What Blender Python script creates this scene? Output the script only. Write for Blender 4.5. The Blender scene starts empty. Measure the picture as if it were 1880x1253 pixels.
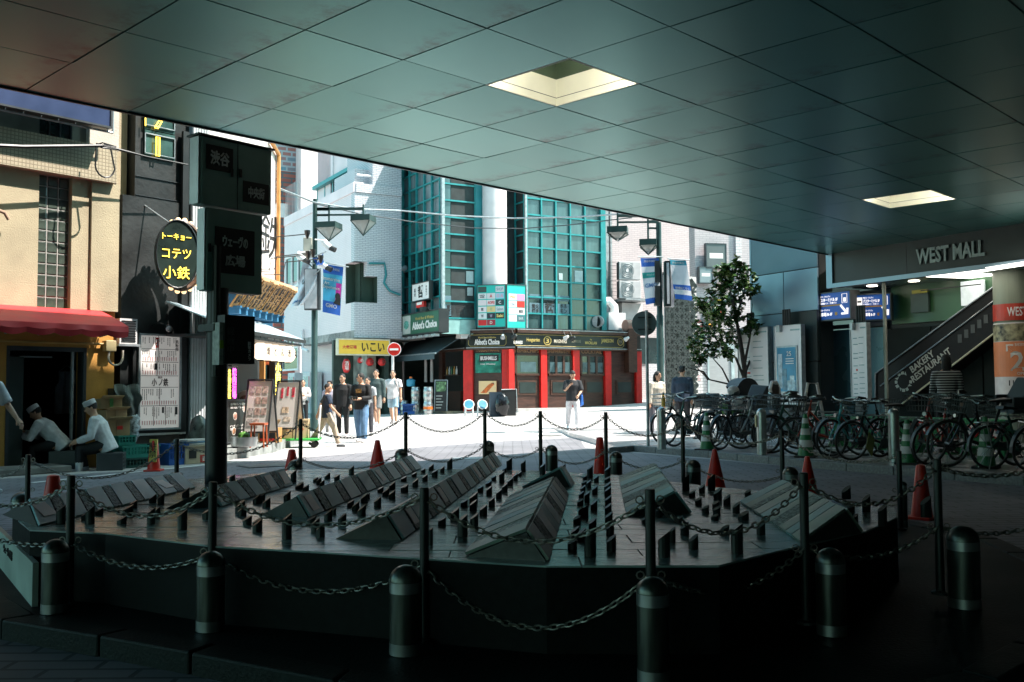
import bpy, math, random
from mathutils import Vector, Matrix
random.seed(7)
S = bpy.context.scene
COL = S.collection
rad = math.radians

# ---------------------------------------------------------------- camera, world, sun, exposure
HC = 1.25                      # camera height
FPX, CX, CY = 1795.0, 940.0, 626.5
PITCH = math.atan((717 - 626.5) / FPX)
ROLL = math.atan(0.0058)
r0 = Vector((1, 0, 0)); fw = Vector((0, math.cos(PITCH), math.sin(PITCH))); u0 = r0.cross(fw)
RV = r0 * math.cos(ROLL) - u0 * math.sin(ROLL)
UV = u0 * math.cos(ROLL) + r0 * math.sin(ROLL)
CAM = Vector((0, 0, HC))
cd = bpy.data.cameras.new('camera'); cam = bpy.data.objects.new('camera', cd); COL.objects.link(cam)
cam.matrix_world = Matrix(((RV.x, UV.x, -fw.x, 0), (RV.y, UV.y, -fw.y, 0), (RV.z, UV.z, -fw.z, HC), (0, 0, 0, 1)))
cd.sensor_width = 36.0; cd.lens = 36.0 * FPX / 1880.0; cd.clip_start = 0.05; cd.clip_end = 500
S.camera = cam

SUN_AZ, SUN_EL = rad(98), rad(58)      # azimuth clockwise from +Y
wd = bpy.data.worlds.new('World'); S.world = wd; wd.use_nodes = True
wn = wd.node_tree.nodes; wl = wd.node_tree.links
sky = wn.new('ShaderNodeTexSky'); sky.sky_type = 'NISHITA'; sky.sun_disc = False
sky.sun_elevation = SUN_EL; sky.sun_rotation = SUN_AZ; sky.air_density = 1.0; sky.dust_density = 1.5
tint = wn.new('ShaderNodeMix'); tint.data_type = 'RGBA'; tint.blend_type = 'MULTIPLY'; tint.inputs['Factor'].default_value = 1; tint.inputs['B'].default_value = (.66, 1.0, .82, 1)
wl.new(sky.outputs[0], tint.inputs['A']); wl.new(tint.outputs['Result'], wn['Background'].inputs[0]); wn['Background'].inputs[1].default_value = 0.15
sl = bpy.data.lights.new('sun', 'SUN'); sl.energy = 4.0; sl.angle = rad(0.5); sl.color = (1.0, 0.90, 0.84)
so = bpy.data.objects.new('sun', sl); COL.objects.link(so)
sd = Vector((math.sin(SUN_AZ) * math.cos(SUN_EL), math.cos(SUN_AZ) * math.cos(SUN_EL), math.sin(SUN_EL)))
so.rotation_euler = sd.to_track_quat('Z', 'Y').to_euler(); so.location = sd * 60
vs = S.view_settings
vs.view_transform = 'Standard'; vs.look = 'None'; vs.gamma = 1.0; vs.use_curve_mapping = False
vs.exposure = 1.7
S.render.engine = 'CYCLES'
cy = S.cycles
cy.use_denoising = True; cy.max_bounces = 8; cy.diffuse_bounces = 5; cy.glossy_bounces = 4; cy.transmission_bounces = 4
cy.caustics_reflective = False; cy.caustics_refractive = False; cy.sample_clamp_indirect = 6.0

# ---------------------------------------------------------------- picture point -> world helpers
def ray(px, py): return fw + RV * ((px - CX) / FPX) - UV * ((py - CY) / FPX)
def terr(x, y):
    return 0.03 * max(0.0, y - 26) * max(0.3, min(2.0, 1 + x / 14))
def zp(px, py, z):
    d = ray(px, py); return CAM + d * ((z - HC) / d.z)
def yp(px, py, y):
    d = ray(px, py); return CAM + d * (y / d.y)
def gp(px, py, dz=0.0):
    d = ray(px, py); t = 3.0
    while t < 120:
        p = CAM + d * t
        if p.z <= terr(p.x, p.y) + dz: return p
        t += 0.02
    return CAM + d * 120
def azd(a): a = rad(a); return Vector((math.sin(a), math.cos(a), 0))

# ---------------------------------------------------------------- materials
MATS = {}
def mat(name, rgb, rough=0.6, metal=0.0, noise=0.15, scale=3.0, bump=0.0, bscale=60.0, emit=0.0, ecol=None, alpha=1.0, spec=0.5, stretch=None, coat=0.0, rvar=.12):
    if name in MATS: return MATS[name]
    m = bpy.data.materials.new(name); m.use_nodes = True; MATS[name] = m
    nt = m.node_tree; N = nt.nodes; L = nt.links; b = N['Principled BSDF']
    b.inputs['Roughness'].default_value = rough; b.inputs['Metallic'].default_value = metal
    b.inputs['Specular IOR Level'].default_value = spec; b.inputs['Alpha'].default_value = alpha
    b.inputs['Coat Weight'].default_value = coat
    c = (*rgb, 1)
    tc = N.new('ShaderNodeTexCoord'); mp = N.new('ShaderNodeMapping'); L.new(tc.outputs['Object'], mp.inputs[0])
    if stretch: mp.inputs['Scale'].default_value = stretch
    if noise:
        n = N.new('ShaderNodeTexNoise'); n.inputs['Scale'].default_value = scale; n.inputs['Detail'].default_value = 5
        L.new(mp.outputs[0], n.inputs['Vector'])
        mx = N.new('ShaderNodeMix'); mx.data_type = 'RGBA'
        lo = tuple(max(0, v * (1 - noise * 1.6)) for v in rgb); hi = tuple(min(1, v * (1 + noise * 1.2)) for v in rgb)
        mx.inputs['A'].default_value = (*lo, 1); mx.inputs['B'].default_value = (*hi, 1)
        mr = N.new('ShaderNodeMapRange'); mr.inputs['From Min'].default_value = 0.3; mr.inputs['From Max'].default_value = 0.7
        L.new(n.outputs[0], mr.inputs[0]); L.new(mr.outputs[0], mx.inputs['Factor'])
        L.new(mx.outputs['Result'], b.inputs['Base Color'])
        rr = N.new('ShaderNodeMapRange'); rr.inputs['To Min'].default_value = max(0.03, rough - rvar); rr.inputs['To Max'].default_value = min(1, rough + rvar)
        L.new(n.outputs[0], rr.inputs[0]); L.new(rr.outputs[0], b.inputs['Roughness'])
    else:
        b.inputs['Base Color'].default_value = c
    if bump:
        n2 = N.new('ShaderNodeTexNoise'); n2.inputs['Scale'].default_value = bscale; n2.inputs['Detail'].default_value = 3
        L.new(mp.outputs[0], n2.inputs['Vector'])
        bp = N.new('ShaderNodeBump'); bp.inputs['Strength'].default_value = bump; bp.inputs['Distance'].default_value = 0.02
        L.new(n2.outputs[0], bp.inputs['Height']); L.new(bp.outputs[0], b.inputs['Normal'])
    if emit:
        b.inputs['Emission Color'].default_value = (*(ecol or rgb), 1); b.inputs['Emission Strength'].default_value = emit
    return m

def brickmat(name, c1, c2, mortar, w, h, ms=0.012, bump=0.4, rough=0.55, plane='xz', offset=0.5, stain=0.12, spec=.5):
    if name in MATS: return MATS[name]
    m = bpy.data.materials.new(name); m.use_nodes = True; MATS[name] = m
    N = m.node_tree.nodes; L = m.node_tree.links; b = N['Principled BSDF']; b.inputs['Roughness'].default_value = rough; b.inputs['Specular IOR Level'].default_value = spec
    tc = N.new('ShaderNodeTexCoord'); sp = N.new('ShaderNodeSeparateXYZ'); L.new(tc.outputs['Object'], sp.inputs[0])
    cb = N.new('ShaderNodeCombineXYZ')
    if plane == 'xz':
        ad = N.new('ShaderNodeMath'); ad.operation = 'ADD'; L.new(sp.outputs['X'], ad.inputs[0]); L.new(sp.outputs['Y'], ad.inputs[1])
        L.new(ad.outputs[0], cb.inputs['X']); L.new(sp.outputs['Z'], cb.inputs['Y'])
    else:
        L.new(sp.outputs['X'], cb.inputs['X']); L.new(sp.outputs['Y'], cb.inputs['Y'])
    br = N.new('ShaderNodeTexBrick'); br.offset = offset
    br.inputs['Color1'].default_value = (*c1, 1); br.inputs['Color2'].default_value = (*c2, 1); br.inputs['Mortar'].default_value = (*mortar, 1)
    br.inputs['Scale'].default_value = 1.0; br.inputs['Mortar Size'].default_value = ms; br.inputs['Mortar Smooth'].default_value = 0.2
    br.inputs['Brick Width'].default_value = w; br.inputs['Row Height'].default_value = h
    L.new(cb.outputs[0], br.inputs['Vector'])
    n = N.new('ShaderNodeTexNoise'); n.inputs['Scale'].default_value = 0.9; n.inputs['Detail'].default_value = 6; L.new(tc.outputs['Object'], n.inputs['Vector'])
    mr = N.new('ShaderNodeMapRange'); mr.inputs['From Min'].default_value = 0.3; mr.inputs['From Max'].default_value = 0.75
    mr.inputs['To Min'].default_value = 1 - stain; mr.inputs['To Max'].default_value = 1.0; L.new(n.outputs[0], mr.inputs[0])
    mx = N.new('ShaderNodeMix'); mx.data_type = 'RGBA'; mx.blend_type = 'MULTIPLY'; mx.inputs['Factor'].default_value = 1
    L.new(br.outputs[0], mx.inputs['A']); L.new(mr.outputs[0], mx.inputs['B']); L.new(mx.outputs['Result'], b.inputs['Base Color'])
    if bump:
        bp = N.new('ShaderNodeBump'); bp.invert = True; bp.inputs['Strength'].default_value = bump; bp.inputs['Distance'].default_value = 0.01
        L.new(br.outputs['Fac'], bp.inputs['Height']); L.new(bp.outputs[0], b.inputs['Normal'])
    return m

# ---------------------------------------------------------------- mesh builder
class MB:
    def __init__(s): s.v = []; s.f = []; s.m = []; s.mi = 0
    def add(s, vs, fs):
        k = len(s.v); s.v += [tuple(p) for p in vs]; s.f += [tuple(i + k for i in f) for f in fs]; s.m += [s.mi] * len(fs); return s
    def box(s, x0, x1, y0, y1, z0, z1):
        if x0 > x1: x0, x1 = x1, x0
        if y0 > y1: y0, y1 = y1, y0
        if z0 > z1: z0, z1 = z1, z0
        return s.add([(x0, y0, z0), (x1, y0, z0), (x1, y1, z0), (x0, y1, z0), (x0, y0, z1), (x1, y0, z1), (x1, y1, z1), (x0, y1, z1)],
                     [(0, 3, 2, 1), (4, 5, 6, 7), (0, 1, 5, 4), (1, 2, 6, 5), (2, 3, 7, 6), (3, 0, 4, 7)])
    def hexa(s, b, t):      # bottom quad, top quad (ccw from above)
        return s.add(list(b) + list(t), [(0, 3, 2, 1), (4, 5, 6, 7), (0, 1, 5, 4), (1, 2, 6, 5), (2, 3, 7, 6), (3, 0, 4, 7)])
    def slab(s, quad, thick):   # quad of points + thickness along its negative normal
        q = [Vector(p) for p in quad]; n = (q[1] - q[0]).cross(q[-1] - q[0]).normalized() * thick
        k = len(q); vs = q + [p - n for p in q]
        fs = [tuple(range(k)), tuple(reversed(range(k, 2 * k)))] + [((i + 1) % k, i, i + k, (i + 1) % k + k) for i in range(k)]
        return s.add(vs, fs)
    def prism(s, poly, z0, z1):
        k = len(poly)
        return s.add([(x, y, z0) for x, y in poly] + [(x, y, z1) for x, y in poly],
                     [tuple(reversed(range(k))), tuple(range(k, 2 * k))] + [(i, (i + 1) % k, (i + 1) % k + k, i + k) for i in range(k)])
    def quad(s, *p): return s.add(p, [tuple(range(len(p)))])
    def path(s, pts, r, n=6, closed=False, caps=True, sx=1.0):
        P = [Vector(p) for p in pts]; k = len(P); rr = r if isinstance(r, (list, tuple)) else [r] * k
        up = None; rings = []
        for i in range(k):
            if closed: t = P[(i + 1) % k] - P[i - 1]
            else: t = P[min(i + 1, k - 1)] - P[max(i - 1, 0)]
            t = t.normalized() if t.length > 1e-9 else Vector((0, 0, 1))
            if up is None: up = Vector((0, 0, 1)) if abs(t.z) < 0.9 else Vector((1, 0, 0))
            a = t.cross(up)
            if a.length < 1e-6: a = t.orthogonal()
            a.normalize(); b = a.cross(t).normalized(); up = b
            rings.append([P[i] + a * (math.cos(2 * math.pi * j / n) * rr[i] * sx) + b * (math.sin(2 * math.pi * j / n) * rr[i]) for j in range(n)])
        vs = [p for q in rings for p in q]; fs = []
        for i in range(k if closed else k - 1):
            i2 = (i + 1) % k
            for j in range(n): fs.append((i * n + j, i * n + (j + 1) % n, i2 * n + (j + 1) % n, i2 * n + j))
        if caps and not closed: fs += [tuple(reversed(range(n))), tuple(range((k - 1) * n, k * n))]
        return s.add(vs, fs)
    def tube(s, a, b, r, n=8, r2=None): return s.path([a, b], [r, r if r2 is None else r2], n)
    def lathe(s, prof, n=16, c=(0, 0, 0), axis='z'):
        vs = []; fs = []; k = len(prof)
        for r, z in prof:
            for j in range(n):
                a = 2 * math.pi * j / n; x, y = r * math.cos(a), r * math.sin(a)
                p = (x, y, z) if axis == 'z' else ((x, z, y) if axis == 'y' else (z, x, y))
                vs.append((p[0] + c[0], p[1] + c[1], p[2] + c[2]))
        for i in range(k - 1):
            for j in range(n):
                q = (i * n + j, i * n + (j + 1) % n, (i + 1) * n + (j + 1) % n, (i + 1) * n + j)
                fs.append(q if axis != 'y' else tuple(reversed(q)))
        fs += [tuple(reversed(range(n))), tuple(range((k - 1) * n, k * n))]
        return s.add(vs, fs)
    def ball(s, c, rx, ry=None, rz=None, n=10, k=6, M=None):
        ry = rx if ry is None else ry; rz = rx if rz is None else rz
        vs = [Vector((0, 0, -rz))]; fs = []
        for i in range(1, k):
            t = math.pi * i / k - math.pi / 2
            for j in range(n):
                a = 2 * math.pi * j / n; vs.append(Vector((rx * math.cos(t) * math.cos(a), ry * math.cos(t) * math.sin(a), rz * math.sin(t))))
        vs.append(Vector((0, 0, rz))); e = len(vs) - 1
        for j in range(n):
            fs.append((0, 1 + (j + 1) % n, 1 + j)); fs.append((e, e - n + j, e - n + (j + 1) % n))
            for i in range(k - 2): fs.append((1 + i * n + j, 1 + i * n + (j + 1) % n, 1 + (i + 1) * n + (j + 1) % n, 1 + (i + 1) * n + j))
        c = Vector(c); vs = [(M @ p if M else p) + c for p in vs]
        return s.add(vs, fs)
    def mesh(s, name, mats, smooth=False):
        me = bpy.data.meshes.new(name); me.from_pydata(s.v, [], s.f); me.update()
        mats = mats if isinstance(mats, (list, tuple)) else [mats]
        for x in mats: me.materials.append(x)
        if len(mats) > 1: me.polygons.foreach_set('material_index', s.m)
        if smooth:
            me.polygons.foreach_set('use_smooth', [True] * len(me.polygons))
            try: me.set_sharp_from_angle(angle=rad(40))
            except Exception: pass
        return me
    def build(s, name, mats, parent=None, smooth=False, kind=None, label=None):
        return link(name, s.mesh(name, mats, smooth), parent, kind, label)

def link(name, me, parent=None, kind=None, label=None, loc=None, rotz=0):
    o = bpy.data.objects.new(name, me); COL.objects.link(o)
    if parent is not None: o.parent = parent
    if loc is not None: o.location = loc
    if rotz: o.rotation_euler = (0, 0, rotz)
    if kind: o['kind'] = kind
    if label: o['label'] = label
    return o
def bevel(o, w=0.01, seg=2):
    m = o.modifiers.new('bevel', 'BEVEL'); m.width = w; m.segments = seg; m.limit_method = 'ANGLE'; return o
def tag(o, label, cat, group=None):
    o['label'] = label; o['category'] = cat
    if group: o['group'] = group
    return o
def thing(name, label, cat, loc=(0, 0, 0), rotz=0, group=None):
    o = bpy.data.objects.new(name, None); COL.objects.link(o); o.empty_display_size = 0.2
    o.location = loc; o.rotation_euler = (0, 0, rotz)
    return tag(o, label, cat, group)
def struct(name, loc=(0, 0, 0), rotz=0):
    o = bpy.data.objects.new(name, None); COL.objects.link(o); o.location = loc; o.rotation_euler = (0, 0, rotz); o['kind'] = 'structure'; return o
def dup(o, loc=None, rot=None, label=None, group=None, parent=None):
    c = o.copy(); COL.objects.link(c)
    if parent is not None: c.parent = parent
    if loc is not None: c.location = loc
    if rot is not None: c.rotation_euler = rot if not isinstance(rot, (int, float)) else (0, 0, rot)
    if label: c['label'] = label
    if group: c['group'] = group
    for ch in list(o.children): dup(ch, parent=c)
    return c

class Fr:      # a vertical facade plane: local x to the right, y into the building, z up
    def __init__(s, O, az):
        s.O = Vector((O[0], O[1], 0)); s.az = az; s.d = azd(az); s.n = Vector((-s.d.y, s.d.x, 0)); s.rot = math.atan2(s.d.y, s.d.x)
    def uz(s, px, py, off=0.0):
        d = ray(px, py); o = s.O + s.n * off
        t = (o - CAM).dot(s.n) / d.dot(s.n); p = CAM + d * t
        return (p - s.O).dot(s.d), p.z
    def u(s, px, off=0.0, py=700): return s.uz(px, py, off)[0]
    def z(s, px, py, off=0.0): return s.uz(px, py, off)[1]
    def W(s, x, y, z): return s.O + s.d * x + s.n * y + Vector((0, 0, z))
    def thing(s, name, label, cat, x, y, z, group=None, turn=0): return thing(name, label, cat, s.W(x, y, z), s.rot + turn, group)
    def tr(s, x, y, z): return s.W(x, y, z)

TXT = {}
def text(body, parent, m, x, y, z, h, w=None, name='lettering', bold=0.0, thick=0.006, anchor='c', rot=0.0, label=None, slant=0.0, face=1):
    """lettering in the local xz plane facing -y; its box is h high (and w wide if given) about (x, z)"""
    key = (body, bold, slant)
    if key not in TXT:
        c = bpy.data.curves.new('lettering', 'FONT'); c.body = body; c.size = 1; c.extrude = 0.02; c.resolution_u = 2; c.offset = bold
        c.align_x = 'CENTER'; c.space_line = 0.95; c.shear = slant
        o = bpy.data.objects.new('lettering', c); me = bpy.data.meshes.new_from_object(o); bpy.data.objects.remove(o)
        TXT[key] = [Vector(p.co) for p in me.vertices], [tuple(p.vertices) for p in me.polygons]
    vs, fs = TXT[key]
    if not vs: return None
    x0 = min(p.x for p in vs); x1 = max(p.x for p in vs); y0 = min(p.y for p in vs); y1 = max(p.y for p in vs)
    sy = h / (y1 - y0); sx = sy if w is None else w / (x1 - x0); st = thick / 0.04
    ca, sa = math.cos(rot), math.sin(rot); out = []
    ax = {'c': (x0 + x1) / 2, 'l': x0, 'r': x1}[anchor]
    for p in vs:
        a = (p.x - ax) * sx; b = (p.y - (y0 + y1) / 2) * sy
        out.append((x + a * ca - b * sa, y - p.z * st * face, z + a * sa + b * ca))
    me = bpy.data.meshes.new(name); me.from_pydata(out, [], fs if face == 1 else [tuple(reversed(f)) for f in fs]); me.update(); me.materials.append(m)
    return link(name, me, parent, label=label)
def vtext(body, *a, **k): return text('\n'.join(body), *a, **k)

def clip_poly(poly, a, b, c):   # keep a*x+b*y<=c
    out = []
    for i in range(len(poly)):
        p, q = poly[i], poly[(i + 1) % len(poly)]
        dp = a * p[0] + b * p[1] - c; dq = a * q[0] + b * q[1] - c
        if dp <= 0: out.append(p)
        if dp * dq < 0:
            t = dp / (dp - dq); out.append((p[0] + (q[0] - p[0]) * t, p[1] + (q[1] - p[1]) * t))
    return out
ORD = ['first', 'second', 'third', 'fourth', 'fifth', 'sixth', 'seventh', 'eighth', 'ninth', 'tenth', 'eleventh', 'twelfth', 'thirteenth', 'fourteenth', 'fifteenth', 'sixteenth', 'seventeenth', 'eighteenth']
# ---------------------------------------------------------------- palette
BLK = mat('black_paint', (.012, .014, .014), .45, noise=.2)
DARK = mat('dark_metal', (.022, .028, .028), .4, .3, noise=.2)
DGREY = mat('dark_grey_metal', (.06, .07, .075), .45, .4)
STEEL = mat('stainless_steel', (.42, .45, .45), .32, .9, noise=.12, scale=8)
GALV = mat('galvanised_steel', (.36, .4, .41), .45, .6, noise=.15, scale=9)
WHITE = mat('white_paint', (.78, .77, .76), .5, noise=.05)
OFFW = mat('off_white', (.62, .61, .6), .55, noise=.08)
CREAM = mat('cream_paint', (.62, .58, .40), .5, noise=.06)
RED = mat('red_plastic', (.62, .02, .012), .4, noise=.12)
REDP = mat('red_wood_paint', (.55, .012, .008), .45, noise=.12, scale=5)
ORANGE = mat('orange_plastic', (.7, .16, .02), .45)
YELLOW = mat('yellow_paint', (.75, .42, .02), .5, noise=.06)
GREENP = mat('green_plastic', (.015, .17, .11), .45, noise=.12)
BLUEP = mat('blue_plastic', (.02, .10, .38), .45, noise=.1)
BLUE = mat('sign_blue', (.012, .06, .26), .45, noise=.04)
CARD = mat('cardboard', (.36, .24, .12), .8, noise=.1, scale=6)
WOODB = mat('brown_wood', (.055, .022, .012), .45, noise=.3, scale=4, stretch=(1, 1, 6))
REDWOOD = mat('red_brown_wood', (.26, .06, .02), .4, noise=.3, scale=3, stretch=(8, 8, 1))
PLANK = mat('orange_plank', (.50, .24, .07), .55, noise=.25, scale=3, stretch=(9, 9, 1))
TEAL = mat('teal_frame_paint', (.018, .23, .235), .42, noise=.12, scale=4)
TEALD = mat('teal_panel_paint', (.015, .20, .22), .45, noise=.12, scale=2)
GLASSD = mat('dark_window_glass', (.012, .03, .03), .06, 0, noise=.3, scale=1.3, spec=.9)
GLASSM = mat('curtained_window_glass', (.05, .10, .10), .1, 0, noise=.3, scale=1.1, spec=.9, stretch=(3, 3, .4))
GLASSL = mat('pale_window_glass', (.16, .20, .21), .1, 0, noise=.25, scale=1.2, spec=.9, stretch=(3, 3, .4))
STONE = mat('kerb_granite', (.16, .18, .18), .6, noise=.2, scale=30, bump=.2)
STONEL = mat('pale_kerb_granite', (.30, .31, .31), .6, noise=.15, scale=30, bump=.2)
CONC = mat('grey_concrete', (.2, .2, .19), .8, noise=.3, scale=2, bump=.25, bscale=20)
SKIN = mat('skin', (.50, .28, .18), .5, noise=.06, scale=20)
HAIR = mat('black_hair', (.012, .009, .008), .7, noise=.3, scale=40, bump=.5, bscale=60)
CHAINM = mat('weathered_chain_steel', (.27, .26, .23), .45, .7, noise=.25, scale=30)
RUBBER = mat('tyre_rubber', (.012, .012, .012), .7, noise=.2, scale=20)
GLOWW = mat('lit_white_panel', (.9, .88, .82), .5, noise=0, emit=1.4, ecol=(1, .93, .84))
GLOWY = mat('yellow_neon', (.9, .6, .05), .5, noise=0, emit=1.0, ecol=(1, .68, .08))
BULB = mat('warm_bulb', (.9, .6, .3), .3, noise=0, emit=.55, ecol=(1, .66, .34))
PAPER = mat('white_paper', (.72, .69, .66), .7, noise=.04)
INK = mat('black_ink', (.01, .01, .01), .6, noise=0)

# ---------------------------------------------------------------- sky is the world; ground
m = MB(); nx, ny = 71, 101
for j in range(ny):
    for i in range(nx):
        x = -70 + i * 2.0; y = -30 + j * 2.0; m.v.append((x, y, terr(x, y)))
for j in range(ny - 1):
    for i in range(nx - 1):
        k = j * nx + i; m.f.append((k, k + 1, k + 1 + nx, k + nx)); m.m.append(0)
ROAD = mat('pale_asphalt', (.40, .38, .37), .8, noise=.14, scale=.8, bump=.25, bscale=120)
g = m.build('street', ROAD, kind='structure', smooth=True)

PAVE = brickmat('block_paving', (.26, .26, .28), (.215, .215, .235), (.10, .105, .115), .42, .14, .014, .5, .62, 'xy', .5, .35, .25)
far = [zp(x, y, 0) for x, y in ((300, 862), (400, 852), (520, 844), (640, 834), (740, 824), (900, 812), (1060, 804), (1066, 808), (1070, 816), (1075, 823), (1120, 828))]
pp = [(p.x, p.y) for p in far] + [(4.9, 15), (8, 10), (10, 4), (9, -20), (-12, -20), (-12, 10)]
mm = MB(); mm.prism(pp, -.02, .004); mm.build('block_paving', PAVE, kind='structure')
ln = MB(); a = zp(58, 887, .004); b = zp(408, 851, .004); dv = (b - a).normalized(); nv = Vector((-dv.y, dv.x, 0)) * .055
ln.quad(a - nv + Vector((0, 0, .004)), b - nv + Vector((0, 0, .004)), b + nv + Vector((0, 0, .004)), a + nv + Vector((0, 0, .004)))
ln.build('painted_line', WHITE, kind='structure')
for pts in (((1000, 791), (1049, 788)), ((590, 822), (700, 806)), ((980, 782), (1150, 771)), ((620, 800), (960, 776))):
    a, b = gp(*pts[0]), gp(*pts[1]); dv = (b - a).normalized(); nv = Vector((-dv.y, dv.x, 0)) * .012; u_ = Vector((0, 0, .005)); x = MB(); x.quad(a - nv + u_, b - nv + u_, b + nv + u_, a + nv + u_); x.build('road_line', CONC, kind='structure')  # thin grey lines across the road
for px, py, lb in ((860, 842, 'round iron manhole cover in the block paving behind the fourth ridge'), (1010, 800, 'round iron manhole cover in the pale road, left of the man in white trousers')):
    p = gp(px, py); t = thing('manhole_cover', lb, 'manhole cover', (p.x, p.y, p.z + .004)); x = MB(); x.lathe([(.3, 0), (.3, .006)], 24); x.build('cover', GALV if py > 820 else CONC, t); x = MB(); x.lathe([(.33, 0), (.33, .004)], 24); x.build('ring', DGREY, t)
# drain grating in the paving
p = zp(490, 856, .004); t = thing('drain_cover', 'long dark steel drain grating in the block paving beside the corner shop', 'drain cover', (p.x, p.y, 0), rad(35))
q = MB(); q.box(-.42, .42, -.3, .3, .002, .012); q.build('frame', DGREY, t)
for k in range(9):
    q = MB(); q.box(-.4, .4, -.27 + k * .063, -.24 + k * .063, .012, .02); q.build('grate_bar', GALV, t)

# ---------------------------------------------------------------- canopy overhead
AA, BB = azd(44.3), azd(-45.7); ZC = 4.45; DA, DB, A0, B0 = 1.1136, 1.1648, 3.712, 9.578; BE = 10.84
crot = math.atan2(AA.y, AA.x)
ceil = struct('ceiling', (0, 0, 0), crot)
PANEL = mat('ceiling_aluminium', (.10, .315, .29), .32, .92, noise=.06, scale=.4, rvar=.025)
STAINP = mat('stained_ceiling_aluminium', (.093, .30, .275), .34, .92, noise=.06, scale=.4, rvar=.025)
def add_stain(m_):
    N = m_.node_tree.nodes; L = m_.node_tree.links; b = N['Principled BSDF']; src = b.inputs['Base Color'].links[0].from_socket
    tc = N.new('ShaderNodeTexCoord'); sp = N.new('ShaderNodeSeparateXYZ'); L.new(tc.outputs['Object'], sp.inputs[0])
    oi = N.new('ShaderNodeObjectInfo'); ad = N.new('ShaderNodeVectorMath'); ad.operation = 'ADD'; cx = N.new('ShaderNodeCombineXYZ'); mu = N.new('ShaderNodeMath'); mu.operation = 'MULTIPLY'; mu.inputs[1].default_value = 50
    L.new(oi.outputs['Random'], mu.inputs[0]); L.new(mu.outputs[0], cx.inputs[2]); L.new(tc.outputs['Object'], ad.inputs[0]); L.new(cx.outputs[0], ad.inputs[1])
    n = N.new('ShaderNodeTexNoise'); n.inputs['Scale'].default_value = 3.2; n.inputs['Detail'].default_value = 7; n.inputs['Roughness'].default_value = .7; L.new(ad.outputs[0], n.inputs['Vector'])
    m1 = N.new('ShaderNodeMapRange'); m1.inputs['From Min'].default_value = .47; m1.inputs['From Max'].default_value = .72; L.new(n.outputs[0], m1.inputs[0])
    m2 = N.new('ShaderNodeMapRange'); m2.inputs['From Min'].default_value = .12; m2.inputs['From Max'].default_value = .56; m2.interpolation_type = 'SMOOTHSTEP'; L.new(sp.outputs['X'], m2.inputs[0])
    pr = N.new('ShaderNodeMath'); pr.operation = 'MULTIPLY'; L.new(m1.outputs[0], pr.inputs[0]); L.new(m2.outputs[0], pr.inputs[1])
    mx = N.new('ShaderNodeMix'); mx.data_type = 'RGBA'; L.new(pr.outputs[0], mx.inputs['Factor']); L.new(src, mx.inputs['A']); mx.inputs['B'].default_value = (.03, .045, .04, 1); L.new(mx.outputs['Result'], b.inputs['Base Color'])
add_stain(STAINP)
fcA, fcB = 6.861 * 3.2, 3.387 * 3.2        # fascia corner of the mall in canopy axes
MAZ = 151.0
fdir = azd(MAZ); fA, fB = fdir.dot(AA), fdir.dot(BB)
def inmall(a, b):  # beyond the mall fascia
    return fA * (b - fcB) - fB * (a - fcA) > 0
def AB(a, b, z=ZC): return AA * a + BB * b + Vector((0, 0, z))
def proj(p):
    v = p - CAM; zz = v.dot(fw)
    return (CX + FPX * v.dot(RV) / zz, CY - FPX * v.dot(UV) / zz) if zz > .1 else None
coffers = []
for px, py in ((1035, 152), (1668, 370)):
    w = zp(px, py, ZC); coffers.append((math.floor((w.dot(AA) - A0) / DA), math.floor((w.dot(BB) - B0) / DB)))
base_meshes = {}
rest = MB(); npan = 0
for i in range(-22, 30):
    for j in range(-17, 1):
        a0 = A0 + i * DA; b0 = B0 + j * DB
        a1, b1 = a0 + DA, (b0 + DB if j < 0 else BE - .03)
        if inmall((a0 + a1) / 2, (b0 + b1) / 2) and inmall(a0, b1): continue
        if (i, j) in coffers: continue
        vis = False
        for q in ((a0, b0), (a1, b0), (a1, b1), (a0, b1), ((a0 + a1) / 2, (b0 + b1) / 2)):
            s = proj(AB(*q))
            if s and -10 < s[0] < 1890 and -10 < s[1] < 1260: vis = True
        gq = .009
        if vis and npan < 300:
            key = (j == 0, random.random() < (.75 if j > -4 else .35))
            if key not in base_meshes:
                x = MB(); x.box(-DA / 2 + gq, DA / 2 - gq, -(b1 - b0) / 2 + gq, (b1 - b0) / 2 - gq, 0, .02)
                base_meshes[key] = x.mesh('ceiling_panel', STAINP if key[1] else PANEL)
            o = link('ceiling_panel', base_meshes[key], ceil); o.location = ((a0 + a1) / 2, (b0 + b1) / 2, ZC)
            o.rotation_euler = (random.gauss(0, .0025), random.gauss(0, .0025), 0); npan += 1
        else:
            rest.box(a0 + gq, a1 - gq, b0 + gq, b1 - gq, ZC, ZC + .02)
rest.build('ceiling_panels_beyond', PANEL, ceil, kind='stuff')
hole = [(A0 + i * DA, B0 + j * DB) for i, j in coffers]
bk = MB()
cols_ = sorted({h[0] for h in hole})
def slabs_with_holes(mb, xa, xb, ya, yb, holes, z0, z1):
    xs = sorted({xa, xb} | {h[0] for h in holes} | {h[0] + DA for h in holes}); ys = sorted({ya, yb} | {h[1] for h in holes} | {h[1] + DB for h in holes})
    for i in range(len(xs) - 1):
        for j in range(len(ys) - 1):
            mx, my = (xs[i] + xs[i + 1]) / 2, (ys[j] + ys[j + 1]) / 2
            if any(h[0] < mx < h[0] + DA and h[1] < my < h[1] + DB for h in holes): continue
            mb.box(xs[i], xs[i + 1], ys[j], ys[j + 1], z0, z1)
slabs_with_holes(bk, -22, 34, -10, BE - .035, hole, ZC + .022, ZC + .6)
bk.build('ceiling_backing', BLK, ceil)
e = MB(); e.box(-22, 22.6, BE - .03, BE, ZC - .02, ZC + .62); e.build('edge_trim', DGREY, ceil)
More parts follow.
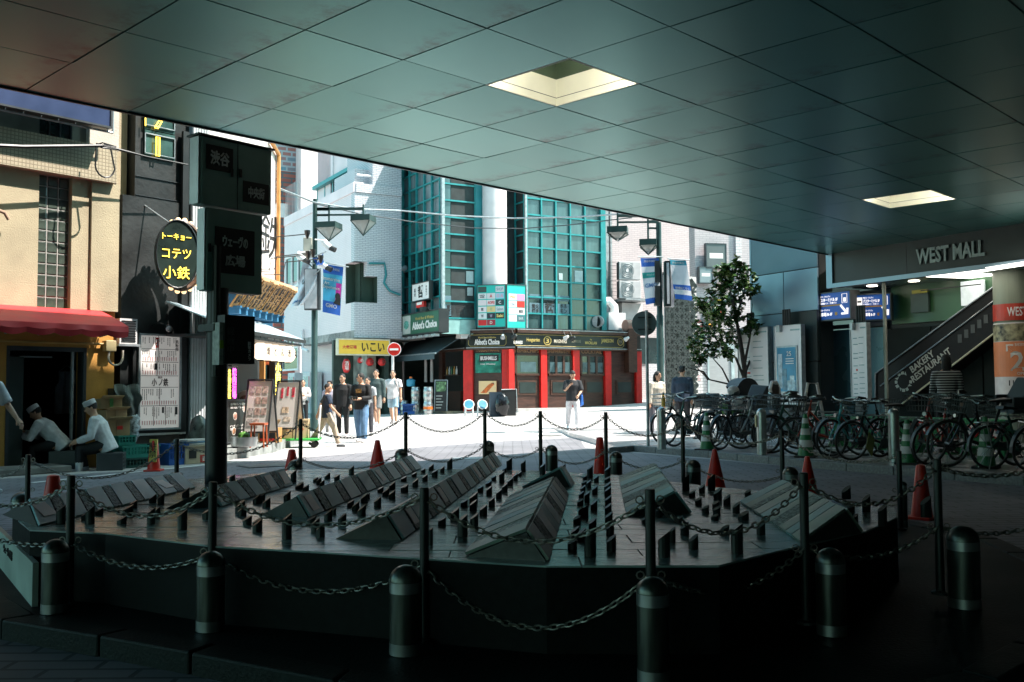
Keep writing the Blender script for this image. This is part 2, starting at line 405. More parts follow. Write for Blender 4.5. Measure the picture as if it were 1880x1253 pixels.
COFD = mat('coffer_shade_green', (.05, .08, .05), .6, noise=.1)  # shade in the upper part of the recess put into this dark colour
COFF = mat('coffer_cream', (.74, .73, .63), .45, noise=.05)
for h in hole:
    c = MB(); d = .3
    c.box(h[0], h[0] + .02, h[1], h[1] + DB, ZC, ZC + d); c.box(h[0] + DA - .02, h[0] + DA, h[1], h[1] + DB, ZC, ZC + d)
    c.box(h[0] + .02, h[0] + DA - .02, h[1], h[1] + .02, ZC, ZC + d); c.box(h[0] + .02, h[0] + DA - .02, h[1] + DB - .02, h[1] + DB, ZC, ZC + d)
    for (xa, xb, ya, yb) in ((h[0], h[0] + .02, h[1], h[1] + DB), (h[0] + DA - .02, h[0] + DA, h[1], h[1] + DB), (h[0] + .02, h[0] + DA - .02, h[1], h[1] + .02), (h[0] + .02, h[0] + DA - .02, h[1] + DB - .02, h[1] + DB)):
        k_ = MB(); k_.box(xa, xb, ya, yb, ZC + d, ZC + 1.3); k_.build('coffer_upper', COFD, ceil)
    k_ = MB(); k_.box(h[0], h[0] + DA, h[1], h[1] + DB, ZC + 1.3, ZC + 1.32); k_.build('coffer_top', COFD, ceil)
    co = c.build('coffer', COFF, ceil)
    k_ = MB(); k_.box(h[0] + DA - .024, h[0] + DA - .02, h[1] + .02, h[1] + DB - .024, ZC + .085, ZC + .091); k_.box(h[0] + .02, h[0] + DA - .02, h[1] + DB - .024, h[1] + DB - .02, ZC + .085, ZC + .091); k_.build('coffer_seam', DGREY, ceil)
    l = MB(); l.box(h[0] + .1, h[0] + DA - .1, h[1] + .05, h[1] + .08, ZC + .07, ZC + .1); l.box(h[0] + .05, h[0] + .08, h[1] + .1, h[1] + DB - .1, ZC + .1, ZC + .13)
    l.build('lamp_tube', mat('coffer_tube', (.9, .85, .6), .5, noise=0, emit=13, ecol=(1, .97, .86)), co)
# unseen building mass above the canopy, height and end shaped to shade the street
up = MB(); up.box(-22, 13.5, -10, BE - .6, ZC + .64, 14.4); up.box(13.5, 34, -10, BE - .6, ZC + .64, 6.2)
up.build('upper_shade_mass', DGREY, ceil)
# unseen dark wall added behind the camera to keep light out of the underpass
w = MB(); w.box(-22, 34, -9.6, -9.2, 0, ZC);   w.build('light_block_wall', mat('light_block_dark', (.03, .035, .035), .6), ceil)

# ---------------------------------------------------------------- monument apron and kerb
AP = [(-3.95, 7.5), (-3.6, 6.2), (-2.6, 5.02), (-1.96, 4.68), (-1.43, 4.38), (-.71, 3.95), (.2, 3.5), (1.0, 3.4), (1.9, 3.9), (2.8, 4.8), (3.5, 6.2), (3.7, 7.5), (3.2, 9.5), (2.2, 10.9), (.8, 11.6), (-.8, 11.6), (-2.4, 10.9), (-3.5, 9.4)]
APC = (-.1, 7.4)
def inset(poly, d, c=APC):
    out = []
    for x, y in poly:
        v = Vector((x - c[0], y - c[1])); l = v.length; v *= (l - d) / l; out.append((c[0] + v.x, c[1] + v.y))
    return out
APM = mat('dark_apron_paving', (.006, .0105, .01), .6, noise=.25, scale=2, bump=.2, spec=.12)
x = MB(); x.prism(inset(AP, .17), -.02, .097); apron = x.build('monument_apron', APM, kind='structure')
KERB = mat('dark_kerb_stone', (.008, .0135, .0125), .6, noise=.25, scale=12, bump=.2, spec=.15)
inn = inset(AP, .165)
for i in range(len(AP)):
    a, b = Vector(AP[i]), Vector(AP[(i + 1) % len(AP)]); c, d = Vector(inn[i]), Vector(inn[(i + 1) % len(AP)])
    n = max(1, round((b - a).length / .75))
    for k in range(n):
        g0, g1 = (k + .008) / n, (k + .992) / n; zt = .104 + random.uniform(-.002, .003)
        P = [a.lerp(b, g0), a.lerp(b, g1), d.lerp(c, 1 - g1), c.lerp(d, g0)]
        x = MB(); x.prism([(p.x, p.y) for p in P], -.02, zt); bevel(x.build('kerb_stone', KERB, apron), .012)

# ---------------------------------------------------------------- monument
ZM = .48
MP = [(-3.15, 6.2), (-2.73, 5.57), (-2.24, 5.42), (-1.49, 4.94), (-.905, 4.74), (-.41, 4.55), (.145, 4.34), (.9, 4.32), (1.27, 4.71), (1.91, 5.33), (2.3, 5.9), (2.48, 6.4), (2.05, 7.25), (1.56, 7.8), (1.02, 8.8), (.36, 9.35), (-.98, 9.75), (-2.05, 9.75), (-2.9, 8.7)]
mon = thing('monument', 'low granite monument with slanting striped ridges and rows of short cut pillars', 'monument', (0, 0, .097))
Z0 = -.097
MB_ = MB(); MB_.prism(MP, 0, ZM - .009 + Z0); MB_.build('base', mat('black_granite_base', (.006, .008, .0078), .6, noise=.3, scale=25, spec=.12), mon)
DECK = mat('wet_slate_deck', (.25, .36, .36), .15, noise=.22, scale=2.2, bump=.12, bscale=35, stretch=(.5, 2.5, 1))
DECK2 = mat('pale_slate_deck', (.33, .43, .43), .19, noise=.22, scale=2.4, bump=.12, bscale=35, stretch=(.5, 2.5, 1))
y0 = 4.3; row = 0
while y0 < 9.8:
    hgt = .2 if row % 3 else .27; xs = -3.3 + (row % 2) * .3
    while xs < 2.7:
        P = list(MP)
        for a, b, c in ((-1, 0, -(xs + .004)), (1, 0, xs + .896), (0, -1, -(y0 + .004)), (0, 1, y0 + hgt - .004)): P = clip_poly(P, a, b, c) if len(P) > 2 else []
        if len(P) > 2:
            ar = abs(sum(P[i][0] * P[(i + 1) % len(P)][1] - P[(i + 1) % len(P)][0] * P[i][1] for i in range(len(P)))) / 2
            if ar > .004:
                x = MB(); x.prism(P, ZM - .009 + Z0, ZM + Z0 + random.uniform(-.0015, .0015)); x.build('slab', DECK2 if random.random() < .3 else DECK, mon)
        xs += .9
    y0 += hgt; row += 1
SLATE = mat('blue_slate', (.22, .42, .45), .45, noise=.15, scale=3, bump=.08, spec=.25)
GRAN = mat('speckled_granite', (.26, .32, .305), .6, noise=.65, scale=55, bump=.15, spec=.2)
OLIVE = mat('greenish_slate', (.20, .28, .24), .42, noise=.2, scale=3, bump=.08, spec=.3)
RDARK = mat('ridge_granite', (.03, .036, .035), .4, noise=.3, scale=25)
PLATE = mat('pale_plate', (.5, .52, .5), .45, noise=.08)
def apex(px, py, p, q):   # on the picture ray, in the upright plane through p and q
    n = Vector((-(q - p).y, (q - p).x, 0)); d = ray(px, py); t = (p - CAM).dot(n) / d.dot(n); return CAM + d * t
def ridge(nl, na, nr, fl, fa, fr, faces='r', nst=12, mats=(SLATE, GRAN), plates=(), wid=(1, .5)):
    NL, NR = zp(*nl, ZM), zp(*nr, ZM); NA = apex(*na, NL, NR)
    FR_ = zp(*fr, ZM); FL = zp(*fl, ZM) if fl else FR_ + (NL - NR) * .85
    FA = apex(*fa, FL, FR_)
    FA.z = max(FA.z, ZM + .05); NA.z = max(NA.z, ZM + .05)
    off = Vector((0, 0, -.097)); NL, NA, NR, FL, FA, FR_ = [v + off for v in (NL, NA, NR, FL, FA, FR_)]
    dn = Vector((0, 0, -.005))
    x = MB(); x.add([NL + dn, NA + dn, NR + dn, FL + dn, FA + dn, FR_ + dn], [(0, 2, 1), (3, 4, 5), (0, 1, 4, 3), (1, 2, 5, 4), (2, 0, 3, 5)])
    r = x.build('wave_ridge', RDARK, mon)
    tot = sum(wid[i % len(wid)] for i in range(nst)); 
    for fc in faces:
        s = 0
        for i in range(nst):
            w = wid[i % len(wid)] / tot; t0, t1 = s + .004, s + w - .004; s += w
            B0_, B1_ = (NR, FR_) if fc == 'r' else (NL, FL)
            q = [B0_.lerp(B1_, t0), B0_.lerp(B1_, t1), NA.lerp(FA, t1), NA.lerp(FA, t0)]
            nrm = (q[1] - q[0]).cross(q[3] - q[0]).normalized()
            if nrm.z < 0: q.reverse(); nrm = -nrm
            q = [v + nrm * (.012 + random.uniform(0, .004)) for v in q]
            y = MB(); y.slab(q, .014); y.build('panel', mats[i % len(mats)], r)
            if fc == 'r' and i in plates:
                c = sum(q, Vector()) / 4; ex = (B1_ - B0_).normalized(); ey = nrm.cross(ex)
                a = .07; c += nrm * .004
                y = MB(); y.slab([c - ex * a - ey * .055, c + ex * a - ey * .055, c + ex * a + ey * .055, c - ex * a + ey * .055], .004)
                y.build('name_plate', PLATE, r)
    return r
ridge((4, 944), (50, 919), (69, 967), None, (329, 870), (358, 897), nst=13, plates=(0, 10))
ridge((300, 935), (373, 899), (405, 931), None, (519, 862), (536, 891), nst=9, plates=(0, 6, 8))
ridge((476, 946), (543, 911), (566, 951), None, (754, 837), (773, 860), nst=15, plates=(0, 8, 12))
ridge((612, 990), (707, 944), (737, 992), None, (905, 831), (921, 854), nst=19, plates=(1, 5, 12, 16))
ridge((855, 1021), (966, 976), (1003, 1031), (938, 912), (1018, 877), (1042, 909), 'lr', 10, (OLIVE, GRAN, OLIVE, SLATE), wid=(1, .8))
ridge((960, 896), (1027, 861), (1047, 895), (990, 886), (1034, 858), (1053, 888), 'lr', 2, (SLATE, OLIVE), wid=(1,))
ridge((1152, 948.5), (1239, 905), (1267, 943), (1137, 877), (1201, 853), (1222, 880), 'lr', 9, (SLATE, OLIVE, GRAN), wid=(1, .7))
ridge((1472, 997), (1554, 938), (1582, 978), (1359, 923), (1437, 884), (1462, 910), 'lr', 10, (OLIVE, SLATE, OLIVE, GRAN), wid=(1, .7, .8))
# cut pillars: (x, base y, top y, width) in crops of the photograph
Z1 = [(322,395,292,55),(480,395,295,58),(455,375,330,42),(533,345,305,48),(690,345,290,60),(655,395,350,58),(720,310,265,45),(815,395,305,50),(850,365,300,36),(825,280,230,45),(870,290,228,40),(985,425,315,58),(1005,250,195,45),(1120,370,310,60),(1148,395,345,40),(1300,340,265,60),(1340,395,350,55),(1395,425,360,60),(1400,280,235,50)]
Z2 = [(250,555,495,70),(262,620,535,75),(375,525,450,65),(425,500,445,40),(450,552,475,68),(300,690,620,75),(377,738,645,80),(605,800,600,85),(610,500,425,60),(830,360,320,45),(855,380,320,45),(880,388,340,40),(920,338,285,48),(993,348,300,48),(1105,305,232,45),(705,415,360,70),(755,430,378,52),(660,360,265,50),
 (795,690,620,78),(825,740,635,75),(865,785,675,75),(925,655,565,72),(970,612,555,40),(1032,698,597,72),(1098,550,495,60),(1138,585,505,62),(1183,620,532,70),(1203,520,445,60),(1235,488,440,30),(1305,550,470,62),(1328,440,392,52),(1370,468,400,60),(1417,490,418,55),(1418,418,352,55),(1510,440,375,60),(1508,355,312,50),(1597,395,330,48),(1588,318,282,42),(1670,355,295,45),(1655,285,250,38),(1720,270,220,40),
 (190,350,297,50)]
Z3 = [(15,525,458,50),(83,402,365,42),(92,482,415,48),(153,370,335,38),(168,438,380,45),(213,355,303,40),(242,402,345,52),(300,370,318,38),(357,342,253,45),
 (208,930,790,45),(297,780,710,68),(395,738,637,75),(455,865,690,85),(545,780,680,70),(468,635,575,58),(537,665,578,62),(615,700,613,65),(540,600,518,70),(593,522,470,48),(660,545,470,50),(680,635,553,55),(655,475,430,55),(695,432,390,42),(735,572,495,50),(757,452,355,45),(780,522,450,48),(822,472,405,50),(863,432,372,38),(895,397,355,35),(778,365,330,35),(815,350,250,48),(922,365,272,42),(1070,385,297,48),(1228,390,298,44),
 (1435,412,312,50),(1483,447,388,42),(1395,425,388,40),(1390,468,430,45),(1425,492,425,40),(1472,538,468,48),(1380,515,465,45),(1368,565,510,45),(1412,597,515,45),(1360,625,570,55),(1465,660,578,58),(1385,715,625,85),(1335,770,700,65),(1455,815,718,65),(1320,860,782,70),(1370,890,795,75),(1300,965,880,80),(1438,1020,815,98),(1570,410,320,50),(1568,450,400,50),(1570,520,440,58),(1572,565,475,56),(1575,625,545,55),(1575,690,605,58),(1580,768,672,65),(1590,858,755,68),(1600,975,848,80)]
Z4 = [(862,475,360,58),(1048,470,355,60),(907,525,475,50),(978,495,430,48),(1093,548,455,68),(952,580,525,55),(1158,580,505,58),(1225,640,560,58),(1003,640,583,58),(1078,610,550,55),(1085,655,590,60),(1070,690,645,60),(1308,520,470,52),(1280,690,625,85),(1145,795,725,70),(855,800,705,70),(1235,930,715,95),(1405,795,700,70),(708,960,770,95),(765,850,740,50),(918,900,792,78),(810,710,660,70),(665,670,590,50),(560,715,665,40)]
Z5 = [(465,410,335,55),(490,480,440,45),(510,540,490,40),(665,560,440,55),(575,480,385,50),(905,510,395,65)]
PIL = mat('dark_pillar_steel', (.02, .026, .026), .35, .5, noise=.2); PTOP = mat('pillar_lit_face', (.35, .38, .37), .3, .5)  # light on some of the cut faces put into a paler colour
for lst, s, ox, oy in ((Z1, 2.9625, 0, 830), (Z2, 4.176, 380, 800), (Z3, 4.176, 740, 780), (Z4, 3.916, 1040, 780), (Z5, 2.983, 1400, 780), ):
    for cx, yb, yt, w in lst:
        P = zp(ox + cx / s, oy + yb / s, ZM)
        ppm = FPX / P.y; r = w / s / ppm / 2 * .92; h = (yb - yt) / s / ppm
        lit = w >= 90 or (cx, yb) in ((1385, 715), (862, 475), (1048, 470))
        n = 12; top = []; bot = []
        hl = h - 2 * r * (.75 if h > 2.4 * r else .5)
        for k in range(n):
            a = 2 * math.pi * k / n; x_, y_ = r * math.cos(a), r * math.sin(a) * .7
            t = (x_ / r + 1) / 2
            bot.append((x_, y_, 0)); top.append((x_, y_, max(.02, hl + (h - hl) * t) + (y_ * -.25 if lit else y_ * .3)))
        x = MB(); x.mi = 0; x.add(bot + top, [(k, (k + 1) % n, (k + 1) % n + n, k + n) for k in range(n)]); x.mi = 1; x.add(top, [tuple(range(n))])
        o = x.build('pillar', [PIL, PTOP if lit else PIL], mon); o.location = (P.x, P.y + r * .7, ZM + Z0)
# left panel: pale plaque and hatch on the monument wall
n2 = (Vector((-1.49, 4.94, 0)) - Vector((-2.24, 5.42, 0)))
fm = Fr((-2.24, 5.45), math.degrees(math.atan2(n2.x, n2.y)))
fl = Fr((-3.15, 6.22), math.degrees(math.atan2(.42, -.63)))
def onmon(fr, nm, x0, y0_, x1, y1_, m_, off=-.02, th=.02):
    (ua, za), (ub, zb) = fr.uz(x0, y0_, off), fr.uz(x1, y1_, off); v = MB()
    v.hexa([fr.W(ua, off, zb) - Vector((0, 0, .097)), fr.W(ub, off, zb) - Vector((0, 0, .097)), fr.W(ub, off + th, zb) - Vector((0, 0, .097)), fr.W(ua, off + th, zb) - Vector((0, 0, .097))],
           [fr.W(ua, off, za) - Vector((0, 0, .097)), fr.W(ub, off, za) - Vector((0, 0, .097)), fr.W(ub, off + th, za) - Vector((0, 0, .097)), fr.W(ua, off + th, za) - Vector((0, 0, .097))])
    return v.build(nm, m_, mon)
HATCH = mat('dull_green_steel', (.13, .18, .16), .45, .2, noise=.2)
onmon(fm, 'hatch_frame', 145, 1010, 182, 1076, DGREY, -.015, .02); onmon(fm, 'hatch_door', 148, 1013, 179, 1073, HATCH, -.025, .02)
onmon(fl, 'name_plaque', -40, 996, 60, 1034, mat('pale_green_plaque', (.36, .44, .40), .5), -.03, .03)
tt = thing('tmp', '', '', fl.W(0, 0, 0), fl.rot); u_, z_ = fl.uz(14, 1014, -.034)
lt = text('ウェーヴの広場', None, INK, u_ + .0, -.034, z_, .055, .42); lt.parent = mon; lt.matrix_local = Matrix.Translation((0, 0, -.097)) @ (Matrix.Translation(fl.O) @ Matrix.Rotation(fl.rot, 4, 'Z'))
bpy.data.objects.remove(tt)

# ---------------------------------------------------------------- chain fence round the monument
def post(px, ytop, d, h, label, row, z=.1, r=.022, yb=None):
    p = yp(px, ytop, d); zt = p.z
    zb = max(.104, zt - h); pb = Vector((p.x, p.y, zb))
    t = thing('fence_post', label, 'fence post', pb, 0, 'dark posts of the chain fence round the monument')
    x = MB(); x.lathe([(r, 0), (r, zt - zb - .004), (r * .8, zt - zb)], 12); x.build('post', DARK, t, smooth=True)
    x = MB(); x.lathe([(r * 2.2, 0), (r * 2.2, .012), (r * 1.05, .02)], 12); x.build('foot_plate', DARK, t)
    for zz in (zt - zb - .045, (zt - zb) * .5):
        for sg in (-1, 1):
            x = MB(); x.path([(sg * (r + .022 + .016 * math.cos(a)), 0, zz + .016 * math.sin(a)) for a in [k * math.pi / 4 for k in range(8)]], .0035, 5, closed=True); x.build('chain_ring', CHAINM, t)
    return Vector((p.x, p.y, zt)), zb
NEAR = [(52, 835, 8.2), (131, 873, 5.35), (391, 885, 4.95), (779, 895, 4.55), (1193, 898, 4.15), (1475, 868, 4.75), (1720, 843, 5.3), (1960, 820, 5.6)]
FARP = [(-60, 815, 9.3), (52, 835, 8.6), (325, 806, 9.6), (552, 770, 10.6), (745, 757, 11.2), (890, 751, 11.5), (992, 755, 11.3), (1112, 757, 11.0), (1253, 770, 10.2), (1435, 790, 9.2), (1650, 828, 8.0), (1720, 846, 5.6)]
nearp = []; farp = []
for i, (px, py, d) in enumerate(NEAR[1:]):
    nearp.append(post(px, py, d, .72, f'{ORD[i]} dark post from the left in the near row of the chain fence', 'n')[0])
for i, (px, py, d) in enumerate(FARP[:-1]):
    farp.append(post(px, py, d, .86, f'{ORD[i]} dark post from the left in the far row of the chain fence', 'f')[0])
def chain(p0, p1, sag, label, group='chains slung between the fence posts', L=.05):
    p0, p1 = Vector(p0), Vector(p1); c = (p1 - p0); n = 60
    pts = [p0.lerp(p1, k / n) - Vector((0, 0, sag * 4 * (k / n) * (1 - k / n))) for k in range(n + 1)]
    ln_ = [0]
    for k in range(n): ln_.append(ln_[-1] + (pts[k + 1] - pts[k]).length)
    tot = ln_[-1]; m_ = max(4, int(tot / (L * .74))); x = MB(); o = p0.copy()
    def at(s):
        for k in range(n):
            if ln_[k + 1] >= s: return pts[k].lerp(pts[k + 1], (s - ln_[k]) / (ln_[k + 1] - ln_[k]))
        return pts[-1]
    for i in range(m_):
        a = at(tot * i / m_); b = at(tot * (i + 1) / m_); t = (b - a).normalized(); cc = (a + b) / 2
        sd = t.cross(Vector((0, 0, 1)));  sd = sd.normalized() if sd.length > .01 else Vector((1, 0, 0)); up_ = sd.cross(t)
        tw = .6 if i % 2 else -.75; sd = sd * math.cos(tw) + up_ * math.sin(tw)
        hl, hw = L * .5, L * .27
        ring = [cc + t * (hl * math.cos(q)) * (1 if abs(math.cos(q)) > .5 else 1.1) + sd * (hw * math.sin(q)) - o for q in [k * math.pi / 4 for k in range(8)]]
        x.path(ring, L * .085, 5, closed=True)
    ob = x.build('chain', CHAINM, smooth=True); ob.location = o; return tag(ob, label, 'chain', group)
dn = Vector((0, 0, -.045))
def lowr(p, zb): return Vector((p.x, p.y, zb))
chain(yp(-120, 862, 6.1), nearp[0] + dn, .17, 'upper chain running left out of the frame from the first near post')
for i in range(len(nearp) - 1):
    a, b = nearp[i], nearp[i + 1]; sg = (b - a).length
    chain(a + dn, b + dn, [.15, .15, .19, .19, .15, .08][i], f'upper chain between the {ORD[i]} and {ORD[i+1]} near fence posts')
    chain(a - Vector((0, 0, .36)), b - Vector((0, 0, .36)), [.1, .15, .25, .13, .1, .08][i], f'lower chain between the {ORD[i]} and {ORD[i+1]} near fence posts')
chain(nearp[0] - Vector((.75, -.45, .37)), nearp[0] - Vector((0, 0, .36)), .04, 'lower chain leaving the first near post towards the frame edge')
for i in range(len(farp) - 1):
    a, b = farp[i], farp[i + 1]
    chain(a + dn, b + dn, [.2, .24, .2, .2, .2, .14, .16, .17, .14, .13][i], f'upper chain between the {ORD[i]} and {ORD[i+1]} far fence posts')
    if i > 0: chain(a - Vector((0, 0, .43)), b - Vector((0, 0, .43)), [.2, .2, .17, .16, .16, .12, .16, .14, .12, .12][i], f'lower chain between the {ORD[i]} and {ORD[i+1]} far fence posts')

# ---------------------------------------------------------------- dome bollards round the monument
BOL = mat('brushed_bollard_steel', (.09, .10, .09), .34, .85, noise=.3, scale=5, stretch=(6, 6, .6))
def bollard(px, ybase, ytop, d, label, r, hz=None):
    p = yp(px, ybase, d); zb = .1; p.z = zb; ztop = yp(px, ytop, d).z; h = ztop - zb
    t = thing('dome_bollard', label, 'bollard', (p.x, p.y, zb), random.uniform(0, 3), 'low dome bollards round the monument')
    x = MB(); x.lathe([(r, .05), (r, h - r * .95)], 20); x.build('body', BOL, t, smooth=True)
    x = MB(); x.lathe([(r * 1.015, h - r * .95)] + [(r * 1.015 * math.cos(k * math.pi / 14), h - r * .95 + r * .95 * math.sin(k * math.pi / 14)) for k in range(1, 7)] + [(.002, h)], 20); x.build('dome', BOL, t, smooth=True)
    x = MB(); x.lathe([(r * 1.02, 0), (r * 1.02, .05)], 20); x.build('foot_ring', STEEL, t, smooth=True)
    x = MB(); x.lathe([(r * 1.012, h - r * .95 - .05), (r * 1.012, h - r * .95 - .004)], 20); x.build('collar', STEEL, t, smooth=True)
for a in ((100, 1117, 990, 5.2, 'dome bollard with a pale sticker, beside the monument hatch', .067), (386, 1150, 1012, 4.8, 'dome bollard in front of the second near fence post', .067), (745, 1192, 1037, 4.36, 'dome bollard in front of the third near fence post', .072), (1200, 1240, 1059, 3.92, 'nearest dome bollard, in front of the fourth near fence post', .064),
          (1527, 1160, 1006, 4.65, 'dim dome bollard in shade near the fifth near fence post', .068), (1771, 1100, 965, 5.2, 'dim dome bollard in deep shade by the sixth near post', .08)): bollard(*a)
for a in ((38, 925, 904, 9.1, 'dome bollard at the far end of the leftmost striped ridge', .085), (542, 900, 844, 10.6, 'dome bollard beside the cone near the green cart', .08), (737, 900, 824, 11.2, 'dome bollard behind the upper end of the third ridge', .075), (897, 880, 809, 11.6, 'dome bollard hidden partly by the fence post above the fourth ridge', .07),
          (1013, 880, 817, 11.2, 'dome bollard behind the short middle ridge', .07), (1131, 890, 829, 10.8, 'dome bollard right beside the slim covered cone', .072), (1273, 900, 844, 9.9, 'dome bollard between the far post and the cone by the kerb', .076), (1452, 900, 857, 9.0, 'dome bollard behind the broad striped ridge, at its upper end', .07), (1660, 960, 884, 8.2, 'small dome bollard in shade behind the last far post', .03)): bollard(*a)
def pb(fr, x, px0, px1, yt, yb, y0, y1, pr=None):
    pr = px0 if pr is None else pr
    return x.box(fr.u(px0, y0, (yt + yb) / 2), fr.u(px1, y0, (yt + yb) / 2), y0, y1, fr.z(pr, yb, y0), fr.z(pr, yt, y0))
def pbo(fr, parent, name, m_, px0, px1, yt, yb, y0, y1, pr=None, **k):
    x = MB(); pb(fr, x, px0, px1, yt, yb, y0, y1, pr); return x.build(name, m_, parent, **k)
def signbox(fr, name, label, cat, px0, px1, yt, yb, y0, y1, m_, fm=None, group=None, pr=None, border=0):
    """a signboard thing with its origin at the middle of its front face; returns (thing, width, height)"""
    pr = px0 if pr is None else pr
    u0_, u1_ = fr.u(px0, y0, (yt + yb) / 2), fr.u(px1, y0, (yt + yb) / 2); z0_, z1_ = fr.z(pr, yb, y0), fr.z(pr, yt, y0)
    t = fr.thing(name, label, cat, (u0_ + u1_) / 2, y0, (z0_ + z1_) / 2, group); w, h = u1_ - u0_, z1_ - z0_
    x = MB(); x.box(-w / 2, w / 2, 0, y1 - y0, -h / 2, h / 2); x.build('panel', m_, t)
    if fm:
        b = border or .03; x = MB()
        x.box(-w / 2 - b, -w / 2, -.02, y1 - y0, -h / 2 - b, h / 2 + b); x.box(w / 2, w / 2 + b, -.02, y1 - y0, -h / 2 - b, h / 2 + b)
        x.box(-w / 2, w / 2, -.02, y1 - y0, h / 2, h / 2 + b); x.box(-w / 2, w / 2, -.02, y1 - y0, -h / 2 - b, -h / 2); x.build('frame', fm, t)
    return t, w, h
def flat(parent, name, m_, x0, x1, z0, z1, y=-.004, th=.004):
    x = MB(); x.box(x0, x1, y, y + th, z0, z1); return x.build(name, m_, parent)
def disc(parent, name, m_, cx_, cz_, rx, rz=None, y=-.004, n=20, th=.006):
    rz = rz or rx; x = MB(); P = [(cx_ + rx * math.cos(-2 * math.pi * k / n), cz_ + rz * math.sin(-2 * math.pi * k / n)) for k in range(n)]
    x.add([(a, y, b) for a, b in P] + [(a, y + th, b) for a, b in P], [tuple(reversed(range(n)))[::-1], tuple(range(2 * n - 1, n - 1, -1))] + [(k, k + n, (k + 1) % n + n, (k + 1) % n) for k in range(n)])
    return x.build(name, m_, parent)

# ================================================================ beige corner building on the left
BEIGE = mat('beige_render', (.40, .345, .225), .8, noise=.12, scale=1.5, bump=.35, bscale=45)
OCHRE = mat('ochre_render', (.50, .25, .05), .75, noise=.22, scale=1.6, bump=.2, bscale=40)
TILEB = brickmat('small_beige_tiles', (.48, .42, .29), (.43, .375, .26), (.26, .22, .15), .06, .06, .008, .4, .45, 'xz', 0)
GREYW = mat('grey_weathered_render', (.16, .17, .15), .8, noise=.3, scale=1.5)
FL = Fr(gp(140, 860), 40.0)
Bd = FL.thing('corner_restaurant', 'beige rendered building with a red awning over a dark kitchen doorway', 'building', 0, 0, 0)
U0, UR = FL.u(-60), FL.u(212); UD0, UD1 = FL.u(11), FL.u(158)
zA = FL.z(210, 573); zB = FL.z(209, 340); zBt = FL.z(164, 268); zL = FL.z(190, 640)
ug0, ug1 = FL.u(70, 0, 450), FL.u(131, 0, 450)
x = MB(); x.box(U0, ug0, 0, .3, zA, zB); x.box(ug1, FL.u(161), .0, .3, zA, zB); x.box(FL.u(161), UR, -.05, .3, zA, zB); x.build('upper_wall', BEIGE, Bd)
x = MB(); x.box(U0, FL.u(206, 0, 300), -.16, .3, zB + .003, zBt); x.build('tile_band', TILEB, Bd)
x = MB(); x.box(U0, FL.u(72, .1, 230), .1, .4, zBt, 13); x.box(FL.u(133, .1, 230), FL.u(164, .1, 230), .1, .4, zBt, 13); x.build('recessed_wall', GREYW, Bd)
x = MB(); x.box(FL.u(164, 0, 230), UR, 0, .4, zBt, 13); x.build('upper_pier', mat('pale_render', (.5, .46, .4), .8, noise=.1, bump=.3, bscale=40), Bd)
w_ = pbo(FL, Bd, 'upper_window', GLASSD, 72, 133, 180, 262, .16, .2)
for px in (72, 92, 112, 132):
    x = MB(); pb(FL, x, px - 1, px + 1, 180, 262, .12, .17); x.build('mullion', DGREY, w_)
x = MB(); x.box(-9.5, U0 - .04, .1, 8, 0, 12); nbd = FL.thing('added_grey_block', 'plain dark grey building added out of frame to darken the ceiling reflection', 'building', 0, 0, 0); x.build('wall', mat('dark_grey_wall', (.06, .065, .065), .7, noise=.2), nbd)  # unseen block added to keep warm colour out of the ceiling reflection
for k in range(3): x = MB(); x.box(-9 + k * 1.6, -7.8 + k * 1.6, .04, .1, .1, 2.4); x.build('shutter', DGREY, nbd)
# glass block window
gw = MB(); gw.box(ug0, ug1, .2, .25, zA, zB); gwo = gw.build('block_window', BLK, Bd)
nb = 12; dw = (ug1 - ug0) / 3; dh = (zB - zA) / nb
gm = MB(); gm.box(-dw / 2 + .012, dw / 2 - .012, -.03, .05, -dh / 2 + .012, dh / 2 - .012)
GB = mat('glass_block', (.055, .075, .06), .12, noise=.5, scale=2.0, spec=.8, bump=.3, bscale=9); gme = gm.mesh('glass_block', GB)
for i in range(3):
    for j in range(nb):
        o = link('glass_block', gme, gwo); o.location = (ug0 + (i + .5) * dw, .13, zA + (j + .5) * dh); bevel(o, .012)
JOINT = mat('pale_joint', (.36, .36, .33), .7, noise=.1)
x = MB()
for i in range(4): x.box(ug0 + i * dw - .008, ug0 + i * dw + .008, .105, .19, zA, zB)
for j in range(nb + 1): x.box(ug0, ug1, .11, .19, zA + j * dh - .008, zA + j * dh + .008)
x.build('joint_grid', JOINT, gwo)
# ground floor
x = MB(); x.box(U0, UD0, 0, .35, 0, zL); x.box(UD1, FL.u(209), 0, .35, 0, zL); x.box(U0, FL.u(209), .001, .35, zL, zA); x.build('ground_floor_wall', OCHRE, Bd)
ROOM = mat('dark_room', (.02, .024, .022), .7, noise=.2)
x = MB(); x.box(UD0 - .5, UD1 + .5, 3, 3.1, 0, zL); x.box(UD0 - .5, UD0 - .4, .35, 3, 0, zL); x.box(UD1 + .4, UD1 + .5, .35, 3, 0, zL); x.box(UD0 - .5, UD1 + .5, .35, 3.1, zL, zL + .08); x.build('kitchen_room', ROOM, Bd)
x = MB(); x.box(UD0, UD0 + .05, -.01, .2, 0, zL); x.box(UD1 - .05, UD1, -.01, .2, 0, zL); x.box(UD0, UD1, -.01, .2, zL - .07, zL); x.build('door_frame', DGREY, Bd)
pbo(FL, Bd, 'door', mat('dark_green_door', (.03, .05, .045), .5), 14, 42, 655, 858, .25, .3)
x = MB(); x.box(FL.u(134), FL.u(138), .05, .1, 0, zL - .05); x.build('steel_jamb', GALV, Bd)
x = MB(); x.box(FL.u(-80), FL.u(95), -.75, -.02, 0, .11); bevel(x.build('step', CONC, Bd), .02)
